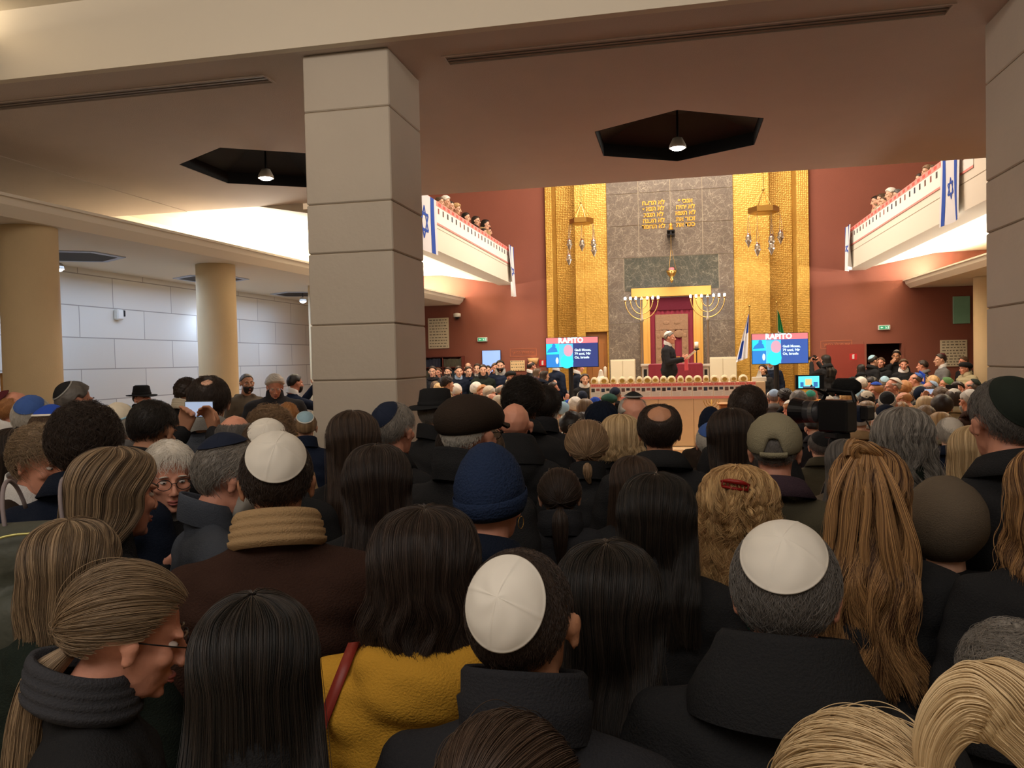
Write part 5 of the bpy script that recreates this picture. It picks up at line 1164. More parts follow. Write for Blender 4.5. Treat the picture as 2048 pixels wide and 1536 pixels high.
for sx in (-1, 1):
    for i in range(5): b.ball((m0+sx*W*.61, yq-.002, H0*(.25+.1*i)), (.05, .012, .06), 10, 6)
    b.ball((m0+sx*W*.33, yq, H0*.665), (.13, .02, .10), 12, 8); b.ball((m0+sx*W*.25, yq-.002, H0*.765), (.08, .014, .05), 10, 6)
b.obj('embroidered_panel', emb, cu)
me = textmesh('letters', 'ק', .22, giltm, .01); o = place('letter', me, cu, (m0+.25*W, -.08, H0*.44)); o.rotation_euler = (pi/2, 0, 0)
me = textmesh('letters', 'ל', .22, giltm, .01); o = place('letter', me, cu, (m0-.25*W, -.08, H0*.44)); o.rotation_euler = (pi/2, 0, 0)
# crimson covered table with stone pedestals, white side panels
Yt = 18.2; x0, z0, x1, z1 = rectY(1298, 727, 1405, 762, Yt)
t = empty('reading_table', ((x0+x1)/2, Yt+.35, HP)); tag(t, 'table under a crimson velvet cloth before the ark', 'table'); hx = (x1-x0)/2; hz = z1-HP
b = MB(); b.bbox((-hx+.03, -.32, .06), (hx-.03, .32, hz-.02)); b.obj('body', dwood, t)
b = MB(); b.bbox((-hx, -.35, hz-.30), (hx, .35, hz), .02); cl = b.obj('tablecloth', velvet); cl.location = t.location; tag(cl, 'crimson velvet cloth covering the table before the ark', 'tablecloth')
G = [[(x, -.37-.012*math.sin(x*40)*k, hz-.02-(hz-.08)*k) for x in np.linspace(-hx-.01, hx+.01, 60)] for k in np.linspace(0, 1, 6)]; b = MB(); b.grid(G); b.obj('cloth_front', velvet, cl, True)
for u0, u1, lb in ((1284, 1297, 'left'), (1406, 1418, 'right')):
    x0, z0, x1, z1 = rectY(u0, 728, u1, 765, 18.4); t = empty('stone_pedestal', ((x0+x1)/2, 18.6, HP)); tag(t, 'pale stone pedestal on the '+lb+' of the crimson table', 'pedestal', 'pedestals by the table'); h = (x1-x0)/2; zt = z1-HP
    b = MB(); b.bbox((-h, -.16, 0), (h, .16, zt-.06)); b.obj('shaft', stone, t); b = MB(); b.bbox((-h-.03, -.19, zt-.06), (h+.03, .19, zt), .01); b.obj('top_slab', stone, t); b = MB(); b.bbox((-h*.5, -.165, zt-.6), (h*.5, -.155, zt-.12)); b.obj('recess', black, t)
for u0, v0, u1, v1, lb in ((1221, 719, 1270, 775, 'white low cabinet under the marble, left of the ark'), (1419, 714, 1474, 775, 'white low cabinet under the marble, right of the ark')):
    x0, z0, x1, z1 = rectY(u0, v0, u1, v1, 20.4); x1 = min(x1, 1.64); x0 = max(x0, -1.70); t = empty('low_cabinet', ((x0+x1)/2, 20.4, HP)); tag(t, lb, 'cabinet', 'low white cabinets'); h = (x1-x0)/2
    b = MB(); b.bbox((-h, .02, 0), (h, .40, z1-HP)); b.obj('body', mat('cream_lacquer', rgb(222, 208, 176), .5), t)
    for sx in (-1, 1): b = MB(); b.bbox((-h+.01 if sx < 0 else .006, 0, .03), (-.006 if sx < 0 else h-.01, .02, z1-HP-.03)); b.obj('door', mat('cream_lacquer', rgb(222, 208, 176), .5), t)
# menorahs
for (uc, lamps, vl, vm, lit, lb) in ((1283, [1250, 1261, 1272, 1283, 1293, 1304, 1314], 596, 632, [0, 1, 2, 4, 5, 6], 'left seven-branched candelabrum with six lit lamps'), (1415, [1384, 1395, 1406, 1416, 1427, 1437, 1447], 591, 630, [0, 1, 2, 4, 5, 6], 'right seven-branched candelabrum with six lit lamps')):
    Ym = 19.2; xc_, zt = pt(uc, vl, Ym); zm = pt(uc, vm, Ym)[1]; t = empty('candelabrum', (xc_, Ym, HP)); tag(t, lb+' beside the ark', 'candelabrum', 'seven-branched candelabra')
    b = MB(); b.lathe([(.20, 0), (.20, .03), (.06, .10), (.03, .2), (.025, zm-HP-.15), (.05, zm-HP-.1), (.022, zm-HP-.05), (.020, zt-HP-.06), (.035, zt-HP-.04), (.035, zt-HP-.02)], n=16); b.obj('stem', silver, t, True)
    for k in (0, 1, 2):
        r = [.385, .26, .135][k]; zz0 = zt-HP-.06; pth = [(r*math.cos(a), 0, zz0+(r+.05)*math.sin(a)*1.02) for a in np.linspace(pi, 2*pi, 25)]
        b = MB(); b.tube(pth, .011, 8); b.obj('branch', brass, t, True)
    for i in range(7):
        x = (-.385, -.26, -.135, 0, .135, .26, .385)[i]; b = MB(); b.lathe([(.008, -.08), (.03, -.05), (.032, -.035), (.006, -.03)], (x, 0, zt-HP), n=12); b.obj('cup', brass, t, True)
        on = i in lit; b = MB(); b.ball((x, 0, zt-HP), (.026, .026, .036)); b.obj('bulb', emis('menorah_bulb', (.85, .93, 1), 45) if on else brass, t, True)
    l = bpy.data.lights.new('menorah_light', 'POINT'); l.energy = 25; l.color = (.95, .96, 1); l.shadow_soft_size = .3; o = bpy.data.objects.new('menorah_light', l); o.location = (xc_, Ym-.1, zt+.12); col.objects.link(o)
# iron candle stand
x, z = pt(1393, 697, 18.9); zt = z; t = empty('candle_stand', (x, 18.9, HP)); tag(t, 'black iron stand with thick white candle right of the crimson table', 'candle stand')
b = MB(); b.lathe([(.13, 0), (.13, .015), (.012, .03), (.012, zt-HP-.05), (.07, zt-HP-.02), (.07, zt-HP)], n=16); b.obj('stand', darkm, t, True); b = MB(); b.lathe([(.045, zt-HP), (.045, zt-HP+.15), (.004, zt-HP+.155)], n=16); b.obj('candle', mat('wax', rgb(240, 232, 214), .5), t, True)
# eternal light hanging before the marble
x, z = pt(1343, 545, 20.5); t = empty('eternal_light', (x, 20.5, z)); tag(t, 'small gilt hanging lamp with red glass on the marble wall', 'hanging lamp')
b = MB(); b.lathe([(.004, -.26), (.03, -.22), (.05, -.18), (.03, -.13), (.09, -.06), (.13, .02), (.13, .05), (.10, .05)], n=16); b.obj('bowl', brass, t, True); b = MB(); b.lathe([(.06, .0), (.065, .10), (.05, .12)], n=14); b.obj('glass', emis('red_glass', (1, .12, .12), 2.0), t, True)
b = MB()
for a in (0, 2.1, 4.2): b.tube([(.12*math.cos(a), .12*math.sin(a), .05), (.02*math.cos(a), .02*math.sin(a), .55)], .005, 5)
zb = pt(1341, 470, 20.5)[1]-z; b.tube([(0, 0, .55), (0, 0, zb)], .005, 5); b.obj('chain', brass, t)
b = MB(); b.bbox((-.10, -.02, zb), (.10, .40, zb+.03)); b.bbox((-.10, -.02, zb+.10), (.10, .40, zb+.13)); b.box((-.02, .0, zb), (.02, .40, zb+.13)); b.obj('bracket', darkm, t)
b = MB(); b.lathe([(.05, zb+.15), (.06, zb+.2), (.03, zb+.26), (.05, zb+.3), (.004, zb+.36)], (0, .30, 0), n=10); b.obj('crown', giltm, t, True)
# brass trays with silver lanterns hanging in the niche
def trayl(u, v, wpx, Y, lans, lb):
    x, z = pt(u, v, Y); t = empty('hanging_tray', (x, Y, z)); tag(t, lb, 'hanging lamp', 'brass trays hanging before the gold wall'); r = wpx/2*Y/1600
    P = [(r*math.cos(pi/3*k), r*math.sin(pi/3*k)) for k in range(6)]
    b = MB(); b.ring([[(a*.8, c*.8, -.06) for a, c in P], [(a, c, -.05) for a, c in P], [(a, c, .06) for a, c in P], [(a*.9, c*.9, .07) for a, c in P]]); b.obj('tray', brass, t)
    b = MB(); [b.tube([(a*.8, c*.8, .06), (0, 0, .42)], .006, 5) for a, c in P]; b.tube([(0, 0, .4), (0, 0, ZH-z)], .008, 6); b.ball((0, 0, .43), .03); b.obj('chain', brass, t)
    for (lu, lv) in lans:
        lx, lz = pt(lu, lv, Y); dx, dz = lx-x, lz-z; k = MB()
        b = MB(); b.lathe([(.004, -.16), (.02, -.12), (.03, -.10), (.05, -.05), (.075, -.01), (.05, .02), (.06, .05), (.045, .09), (.02, .11), (.015, .14)], (dx, 0, dz), n=12); la = b.obj('lantern', silver, t, True)
        b = MB(); [b.tube([(dx+.05*math.cos(a), .05*math.sin(a), dz+.05), (dx+.005*math.cos(a), 0, min(dz+.45, -.08))], .003, 4) for a in (0, 2, 4)]; b.tube([(dx, 0, min(dz+.45, -.08)), (max(-r*.8, min(r*.8, dx)), 0, -.04)], .004, 4); b.obj('lantern_chain', silver, la)
        b = MB(); b.lathe([(.03, .05), (.034, .11), (.02, .12)], (dx, 0, dz), n=10); b.obj('glass', mat('ruby_glass', rgb(120, 20, 30), .2), la, True)
trayl(1163, 443, 48, 18.6, [(1139, 488), (1138, 518), (1164, 489), (1187, 488), (1188, 500)], 'brass hexagonal tray with hanging silver lanterns left of the marble')
trayl(1527, 421, 58, 17.4, [(1497, 480), (1515, 498), (1543, 481), (1543, 495), (1561, 473)], 'brass hexagonal tray with hanging silver lanterns right of the marble')
# ---- screens showing the slide
cyanm = emis('screen_cyan', (.03, .75, .95), 1.1); blum = emis('screen_blue', (.03, .05, .22), .9); blu2 = emis('screen_blue_light', (.05, .13, .50), .8); pinke = emis('screen_pink', (1, .22, .24), 1.0); whe = emis('screen_white', (.75, .98, 1), 1.2); midb = emis('screen_midblue', (.03, .25, .75), .9); skinp = emis('screen_skin', (.75, .42, .55), .9); skye = emis('screen_sky', (.10, .62, .95), 1.0)
def tv(u0, v0, u1, v1, Y, bg, lb, pole):
    x0, z0, x1, z1 = rectY(u0, v0, u1, v1, Y); W_ = x1-x0; H_ = z1-z0; t = empty('television', ((x0+x1)/2, Y, 0)); tag(t, lb, 'television', 'televisions on black stands'); zc_ = (z0+z1)/2
    b = MB(); b.bbox((-W_/2, 0, zc_-H_/2), (W_/2, .05, zc_+H_/2), .006); b.obj('casing', blackp, t)
    W2 = W_/2-.012; H2 = H_/2-.012
    def q(a, c, d, e, m, y, nm, par): b = MB(); b.box((a*W2, y, zc_+c*H2), (d*W2, y+.002, zc_+e*H2)); return b.obj(nm, m, par)
    s = q(-1, -1, 1, 1, bg, -.003, 'screen', t)
    q(-1, .62, 1, 1, pinke, -.005, 'header_strip', s)
    q(-1, -.12, -.50, .60, cyanm, -.005, 'picture', s); q(-1, -1, -.50, -.14, midb, -.005, 'picture', s)
    b = MB(); b.prism([(-.98*W2, zc_+.0*H2), (-.55*W2, zc_+.05*H2), (-.6*W2, zc_+.32*H2), (-.78*W2, zc_+.40*H2), (-.92*W2, zc_+.2*H2)], -.007, -.005); b.ball((-.70*W2, -.007, zc_+.45*H2), (.04, .003, .05), 10, 6); b.obj('figure', midb, s)
    b = MB(); b.ball((-.58*W2, -.007, zc_-.55*H2), (.03, .003, .07), 10, 6); b.obj('figure', whe, s)
    b = MB(); b.prism([(-.50*W2, zc_-.99*H2), (.04*W2, zc_-.99*H2), (.04*W2, zc_+.58*H2), (-.50*W2, zc_+.58*H2)], -.007, -.005); b.obj('portrait', skye, s)
    b = MB(); b.ball((-.14*W2, -.009, zc_+.12*H2), (.10, .003, .13), 14, 8); b.obj('portrait_face', skinp, s)
    b = MB(); b.ball((-.20*W2, -.008, zc_-.62*H2), (.14, .003, .15), 14, 8); b.obj('portrait_body', whe if 0 else cyanm, s)
    me = textmesh('letters', 'RAPITO', H_*.24, whe, .002, 'CENTER', .006); o = place('lettering', me, s, (-.02*W_, -.008, zc_+.80*H2)); o.rotation_euler = (pi/2, 0, 0)
    for i, tx in enumerate(('Gadi Moses,', '79 anni, Nir', 'Oz, Israele')):
        me = textmesh('letters', tx, H_*.11, whe, .002, 'LEFT', .0022); o = place('lettering', me, s, (.10*W2, -.006, zc_+(.14-.25*i)*H2)); o.rotation_euler = (pi/2, 0, 0)
    xp = pt(pole, 760, Y)[0]-(x0+x1)/2
    b = MB(); b.tube([(xp, .09, .03), (xp, .09, zc_)], .05, 12); b.obj('pole', blackp, t); b = MB(); b.bbox((xp-.35, -.2, 0), (xp+.35, .38, .03)); b.obj('base', blackp, t); b = MB(); b.bbox((xp-.2, .045, zc_-.15), (xp+.2, .10, zc_+.15)); b.obj('bracket', blackp, t)
tv(1091.5, 674, 1197, 735, 17, blum, 'left television showing a RAPITO slide on black stand', 1141)
tv(1503, 666, 1617, 728, 17, blu2, 'right television showing a RAPITO slide on black stand', 1554)
# ---- flags
blueflag = mat('flag_blue', rgb(40, 78, 170), .8); wflag = mat('flag_white', rgb(222, 220, 222), .85); gflag = mat('flag_green', rgb(30, 120, 66), .8)
def star(b, c, r, f, y=0):
    """outline star of two triangles through map f(a,b)->point"""
    for s0 in (0, pi):
        P = [(c[0]+r*math.sin(s0+2*pi*k/3), c[1]+r*math.cos(s0+2*pi*k/3)) for k in range(3)]
        for k in range(3):
            p, q = P[k], P[(k+1) % 3]; d = (q[0]-p[0], q[1]-p[1]); L = math.hypot(*d); nx, nz = -d[1]/L*r*.09, d[0]/L*r*.09; ns = 6
            for i in range(ns):
                u_, v_ = i/ns, (i+1)/ns; A = (p[0]+d[0]*u_, p[1]+d[1]*u_); B = (p[0]+d[0]*v_, p[1]+d[1]*v_)
                o = len(b.v); b.add([f(A[0]+nx, A[1]+nz), f(B[0]+nx, B[1]+nz), f(B[0]-nx, B[1]-nz), f(A[0]-nx, A[1]-nz)], [(0, 1, 2, 3)])
def flag(name, o, ax, w_, h_, lb, fold=.03, taper=.0, twist=0.0, nf=5, out=(0, 0, 0)):
    """cloth hanging from o: ax unit vector of its top edge, hung down by h_ (stripes run downwards); out = direction away from what it hangs on"""
    ax = Vector(ax); outv = Vector(out); t = empty(name, o); tag(t, lb, 'flag', 'blue and white flags')
    def f(a, c, lift=0):
        k = c/h_; wv = math.sin(a/w_*nf*pi+k*2)*fold*(.3+k); p = ax*((a-w_/2)*(1-taper*k)+w_/2*1)+Vector((0, 0, -c))+outv*(.022+fold*1.35+wv+lift)+ax*(twist*k*k); return p
    def patch(a0, a1, m, nm, lift): 
        G = [[f(a, c, lift) for a in np.linspace(a0, a1, max(4, int(30*(a1-a0)/w_)))] for c in np.linspace(0, h_, 16)]; b = MB(); b.grid(G); return b.obj(nm, m, t, True)
    patch(0, w_, wflag, 'cloth', 0); patch(w_*.10, w_*.24, blueflag, 'stripe', .004); patch(w_*.76, w_*.90, blueflag, 'stripe', .004)
    b = MB(); star(b, (w_*.5, h_*.5), w_*.19, lambda a, c: f(a, c, .005)); b.obj('star', blueflag, t)
    return t
XL, XR = -4.22, 4.12
def atX(u, v, X): d = ray(u, v); return CP+d*X/d[0]
ya, yb_ = atX(846, 440, XL-.0)[1], atX(869, 440, XL)[1]
flag('flag', (XL, ya-.75, 4.80), (0, 1, 0), (yb_-ya)+.75, .98, 'flag with star over the left gallery beside the stone column', out=(1, 0, 0), nf=2, fold=.012)
flag('flag', (XL, 20.0, 4.86), (0, 1, 0), .62, 1.28, 'flag hanging off the far end of the left gallery', taper=.25, twist=.2, out=(1, 0, 0), nf=3, fold=.04)
ya, yb_ = atX(1927, 380, XR)[1], atX(1889, 380, XR)[1]
flag('flag', (XR, ya, 4.88), (0, 1, 0), (yb_-ya), 1.05, 'flag with star over the near part of the right gallery', out=(-1, 0, 0), nf=2, fold=.02, taper=-.05)
flag('flag', (XR, 20.1, 4.93), (0, 1, 0), .6, 1.05, 'flag hanging off the far end of the right gallery', out=(-1, 0, 0), nf=3, fold=.05, taper=.1)
def polef(u, v0, v1, Y, kind, lb):
    x, z = pt(u, v0, Y); t = empty('standing_flag', (x, Y, 0)); tag(t, lb, 'flag'); zb_ = pt(u, v1, Y)[1]
    b = MB(); b.tube([(0, 0, .02), (0, 0, z)], .014, 8); b.ball((0, 0, z), .03); b.obj('flagpole', brass, t); b = MB(); b.lathe([(.16, 0), (.16, .03), (.03, .06)], n=16); b.obj('base', darkm, t)
    zt = z-.18
    def sheet(a0, a1, m, nm, l=0, band=None):
        G = [[((.02+.30*a*(.15+.85*k)*1.0)*(-1 if kind == 'isr' else 1)*.9+(-.05*k if kind == 'isr' else 0), -.03-.03*math.sin(a*14+k*2)-l, zt-(zt-zb_)*k-.10*a) for a in np.linspace(a0, a1, 14)] for k in (np.linspace(0, 1, 12) if band is None else np.linspace(band[0], band[1], 6))]
        b = MB(); b.grid(G); return b.obj(nm, m, t, True)
    if kind == 'isr': sheet(0, 1, wflag, 'cloth'); sheet(.0, .35, blueflag, 'stripe', .006, (0, .42)); sheet(.55, .9, blueflag, 'stripe', .006, (.55, .95))
    else: sheet(0, 1, wflag, 'cloth'); sheet(0, 1, gflag, 'green_band', .005, (0, .45)); sheet(.5, 1, mat('flag_red', rgb(180, 40, 44), .8), 'red_band', .005, (.8, 1))
polef(1499, 612, 716, 19.9, 'isr', 'blue and white flag on a pole left of the right television')
polef(1553, 605, 712, 19.9, 'ita', 'green, white and red flag on a pole behind the right television')
# ---- banners of posters along the galleries
def banner(X, sg, y0, y1, lb, zt=4.95):
    t = empty('poster_banner', (X+sg*.004, (y0+y1)/2, zt)); tag(t, lb, 'banner', 'poster banners on the galleries'); L = (y1-y0)/2
    x0 = 0 if sg > 0 else -.006
    b = MB(); b.box((min(0, sg*.004), -L, -.40), (max(0, sg*.004), L, .02)); b.obj('sheet', paper, t)
    for z0, z1, nm in ((-.07, .02, 'header_strip'), (-.40, -.365, 'footer_strip')): b = MB(); b.box((min(0, sg*.007), -L, z0), (max(0, sg*.007), L, z1)); b.obj(nm, pinkm, t)
    n = int(2*L/.30); c = MB()
    for k in range(n):
        y = -L+(k+.5)*2*L/n; b = MB(); b.box((min(sg*.004, sg*.007), y-.10, -.20), (max(sg*.004, sg*.007), y-.02, -.10)); b.obj('photograph', greyp[(k*3) % 5], t)
        c = MB(); c.box((min(sg*.0045, sg*.009), y-.07, -.05), (max(sg*.0045, sg*.009), y+.08, -.0)); c.obj('lettering', redp, t)
banner(XL, 1, 10.7, 20.9, 'long red and white poster banner along the left gallery rail', 4.80)
banner(XR, -1, 12.4, 20.9, 'long red and white poster banner along the right gallery rail', 4.87)
# ---- wall fittings
def plaque(u0, v0, u1, v1, lb, nm='plaque', m=None, rows=10, Y=YB, th=.03, tagc='plaque'):
    x0, z0, x1, z1 = rectY(u0, v0, u1, v1, Y); t = empty(nm, ((x0+x1)/2, Y, (z0+z1)/2)); tag(t, lb, tagc); w2, h2 = (x1-x0)/2, (z1-z0)/2
    b = MB(); b.bbox((-w2, -th, -h2), (w2, -.001, h2), .005); b.obj('slab', m or mat('ivory_stone', rgb(226, 214, 184), .6), t)
    g_ = random.Random(int(u0)); c = MB()
    for i in range(rows):
        z = h2*(.86-1.72*i/max(1, rows-1)); x = -w2*.86
        while x < w2*.80:
            l = g_.uniform(.05, .16)*w2*2/1.2; c.box((x, -th-.002, z-.012), (min(x+l, w2*.86), -th+.0, z+.012)); x += l+.03
    c.obj('engraved_lines', mat('engraving', rgb(120, 108, 88), .8), t); return t
plaque(857, 636, 898, 697, 'tall ivory plaque of engraved lines right of the stone column')
plaque(1880, 680, 1934, 733, 'ivory plaque of engraved lines near the right round column', rows=9)
plaque(1021, 721, 1050, 742, 'small cream notice left of the wall lamp', nm='notice', rows=4, m=mat('cream_card', rgb(232, 200, 150), .7), tagc='notice')
for u0, v0, u1, v1, lb in ((1020, 697, 1073, 713, 'faint outlined Hebrew inscription on the left red wall'), (1641, 681, 1704, 697, 'faint outlined Hebrew inscription on the right red wall')):
    x0, z0, x1, z1 = rectY(u0, v0, u1, v1, YB); t = empty('wall_inscription', ((x0+x1)/2, YB-.001, (z0+z1)/2)); tag(t, lb, 'inscription', 'outlined wall inscriptions'); w2, h2 = (x1-x0)/2, (z1-z0)/2; m = mat('copper_paint', rgb(190, 112, 78), .6)
    b = MB(); b.box((-w2, -.006, h2-.012), (w2, 0, h2)); b.box((-w2, -.006, -h2), (w2, 0, -h2+.012)); b.box((-w2, -.006, -h2), (-w2+.012, 0, h2)); b.box((w2-.012, -.006, -h2), (w2, 0, h2)); b.obj('outline', m, t)
    me = textmesh('letters', 'ךתיבב ךלהמ ינא', h2*.9, m, .006, 'CENTER', .001)
    bbx = max(v_.co.x for v_ in me.vertices)-min(v_.co.x for v_ in me.vertices); o = place('lettering', me, t, (0, -.003, 0)); o.rotation_euler = (pi/2, 0, 0); o.scale = (min(1.6, w2*1.7/bbx),)*2+(1,)
grn = emis('exit_green', (.05, .5, .22), .5)
for u, v, lb in ((964.5, 679, 'green and white exit sign on the left red wall'), (1768.5, 655, 'green and white exit sign above the dark doorway')):
    x, z = pt(u, v, YB-.05); t = empty('exit_sign', (x, YB-.001, z)); tag(t, lb, 'sign', 'exit signs'); b = MB(); b.bbox((-.135, -.06, -.058), (.135, 0, .058)); b.obj('housing', white, t); b = MB(); b.box((-.115, -.064, -.043), (.115, -.06, .043)); p_ = b.obj('panel', grn, t)
    b = MB(); b.prism([(-.09, 0), (-.065, .025), (-.065, .01), (-.03, .01), (-.03, -.01), (-.065, -.01), (-.065, -.025)], -.067, -.064); b.prism([(.02, -.03), (.03, .0), (.015, .02), (.04, .025), (.05, .0), (.06, -.03), (.05, -.03), (.042, -.01), (.03, -.03)], -.067, -.064); b.box((.075, -.067, -.035), (.10, -.064, .035)); b.obj('pictogram', emis('exit_white', (.8, 1, .85), .7), p_)
for u, v, lb in ((1085, 726, 'red hose sign on the wall beside the gold niche'), (1706.5, 713.5, 'red fire sign on the right red wall')):
    x, z = pt(u, v, YB-.02); t = empty('fire_sign', (x, YB-.001, z)); tag(t, lb, 'sign', 'red fire signs'); b = MB(); b.bbox((-.09, -.02, -.08), (.09, 0, .08)); b.obj('plate', mat('signal_red', rgb(200, 40, 44), .5), t); b = MB(); b.bbox((-.025, -.024, -.055), (.025, -.02, .045)); b.bbox((-.015, -.024, .045), (.03, -.02, .06)); b.obj('pictogram', white, t)
x, z = pt(1067, 722, YB-.08); t = empty('wall_lamp', (x, YB-.001, z)); tag(t, 'small warm wall lamp beside the red hose sign', 'lamp'); b = MB(); b.lathe([(.10, -.08), (.15, .08), (.14, .08), (.09, -.07)], (0, -.13, 0), n=18); b.obj('lamp_shade', mat('shade', rgb(226, 180, 120), .6), t, True); b = MB(); b.box((-.02, -.13, -.02), (.02, 0, .02)); b.obj('bracket', brass, t); b = MB(); b.ball((0, -.13, .02), .04); b.obj('bulb', emis('lamp_bulb', (1, .8, .5), 8), t)
x, z = pt(915, 632, YB-.1); t = empty('security_camera', (x, YB-.001, z)); tag(t, 'white dome camera on the left red wall', 'camera'); b = MB(); b.lathe([(.04, .08), (.10, .06), (.10, -.02), (.09, -.03)], (0, -.14, 0), n=18); b.obj('housing', white, t, True); b = MB(); b.box((-.04, -.14, .0), (.04, 0, .06)); b.obj('bracket', white, t); b = MB(); b.ball((0, -.14, -.03), (.07, .07, .06)); b.obj('dome', blackp, t)
# pale blue projection screen behind the standing row
x0, z0, x1, z1 = rectY(965, 701, 1001, 752, YB-.05); t = empty('display_screen', ((x0+x1)/2, YB-.001, (z0+z1)/2)); tag(t, 'glowing pale blue screen behind the standing row on the left', 'screen'); w2, h2 = (x1-x0)/2, (z1-z0)/2; b = MB(); b.bbox((-w2-.01, -.05, -h2-.01), (w2+.01, 0, h2+.01)); b.obj('frame', darkm, t); b = MB(); b.box((-w2, -.053, -h2), (w2, -.05, h2)); b.obj('screen_panel', emis('pale_screen', (.32, .48, .95), 1.0), t)
# bookshelf with rows of books
x0, z0, x1, z1 = rectY(852, 713, 924, 760, YB-.3); x0 -= .6; t = empty('bookshelf', ((x0+x1)/2, YB-.16, 0)); tag(t, 'dark bookshelf on the red wall beside the stone column', 'bookshelf'); h = (x1-x0)/2
shm = mat('shelf_wood', rgb(108, 52, 40), .5)
b = MB(); b.box((-h, .13, 0), (h, .155, z1)); b.obj('back_panel', shm, t)
zsf = [z1-.02, z1-.30, z1-.62, z1-.95]
for z in zsf: b = MB(); b.box((-h, -.14, z), (h, .13, z+.02)); b.obj('shelf', shm, t)
nx = 3
for k in range(nx+1): b = MB(); x = -h+2*h*k/nx; b.box((x-.012, -.14, 0), (x+.012, .13, z1)); b.obj('side_panel', shm, t)
bk = 0; bcol = [((40, 60, 70), 'teal'), ((52, 56, 72), 'slate'), ((88, 84, 70), 'drab')]
gr = random.Random(5); lmax = t.location
for row, z in enumerate(zsf[1:3]):
    for k in range(nx):
        xa_ = -h+2*h*k/nx+.02; xb_ = -h+2*h*(k+1)/nx-.02; (c3, nm) = bcol[(k+row) % 3]; x = xa_
        while x < xb_-.045:
            w_ = .038+.006*gr.random(); hh = .20+.03*gr.random(); b = MB(); b.bbox((x, -.12, z+.021), (x+w_, .06, z+.02+hh), .003)
            o = b.obj('book', mat('book_'+nm, rgb(*c3), .6)); o.location = t.location
            tag(o, nm+' book in the '+('upper' if row == 0 else 'lower')+' shelf row, '+('left', 'middle', 'right')[k]+' compartment of the bookshelf', 'book', 'books '+nm+' '+str(row)+str(k)); x += w_+.004
# green panel at the right round column
x0, z0, x1, z1 = rectY(1908, 592, 1942, 647, 20.9); simple('green_noticeboard', 'green glazed panel partly hidden by the right round column', 'panel', lambda b: b.bbox((x0, YB-.05, z0), (x1, YB-.001, z1)), mat('green_glass', rgb(128, 176, 150), .35, var=.2, vscale=3))
# wooden door and white sensor on the left
p = onD(0, 740, 9.0); p2 = onD(47, 745, 9.0)
t = empty('wooden_door_unit', (p[0]-.3, p[1]+.3, 0), rad(25)); tag(t, 'wooden panel with oak frame at the left edge behind the crowd', 'door'); zt = float(p2[2]); wd = float(np.hypot(*(p2-p)[:2]))+.38
b = MB(); b.bbox((0, 0, 0), (.05, .08, zt)); b.bbox((wd-.07, 0, 0), (wd, .08, zt)); b.bbox((0, 0, zt-.05), (wd, .08, zt)); b.obj('frame', wood, t); b = MB(); b.bbox((.05, .02, .02), (wd-.07, .06, zt-.05)); b.obj('panel', mat('walnut_panel', rgb(120, 82, 52), .5, var=.1), t)
p = onD(372, 625, 12.6); t = empty('alarm_siren', (-8.80, float(p[1]), float(p[2]))); tag(t, 'small white alarm box on the pale block wall', 'alarm'); b = MB(); b.bbox((.001, -.09, -.08), (.09, .06, .09), .02); b.obj('housing', white, t); b = MB(); b.bbox((.001, .08, -.02), (.07, .12, .08)); b.obj('sensor', blackp, t)
# wooden lectern with a small brass candelabrum before the platform
x, z = pt(1451, 806, 12.9); t = empty('lectern', (x, 12.9, 0)); tag(t, 'light wooden lectern standing before the platform front', 'lectern')
b = MB(); b.bbox((-.09, -.16, 0), (.09, .16, z-.02), .01); b.obj('pedestal', wood, t); b = MB(); b.bbox((-.13, -.20, z-.02), (.13, .20, z), .006); b.obj('top', wood, t)
x2, z2 = pt(1423, 812, 12.9); t = empty('side_table', (x2, 12.9, 0)); tag(t, 'narrow wooden stand left of the lectern, carrying a small brass candelabrum', 'stand'); b = MB(); b.bbox((-.16, -.10, 0), (.16, .10, z2-.12), .006); b.obj('body', wood, t)
t = empty('small_candelabrum', (x2, 12.9, z2-.119)); tag(t, 'small brass seven-branched candelabrum on the stand by the lectern', 'candelabrum'); b = MB(); b.lathe([(.05, 0), (.05, .012), (.010, .03), (.008, .22)], n=14); b.obj('stem', brass, t, True)
for r in (.04, .08, .12): b = MB(); b.tube([(r*math.cos(a), 0, .22+(r+.02)*math.sin(a)) for a in np.linspace(pi, 2*pi, 15)], .006, 6); b.obj('branch', brass, t, True)
# ================================================================ PEWS AND SEATED CROWD
ROWS = [5.9+.82*k for k in range(17)]
def pew(x0, x1, y, lb):
    t = empty('pew', ((x0+x1)/2, y, 0)); tag(t, lb, 'pew', 'light oak pews'); h = (x1-x0)/2
    b = MB(); b.bbox((-h, -.22, .395), (h, .20, .43)); b.obj('seat', wood, t); b = MB(); b.bbox((-h, -.27, .40), (h, -.235, .90)); b.obj('backrest', wood, t)
    for x in (-h, h-.04): b = MB(); b.bbox((x, -.28, 0), (x+.04, .26, .92), .006); b.obj('side_panel', wood, t)
    b = MB(); b.bbox((-h+.04, -.42, .80), (h-.04, -.275, .82)); b.obj('book_ledge', wood, t)
OW = ['first', 'second', 'third', 'fourth', 'fifth', 'sixth', 'seventh', 'eighth', 'ninth', 'tenth', 'eleventh', 'twelfth', 'thirteenth', 'fourteenth', 'fifteenth', 'sixteenth', 'seventeenth']
for i, y in enumerate(ROWS):
    if y > 7:
        x0 = 1.30 if y < 13.4 else 2.45
        pew(x0, 5.45, y, OW[i]+' row of the oak pews on the right side, counted from the back')
        x1 = -.85 if y < 13.4 else -2.45
        pew(-4.0, x1, y, OW[i]+' row of the oak pews on the left side, counted from the back')
taken = []; made = {}
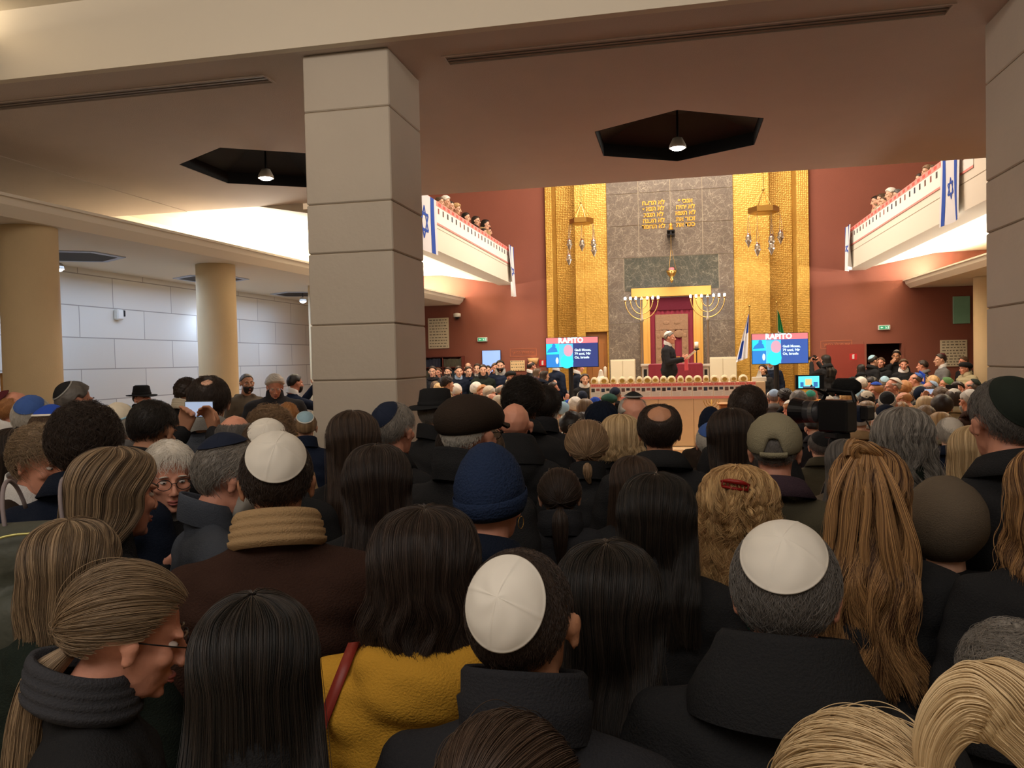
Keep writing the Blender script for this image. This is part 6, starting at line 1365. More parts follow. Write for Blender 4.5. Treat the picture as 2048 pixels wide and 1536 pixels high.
def seat_(u, vt, d, vy, label, **k):
    best = None
    for y in ROWS[1:]:
        dd = d
        for _ in range(4): p = onD(u, vt, dd); dd *= (y+.02)/p[1]
        p = onD(u, vt, dd); x = p[0]; s = p[2]/1.30
        cost = abs(dd-d)/d*3+sum(14*max(0, 1-abs(x-tx)/.46) for tx, ty in taken if abs(ty-y) < .1)+max(0, .90-s)*30+max(0, s-1.16)*30
        if y > 13.4 and abs(x) < 2.5 or (x > 0 and x < 1.35): cost += 2
        if best is None or cost < best[0]: best = (cost, dd, x, y)
    taken.append((best[2], best[3]))
    k = dict(hair=SHORT, near=False, collar='fold', cc='black', pose='lap') | k
    r = person(u, vt, best[1], yaw=vy+bearing(u), seated=True, label=label, **k); made[label] = r; return r
KW = lambda c, t=40, s=46, sd=0, tr=None: (t, sd, s, c, .016, tr)
GR = 'people seated on the right side'; GL = 'people seated on the left side'
SR = [
 (1543, 782, 12.5, 0, dict(hc='dbrown', kip=KW('offw'), cc='plum'), 'seated man in white skullcap and brown coat right of the platform front'),
 (1548, 778, 14.5, 0, dict(hc='grey', kip=KW('lblue'), cc='grey'), 'seated man in pale blue skullcap just behind the white skullcap by the platform'),
 (1571, 777, 12.2, 30, dict(hair=CURLY, hc='black', cc='black', skin=3), 'seated person with curly black hair below the right television'),
 (1582, 800, 9.6, 60, dict(hc='ginger', kip=KW('offw', 10, 46), skin=1, hr=(0, 20, 0), cc='black'), 'seated man in white skullcap bowing left, between bald head and brown coat'),
 (1597, 780, 11.5, 0, dict(hair=MEDIUM, hc='dgrey', cc='camel'), 'seated person with dark grey hair left of the video camera'),
 (1621, 780, 13.0, 0, dict(hc='dgrey', kip=KW('tealg', 34, 50), cc='lgrey'), 'seated man in teal skullcap behind the video camera lens'),
 (1602, 808, 8.6, 20, dict(hair=FRINGE, hc='ginger', skin=1, cc='charcoal'), 'seated bald man in charcoal jacket left of the video camera'),
 (1628, 830, 7.6, 10, dict(hc='black', cc='charcoal', hr=(0, 20, 0)), 'seated dark-haired person bending forward below the lens'),
 (1640, 862, 6.3, 10, dict(hair=H('short', 160, h=.012, ln=.03, n=2000), hc='dgrey', kip=KW('black', 36, 56, 8), cc='olive', near=True), 'seated man in large black skullcap beside the tripod'),
 (1687, 757, 14.5, 0, dict(hc='silver', kip=KW('offw', 30, 54), cc='grey'), 'seated man in white skullcap above the microphone of the video camera'),
 (1705, 753, 15.5, 60, dict(hc='black', kip=KW('black'), cc='black', skin=1), 'seated man in black skullcap turned left behind the video camera'),
 (1722, 753, 14.0, 20, dict(hair=MEDIUM, hc='silver', kip=KW('offw', 44, 50), cc='charcoal'), 'seated silver-haired man in white skullcap in the upper right crowd'),
 (1743, 752, 13.6, 75, dict(hc='black', cc='black', collar='shirt', colc='lgrey', skin=1), 'seated black-haired man in dark suit looking left'),
 (1752, 764, 12.0, 60, dict(hair=FRINGE, hc='ginger', kip=KW('royal', 20, 40), skin=1, cc='charcoal', hr=(0, 15, 0)), 'seated bald man in bright blue skullcap looking down'),
 (1769, 752, 14.2, 10, dict(hc='grey', kip=KW('sky', 36, 50), cc='black'), 'seated man in pale blue skullcap behind the bright blue skullcap'),
 (1787, 755, 12.4, 110, dict(hair=FRINGE, hc='silver', kip=KW('offw', 30, 52), skin=1, cc='taupe', glasses=True), 'seated rosy man in white skullcap and glasses facing left'),
 (1809, 762, 13.4, 0, dict(hair=BOUF, hc='ginger', cc='grey'), 'seated woman with fluffy ginger hair below the doorway'),
 (1832, 745, 14.8, 80, dict(hair=FRINGE, hc='brown', kip=KW('blue'), skin=1, cc='lightolive'), 'seated man in blue skullcap turned left below the grey jacket'),
 (1842, 771, 11.8, 0, dict(hat='headscarf', hatc='navy', hair=None, cc='black', skin=2), 'seated person in round navy knitted cap at right'),
 (1860, 761, 12.8, 90, dict(hair=FRINGE, hc='grey', kip=KW('lblue', 44, 46), skin=1, cc='grey', glasses=True), 'seated man in light blue skullcap and glasses below the blue folder'),
 (1866, 752, 14.3, 10, dict(hair=BOUF, hc='gold', cc='taupe'), 'seated woman with yellow-blonde hair below the grey blazer'),
 (1893, 754, 13.2, 50, dict(hair=FRINGE, hc='ginger', kip=KW('greenk', 40, 56), skin=1, cc='black'), 'seated man in pale green skullcap at right'),
 (1882, 773, 11.6, 20, dict(hair=MEDIUM, hc='brown', cc='taupe', pose='phone'), 'seated brown-haired person holding a device up at right'),
 (1915, 760, 12.2, 170, dict(hair=BALDTOP, hc='dark', cc='black', skin=1, pose='phone'), 'seated man photographing towards the camera below the khaki jacket'),
 (1945, 757, 10.6, 70, dict(hair=FRINGE, hc='dgrey', kip=KW('dgreen'), skin=1, cc='taupe'), 'seated rosy man in dark skullcap next to the green skullcap wearer at the edge'),
 (1722, 778, 10.8, 0, dict(hc='grey', kip=KW('sky', 46, 46, 0, 'offw'), cc='grey'), 'seated grey-haired man in pale skullcap with white border, centre right'),
 (1733, 781, 10.0, 0, dict(hair=MEDIUM, hc='black', kip=KW('cream', 34, 46), cc='black'), 'seated black-haired man in cream skullcap, centre right'),
 (1734, 800, 9.2, 10, dict(hair=BOB, hc='lbrown', cc='taupe'), 'seated woman with light brown bob right of the video camera'),
 (1774, 782, 9.6, 0, dict(hair=BUZZ, hc='silver', kip=KW('black', 54, 48, 0, 'offw'), skin=1, cc='lgrey'), 'seated cropped man in black skullcap with white border'),
 (1808, 781, 9.4, 70, dict(hair=FRINGE, hc='ginger', skin=1, cc='camel', hr=(0, 22, 0)), 'seated bald tanned man bowing to the left'),
 (1717, 810, 8.6, 0, dict(hair=H('short', 161, h=.012, ln=.03, n=1500), hc='silver', kip=KW('navy', 50, 50, 10), cc='camel'), 'seated man in navy skullcap and beige jacket right of the video camera body'),
 (1744, 824, 7.9, 0, dict(hc='silver', kip=KW('offw', 44, 56, -8), cc='taupe'), 'seated man in white skullcap left of the long thinning grey hair'),
 (1772, 808, 8.4, 0, dict(hair=BUZZ, hc='silver', kip=KW('navy', 34, 44), skin=1, cc='grey'), 'seated man in navy skullcap just above the long thinning grey hair'),
 (1803, 803, 8.0, 0, dict(hair=MEDIUM, hc='auburn', cc='plum'), 'seated person with reddish-brown hair above the long thinning grey hair'),
 (1851, 790, 9.3, 0, dict(hair=BOB, hc='blond', cc='cream'), 'seated blonde person in the middle of the right crowd'),
 (1851, 810, 8.2, 0, dict(hair=MEDIUM, hc='lbrown', cc='camel'), 'seated light-brown-haired person below the blonde one'),
 (1884, 789, 8.7, 0, dict(hair=H('short', 162, h=.024, ln=.05, mess=.1, n=1200), hc='dark', cc='camel', wx=.95), 'seated person with dark bowl-cut hair at right'),
 (1908, 777, 8.9, 0, dict(hair=BOB, hc='dbrown', kip=KW('offw', 22, 50), cc='khaki'), 'seated brown-haired person in white skullcap and beige coat'),
 (1940, 778, 8.0, 40, dict(hc='silver', kip=KW('offw', 40, 50), beard='silver', skin=1, cc='brown'), 'seated bearded man in white skullcap beside the tall man in green skullcap'),
 (1881, 822, 7.2, 0, dict(hair=BOB, hc='gold', cc='lightolive'), 'seated woman with golden bob behind the silver-haired white skullcap'),
 (1900, 834, 6.3, 0, dict(hair=H('short', 163, h=.014, ln=.03, n=3000), hc='silver', kip=KW('offw', 42, 46, 14), cc='navy', near=True), 'seated silver-haired man in white skullcap and navy coat near the right edge'),
 (1755, 790, 11.0, 0, dict(hair=MEDIUM, hc='white', cc='lgrey'), 'seated white-haired person in pale grey between cream and black skullcaps'),
 (1826, 778, 11.0, 0, dict(hair=MEDIUM, hc='brown', cc='grey'), 'seated brown-haired person left of the navy knitted cap'),
 (1776, 768, 13.0, 0, dict(hair=MEDIUM, hc='gold', cc='taupe'), 'seated golden-haired person behind the rosy man in glasses'),
 (1655, 790, 10.5, 0, dict(hair=MEDIUM, hc='silver', cc='lgrey'), 'seated silver-haired person hidden behind the video camera'),
 (1692, 780, 11.6, 0, dict(hair=MEDIUM, hc='gold', cc='taupe'), 'seated golden-haired person seen above the video camera body'),
 (1702, 795, 9.9, 0, dict(hair=MEDIUM, hc='ginger', cc='camel'), 'seated ginger person right beside the video camera body'),
 (1925, 772, 10.4, 0, dict(hair=MEDIUM, hc='dbrown', cc='black'), 'seated dark-brown-haired person between beige coat and rosy man'),
 (1868, 780, 10.2, 10, dict(hair=MEDIUM, hc='lbrown', cc='lgrey'), 'seated person with pale brown hair behind the dark bowl-cut hair'),
]
for u, v, d, vy, k, lb in SR: seat_(u, v, d, vy, lb, group=GR, **k)
SL = [
 (1107, 784, 10.6, 0, dict(hair=MEDIUM, hc='lbrown', cc='cream'), 'seated ash-brown-haired person in cream below the clapping man'),
 (1125, 803, 10.4, -10, dict(hair=BUZZ, hc='silver', kip=KW('sky', 44, 66), cc='beige'), 'seated man in large pale blue skullcap and beige coat'),
 (1138, 799, 12.4, 0, dict(hc='silver', kip=KW('royal', 30, 54), cc='grey'), 'seated man in blue skullcap between the pale blue cap and white hair'),
 (1150, 795, 11.5, 0, dict(hair=BOUF, hc='white', cc='beige'), 'seated woman with white fluffy hair left of the platform front'),
 (1164, 781, 12.8, 10, dict(hc='grey', kip=KW('navy', 50, 56, 8), cc='lgrey'), 'seated grey-haired man in navy skullcap at the platform left corner'),
 (1170, 795, 12.0, 0, dict(hair=LONG, hc='lbrown', cc='black'), 'seated woman with straight light-brown hair at the platform left corner'),
 (1190, 794, 12.4, 0, dict(hc='silver', kip=KW('royal', 26, 62), cc='cream'), 'seated person in royal blue skullcap before the posters'),
 (1218, 785, 12.6, 10, dict(hat='beret', hatc='green', hc='silver', cc='cream', collar='scarf', colc='cream'), 'seated person in green beret and cream collar before the posters'),
 (1230, 774, 12.9, -10, dict(hc='dgrey', kip=KW('navy', 36, 60), cc='black', skin=2), 'seated man in navy skullcap and black jacket before the posters'),
 (1152, 836, 7.9, 0, dict(hat='headscarf', hatc='greenk', hair=None, cc='taupe'), 'seated person in green knitted cap left of the navy padded hat'),
 (1133, 780, 12.7, 0, dict(hair=MEDIUM, hc='dgrey', cc='charcoal'), 'seated dark-grey-haired person below the left television'),
 (1165, 824, 9.2, 0, dict(hair=MEDIUM, hc='dark', cc='plum'), 'seated dark-haired person right of the green knitted cap'),
 (1142, 822, 10.0, 0, dict(hair=MEDIUM, hc='black', cc='black'), 'seated black-haired person above the green knitted cap'),
 (912, 767, 14.6, 0, dict(hair=MEDIUM, hc='white', skin=1, cc='camel'), 'seated white-haired man behind the top of the flat cap'),
 (952, 765, 14.2, -20, dict(hair=BOUF, hc='white', cc='cream'), 'seated platinum-haired woman behind the flat cap'),
 (965, 769, 14.9, -160, dict(hair=MEDIUM, hc='ginger', skin=1, cc='camel'), 'seated rosy person turned round behind the flat cap'),
 (978, 771, 13.6, -50, dict(hc='silver', kip=KW('cream', 30, 56), cc='lgrey', skin=1), 'seated man in cream skullcap right of the flat cap'),
 (1001, 768, 14.0, -70, dict(hair=BALDTOP, hc='grey', cc='teal', skin=1), 'seated balding grey man in profile above the bald man'),
 (983, 784, 12.0, -150, dict(hair=FRINGE, hc='silver', glasses=True, skin=1, cc='cream', hr=(0, 15, 0)), 'seated rosy bald man in glasses over the flat cap visor'),
 (997, 790, 11.2, 0, dict(hair=FRINGE, hc='white', kip=KW('cream', 30, 60), cc='cream', skin=0), 'seated person in cream cap between flat cap and bald man'),
 (870, 762, 13.2, 0, dict(hair=MEDIUM, hc='brown', cc='charcoal'), 'seated brown-haired person right beside the stone column'),
 (877, 766, 11.8, 0, dict(hair=MEDIUM, hc='gold', cc='white'), 'seated person in white beside the stone column'),
 (1088, 800, 11.2, 0, dict(hair=MEDIUM, hc='brown', cc='black'), 'seated brown-haired person right of the smooth black hair'),
 (1098, 812, 9.6, 0, dict(hair=MEDIUM, hc='silver', cc='cream'), 'seated person in cream right of the smooth black hair'),
]
for u, v, d, vy, k, lb in SL: seat_(u, v, d, vy, lb, group=GL, **k)
# ---- women in the galleries, leaning over the rails
def gal(u, v, sgn, vy, k, lb):
    X = (XL-.57) if sgn < 0 else (XR+.57)
    dr = ray(u, v); d = X/dr[0]
    if dr[1]*d > 20.45:
        q = np.array([X, 20.45-(.5 if u == 1711 or u == 987 else 0), CP[2]+dr[2]*20.45/dr[1]])-CP; d = float(q@_fw); u = 1024+F*float(q@_R)/d; v = 768-F*float(q@_U)/d
    k = dict(hair=LONG, near=False, collar='fold', cc='black', pose='lap', seated=True, lower=False, hr=(-50 if sgn < 0 else 50, 8, 0)) | k
    person(u, v, d, yaw=-sgn*-90 if 0 else (-45 if sgn < 0 else 45)+vy*.5, label=lb, group='people in the galleries', floor=4.125, **k)
GP = [(878, 393, -1, 0, dict(hc='brown', cc='camel'), 'brown-haired woman nearest the column in the left gallery'),
 (890, 392, -1, 10, dict(hair=BOUF, hc='white', cc='beige'), 'white-haired woman in the left gallery'),
 (899, 401, -1, -10, dict(hc='dark', cc='black'), 'dark-haired woman behind the white-haired one in the left gallery'),
 (912, 407, -1, 0, dict(hair=BOUF, hc='gold', cc='camel'), 'blonde woman in camel in the left gallery'),
 (931, 424, -1, 0, dict(hc='black', cc='white'), 'black-haired woman in white in the left gallery'),
 (951, 431, -1, -20, dict(hc='dark', cc='black', glasses=True), 'dark-haired woman in glasses and black in the left gallery'),
 (970, 438, -1, 10, dict(hc='black', cc='camel', glasses=True), 'dark-haired woman in glasses and tan in the left gallery'),
 (987, 461, -1, 0, dict(hc='dark', cc='charcoal'), 'dark-haired woman low behind the rail, near the left gallery end'),
 (1007, 452, -1, -10, dict(hc='dark', cc='slate', hair=SHORT), 'dark-haired person in slate jacket at the far end of the left gallery'),
 (1698, 408, 1, 20, dict(hc='lbrown', cc='navy', skin=1), 'person in navy at the far end of the right gallery'),
 (1711, 397, 1, 0, dict(hc='brown', cc='offw', hair=BOB), 'brown-haired woman in cream sweater leaning on the right gallery rail'),
 (1753, 390, 1, 10, dict(hc='dark', cc='beige'), 'dark-haired woman in beige in the right gallery'),
 (1770, 391, 1, 0, dict(hc='brown', cc='lgrey'), 'brown-haired person low behind the right gallery rail'),
 (1782, 376, 1, 0, dict(hc='white', hair=BOUF, cc='cream'), 'white-haired woman in the right gallery'),
 (1796, 378, 1, -10, dict(hc='dgrey', hair=MEDIUM, cc='taupe'), 'dark-grey-haired person right of the white-haired woman in the right gallery'),
 (1842, 345, 1, 0, dict(hc='dark', cc='beige'), 'dark-haired woman in beige, left of the large flag in the right gallery'),
 (1856, 329, 1, 10, dict(hc='lbrown', cc='rose', hair=MEDIUM), 'light-brown-haired person near the large flag in the right gallery'),
 (1870, 328, 1, 0, dict(hc='brown', cc='camel', hair=BOB), 'brown-haired woman nearest the large flag in the right gallery')]
for a in GP: gal(*a)
# ---- the speaker on the platform
speaker = P_(1338, 662, 16.3, -104, 'man in dark suit and white skullcap speaking on the platform before the ark', floor=HP, hc='grey', hair=H('short', 170, h=.008, ln=.015), kip=(30, 0, 56, 'offw', .014), cc='charcoal', collar='shirt', colc='white', pose='read', skin=1, near=False, wx=1.05)
# ================================================================ HELD THINGS, CLIPS, VIDEO CAMERA
def pat(r, x, y, z):
    s = r.scale[0]; v = Matrix.Rotation(r.rotation_euler[2], 3, 'Z') @ Vector((x, y, z)); return Vector(r.location)+v*s
def hang(r, name, me, M=Matrix.Identity(4), m=None):
    HM, s, part = r_data[r.name]; return part(name, me, HM @ M, m)
hang(hoopw, 'earring', _hoop(), Matrix.Translation((.087, .0, -.048)))
# red claw clip
b = MB(); b.tube([(-.045, 0, .004), (-.02, -.010, .010), (.02, -.010, .010), (.045, 0, .004)], [.004, .008, .008, .004], 8); b.tube([(-.04, -.002, -.012), (0, -.012, -.012), (.04, -.002, -.012)], .005, 8)
for k in range(8): b.tube([(-.04+.0115*k, -.006, .006), (-.04+.0115*k, -.004, -.012), (-.038+.0115*k, .008, -.022)], .0022, 5)
hang(redclip, 'hair_clip', b.mesh('hair_clip', mat('red_clip', rgb(140, 30, 26), .3), True), Matrix.Translation((-.008, -.136, .098)) @ Matrix.Rotation(rad(8), 4, 'Y'))
# half-up bun made of looped locks
hmb = (HC['auburn'], HC2['auburn'])
def locks(r, name, paths, rr, n, hm, seed):
    root = None
    for i, P in enumerate(paths):
        G, P_2, R_, V = tail_part(seed+i, P, rr, n, taper=.8, wave=.001, bulge=1.0)
        b = MB(); b.grid(G, cu=True); me = b.mesh(name, T_HAIR, True); setstrand(me, np.full(len(me.vertices), .45)); o = hang(r, name, me, Matrix.Identity(4), hm)
        HM, s, part = r_data[r.name]; part('hair_strands', curves_obj('hair_strands', P_2, R_, V, T_HAIR, None), Matrix.Identity(4), hm, o)
cb = np.array([.0, -.075, .118])
locks(bun, 'bun', [[cb+np.array([.036*math.cos(a), -.018*math.sin(a)-.012*math.cos(a*.5), .024*math.sin(a)+.004]) for a in np.linspace(-.6, 4.4, 10)], [cb+np.array([.028*math.cos(a+2), -.02-.016*math.cos(a), .020*math.sin(a+2)+.012]) for a in np.linspace(0, 4.6, 10)], [cb+np.array([-.03+.012*math.cos(a), .01-.03*a*.2, .01+.022*math.sin(a)]) for a in np.linspace(0, 3.6, 8)]], .014, 420, hmb, 300)
# loose locks over the auburn hair
g = np.random.default_rng(12)
pths = []
for k in range(7):
    x = -.085+.03*k+g.normal(0, .006); P = [(x*.3, -.09, .125), (x*.75, -.128, .06), (x, -.138, -.02)]
    for i in range(1, 6): P.append((x*1.15+.016*math.sin(i*1.5+k), -.150-.006*math.cos(i*1.7+k), -.02-.075*i))
    pths.append(P)
locks(bun, 'wavy_lock', pths, .012, 260, hmb, 320)
# black tie of the blonde ponytail, black clip of the brown hair
b = MB(); b.tube([(.021*math.cos(a), .021*math.sin(a), .004*math.sin(a*3)) for a in np.linspace(0, 2*pi, 20)], .008, 8, False)
hang(pony, 'hair_tie', b.mesh('hair_tie', mat('black_elastic', (.008, .008, .009), .8), True), Matrix.Translation((.066, -.083, .104)) @ Matrix.Rotation(rad(20), 4, 'X'))
b = MB(); b.bbox((-.030, -.012, -.011), (.030, .0, .011), .005); b.bbox((-.024, -.016, -.004), (.026, -.011, .004), .002); b.ball((-.02, -.016, .004), .003)
hang(clipw, 'hair_clip', b.mesh('hair_clip', mat('glossy_black', (.006, .006, .007), .12), False), Matrix.Translation((-.066, -.085, .072)) @ Matrix.Rotation(rad(-38), 4, 'Z') @ Matrix.Rotation(rad(-35), 4, 'X'))
# phones and cameras in hands
scr = emis('phone_screen', (.45, .55, .75), .7)
def phone(loc, rz, lab, sc_=1.0, tilt=0):
    t = empty('phone', loc, rz); tag(t, lab, 'phone'); t.scale = (sc_,)*3
    b = MB(); b.bbox((-.078, -.005, -.038), (.078, .005, .038), .004); b.obj('case', blackp, t); b = MB(); b.box((-.072, -.0065, -.034), (.072, -.005, .034)); b.obj('screen', scr, t)
phone(pat(phoneman, 0, .375, 1.665), phoneman.rotation_euler[2], 'lit phone held up in both hands at left')
def camera_held(r, lab, z=1.66):
    p = pat(r, 0, .37, z); t = empty('photo_camera', p, r.rotation_euler[2]); tag(t, lab, 'camera')
    b = MB(); b.bbox((-.07, -.03, -.045), (.07, .03, .045), .01); b.bbox((-.025, -.03, .045), (.025, .03, .07)); b.obj('body', blackp, t); b = MB(); b.tube([(0, .03, 0), (0, .13, 0), (0, .20, 0)], [.035, .036, .042], 16); b.obj('lens', darkm, t, True)
camera_held(stood['photographer in black aiming a camera right of the right screen'], 'black photo camera of the photographer right of the right screen')
r = stood['man in grey blazer holding a blue folder']; p = pat(r, 0, .36, 1.27); t = empty('folder', p, r.rotation_euler[2]); tag(t, 'bright blue folder held by the man in grey blazer', 'folder'); b = MB(); b.bbox((-.17, -.006, -.11), (.17, .006, .12)); o = b.obj('cover', mat('folder_blue', rgb(20, 70, 190), .5), t); t.rotation_euler[1] = rad(-14)
r = speaker; p = pat(r, .04, .42, 1.26); t = empty('speech_notes', p, r.rotation_euler[2]); tag(t, 'white sheets held by the speaker on the platform', 'papers'); t.rotation_euler[0] = rad(-50); b = MB(); b.box((-.10, -.002, -.14), (.10, .0, .14)); b.box((-.07, -.008, -.13), (.13, -.006, .12)); b.obj('sheet', paper, t)
p = pat(r, 0, .33, 1.10); t = empty('pink_poster', p, r.rotation_euler[2]); tag(t, 'pink poster hanging from the hands of the speaker', 'poster'); b = MB(); b.bbox((-.15, .0, -.13), (.15, .008, .13)); b.obj('sheet', mat('hot_pink', rgb(232, 92, 112), .7), t)
for lb, nm in (('seated man photographing towards the camera below the khaki jacket', 'phone held by the man photographing below the khaki jacket'), ('seated brown-haired person holding a device up at right', 'phone held up by the seated brown-haired person at right')):
    r = made[lb]; phone(pat(r, 0, .375, 1.665-.43), r.rotation_euler[2], nm)
r = [x for x in bpy.data.objects if x.get('label') == 'bearded man in navy jacket raising a phone by the square column'][0]; phone(pat(r, 0, .375, 1.665), r.rotation_euler[2], 'phone raised by the man in navy by the square column')
# pink-white programme sheets lying on the pew ledges
for i, (u, v, dd) in enumerate(((1612, 824, 8.4), (1633, 792, 11.2), (1689, 856, 6.9), (1930, 852, 6.4), (1776, 806, 9.4))):
    y = min(ROWS[1:], key=lambda q: abs(q-.35-onD(u, v, dd)[1])); x = onD(u, v, dd)[0]
    t = empty('leaflet', (x, y-.35, .821), .2*i); tag(t, 'pink and white leaflet on a pew ledge, '+('left of the lens', 'below the lens', 'right of the tripod', 'beside the tall man in green skullcap', 'under the white-bordered skullcap')[i], 'leaflet', 'leaflets on the pews'); b = MB(); b.box((-.10, -.065, 0), (.10, .065, .002)); b.obj('sheet', paper, t); b = MB(); b.box((-.10, .01, .002), (.10, .065, .003)); b.obj('header', pinkm, t)
# orange-red shoulder strap bag of the mustard coat
t = empty('shoulder_bag', mustard.location, mustard.rotation_euler[2]); tag(t, 'dark red leather shoulder bag worn over the mustard coat', 'bag'); t.scale = mustard.scale; lth = mat('red_leather', rgb(128, 44, 34), .4)
b = MB(); pts = [(-.265, -.05, 1.05), (-.25, -.11, 1.20), (-.205, -.12, 1.33), (-.165, -.085, 1.43), (-.155, -.02, 1.462), (-.165, .05, 1.43), (-.20, .12, 1.31), (-.25, .11, 1.1)]
R_ = [[(x-.012, y, z), (x+.012, y, z+.004), (x+.012, y, z+.008), (x-.012, y, z+.006)] for x, y, z in pts]; b.ring(R_); b.obj('strap', lth, t, True)
b = MB(); b.bbox((-.31, -.10, .82), (-.25, .16, 1.06), .02); b.obj('pouch', lth, t)
# grey-green backpack with pale straps at the left edge
p = onD(72, 1045, 2.0); t = empty('backpack', (float(p[0]), float(p[1]), float(p[2])-.38), rad(25)); tag(t, 'grey-green backpack with shiny zips and pale straps at the left edge', 'backpack')
bpm = mat('nylon_grey', rgb(74, 76, 66), .55, bump=.4, bscale=30, var=.2)
V, Fc = remesh([('c', (-.09, 0, .08), (.09, 0, .08), .085, .085), ('c', (-.08, 0, .30), (.08, 0, .30), .085, .085), ('c', (-.09, 0, .08), (-.08, 0, .30), .085, .085), ('c', (.09, 0, .08), (.08, 0, .30), .085, .085), ('e', (0, -.08, .14), (.12, .06, .10))], .01, 4)
place('bag_body', mkmesh('bag_body', V, Fc, bpm), t)
b = MB(); b.tube([(.16*math.cos(a), -.07-.02*math.sin(a), .24+.13*math.sin(a)) for a in np.linspace(.1, pi-.1, 20)], .0035, 6); b.obj('zip', mat('zip_metal', rgb(190, 186, 120), .25, metal=.8), t, True)
for sx in (-.06, .07): b = MB(); b.tube([(sx-.02*math.sin(a), -.02+.08*(1-math.cos(a)), .36+.12*math.sin(a)) for a in np.linspace(0, pi*.9, 16)], .0055, 8); b.obj('strap', mat('pale_strap', rgb(140, 128, 128), .7), t, True)
# video camera on tripod
p = onD(1674, 822, 5.0); cz_ = float(p[2]); t = empty('video_camera', (float(p[0]), float(p[1]), 0), rad(50)); tag(t, 'black professional video camera with lit viewfinder screen on a tripod', 'video camera')
def pc(nm, f, m, par=t, sm=False): b = MB(); f(b); return b.obj(nm, m, par, sm)
Z = cz_
bdy = pc('body', lambda b: (b.bbox((-.065, -.10, Z-.13), (.065, .10, Z+.07), .012), b.bbox((-.05, -.22, Z-.05), (.05, -.17, Z+.04), .01)), blackp)
lens = pc('lens', lambda b: b.tube([(0, .10, Z-.01), (0, .15, Z-.01), (0, .20, Z-.01), (0, .21, Z-.01)], [.062, .068, .074, .076], 24), mat('lens_barrel', (.05, .05, .054), .28), sm=True)
pc('lens_hood', lambda b: b.ring([[(.098*w_*math.cos(a), y, Z-.01+.088*w_*math.sin(a)) for a in np.linspace(0, 2*pi, 25)[:-1]] for w_, y in ((.8, .20), (1, .29), (.93, .29), (.75, .21))], cap=False), blackp, lens)
pc('focus_ring', lambda b: b.tube([(0, .135, Z-.01), (0, .165, Z-.01)], .072, 24), mat('ring_grey', (.16, .16, .16), .35, metal=.5), lens)
pc('tally_mark', lambda b: b.box((.052, .12, Z-.055), (.060, .135, Z-.03)), mat('tally_red', rgb(200, 20, 50), .4), lens)
pc('handle', lambda b: (b.tube([(0, -.12, Z+.06), (0, -.10, Z+.12), (0, .06, Z+.13), (0, .10, Z+.06)], .014, 8)), blackp)
mic = pc('microphone', lambda b: b.tube([(.05, -.12, Z+.15), (.05, -.08, Z+.15), (.05, .02, Z+.15), (.05, .05, Z+.15)], [.03, .055, .055, .03], 14), mat('foam', (.008, .008, .008), .95, bump=.6, bscale=90), sm=True)
pc('microphone_holder', lambda b: b.bbox((.03, -.01, Z+.10), (.06, .02, Z+.14)), darkm, mic)
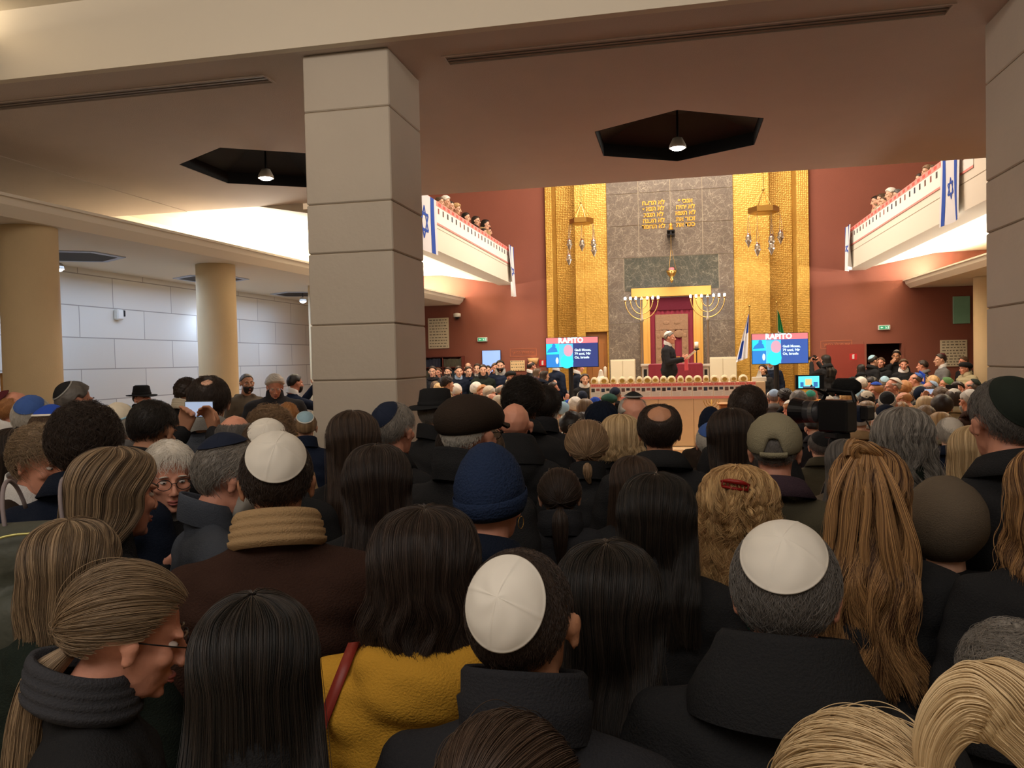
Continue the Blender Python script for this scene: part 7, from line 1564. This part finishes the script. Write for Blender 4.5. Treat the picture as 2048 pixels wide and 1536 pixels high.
# articulated viewfinder facing the operator
px_ = onD(1620, 764, 4.95); vf = empty('viewfinder', (0, 0, 0)); bpy.data.objects.remove(vf)
Mi = (Matrix.Translation((float(p[0]), float(p[1]), 0)) @ Matrix.Rotation(rad(50), 4, 'Z')).inverted(); lv = Mi @ Vector([float(a) for a in px_])
Mv = Matrix.Translation(lv) @ Matrix.Rotation(rad(-50+8), 4, 'Z')
def pcm(nm, lo, hi, m, par=t): b = MB(); b.box(lo, hi, Mv); return b.obj(nm, m, par)
vs = pcm('viewfinder', (-.085, 0, -.045), (.085, .025, .045), blackp)
pcm('viewfinder_screen', (-.070, -.003, -.036), (.055, 0, .036), emis('vf_cyan', (.12, .75, .9), 1.3), vs)
for i, (a0, a1, z0, z1, cc_) in enumerate(((-.03, .01, -.02, .02, (.9, .7, .3)), (-.06, -.04, -.03, .0, (.05, .2, .5)), (.02, .045, -.03, .0, (.05, .2, .5)), (-.045, .03, -.036, -.026, (.1, .1, .15)))): pcm('screen_image', (a0, -.005, z0), (a1, -.003, z1), emis('vf%d' % i, cc_, .9), vs)
b = MB(); b.tube([lv+Vector((0, 0, -.02)), (0, .06, Z+.10)], .012, 6); b.obj('viewfinder_arm', darkm, t)
tr = empty('tripod', (float(p[0]), float(p[1]), 0), rad(20)); tag(tr, 'black tripod carrying the video camera in the right-hand crowd', 'tripod'); Zt = Z-.131
pc('head', lambda b: (b.bbox((-.05, -.07, Zt-.04), (.05, .07, Zt)), b.lathe([(.045, Zt-.16), (.06, Zt-.13), (.055, Zt-.05), (.04, Zt-.04)], n=16), b.lathe([(.05, Zt-.26), (.06, Zt-.24), (.06, Zt-.18), (.035, Zt-.16)], n=16)), blackp, tr)
pc('pan_handle', lambda b: b.tube([(.05, -.02, Zt-.08), (.14, -.20, Zt-.16), (.17, -.26, Zt-.20)], [.008, .008, .014], 8), darkm, tr)
for k in range(3):
    a = 2*pi*k/3+.5; c_, s_ = math.cos(a), math.sin(a)
    pc('leg', lambda b: (b.tube([(.04*c_-.018*s_, .04*s_+.018*c_, Zt-.24), (.25*c_-.014*s_, .25*s_+.014*c_, .55)], .011, 8), b.tube([(.04*c_+.018*s_, .04*s_-.018*c_, Zt-.24), (.25*c_+.014*s_, .25*s_-.014*c_, .55)], .011, 8), b.tube([(.21*c_, .21*s_, .66), (.42*c_, .42*s_, .02)], .013, 8)), mat('carbon', (.02, .02, .022), .35), tr)
pc('spreader', lambda b: [b.tube([(0, 0, Zt-.5), (.15*math.cos(2*pi*k/3+.5), .15*math.sin(2*pi*k/3+.5), Zt-.47)], .008, 6) for k in range(3)], darkm, tr)
b = MB(); b.tube([(-.04, -.20, Z-.03), (-.06, -.26, Z-.12), (-.02, -.27, Z-.28), (.0, -.20, Z-.40), (.03, -.12, Z-.55)], .005, 6); o = b.obj('cable', blackp, t, True)
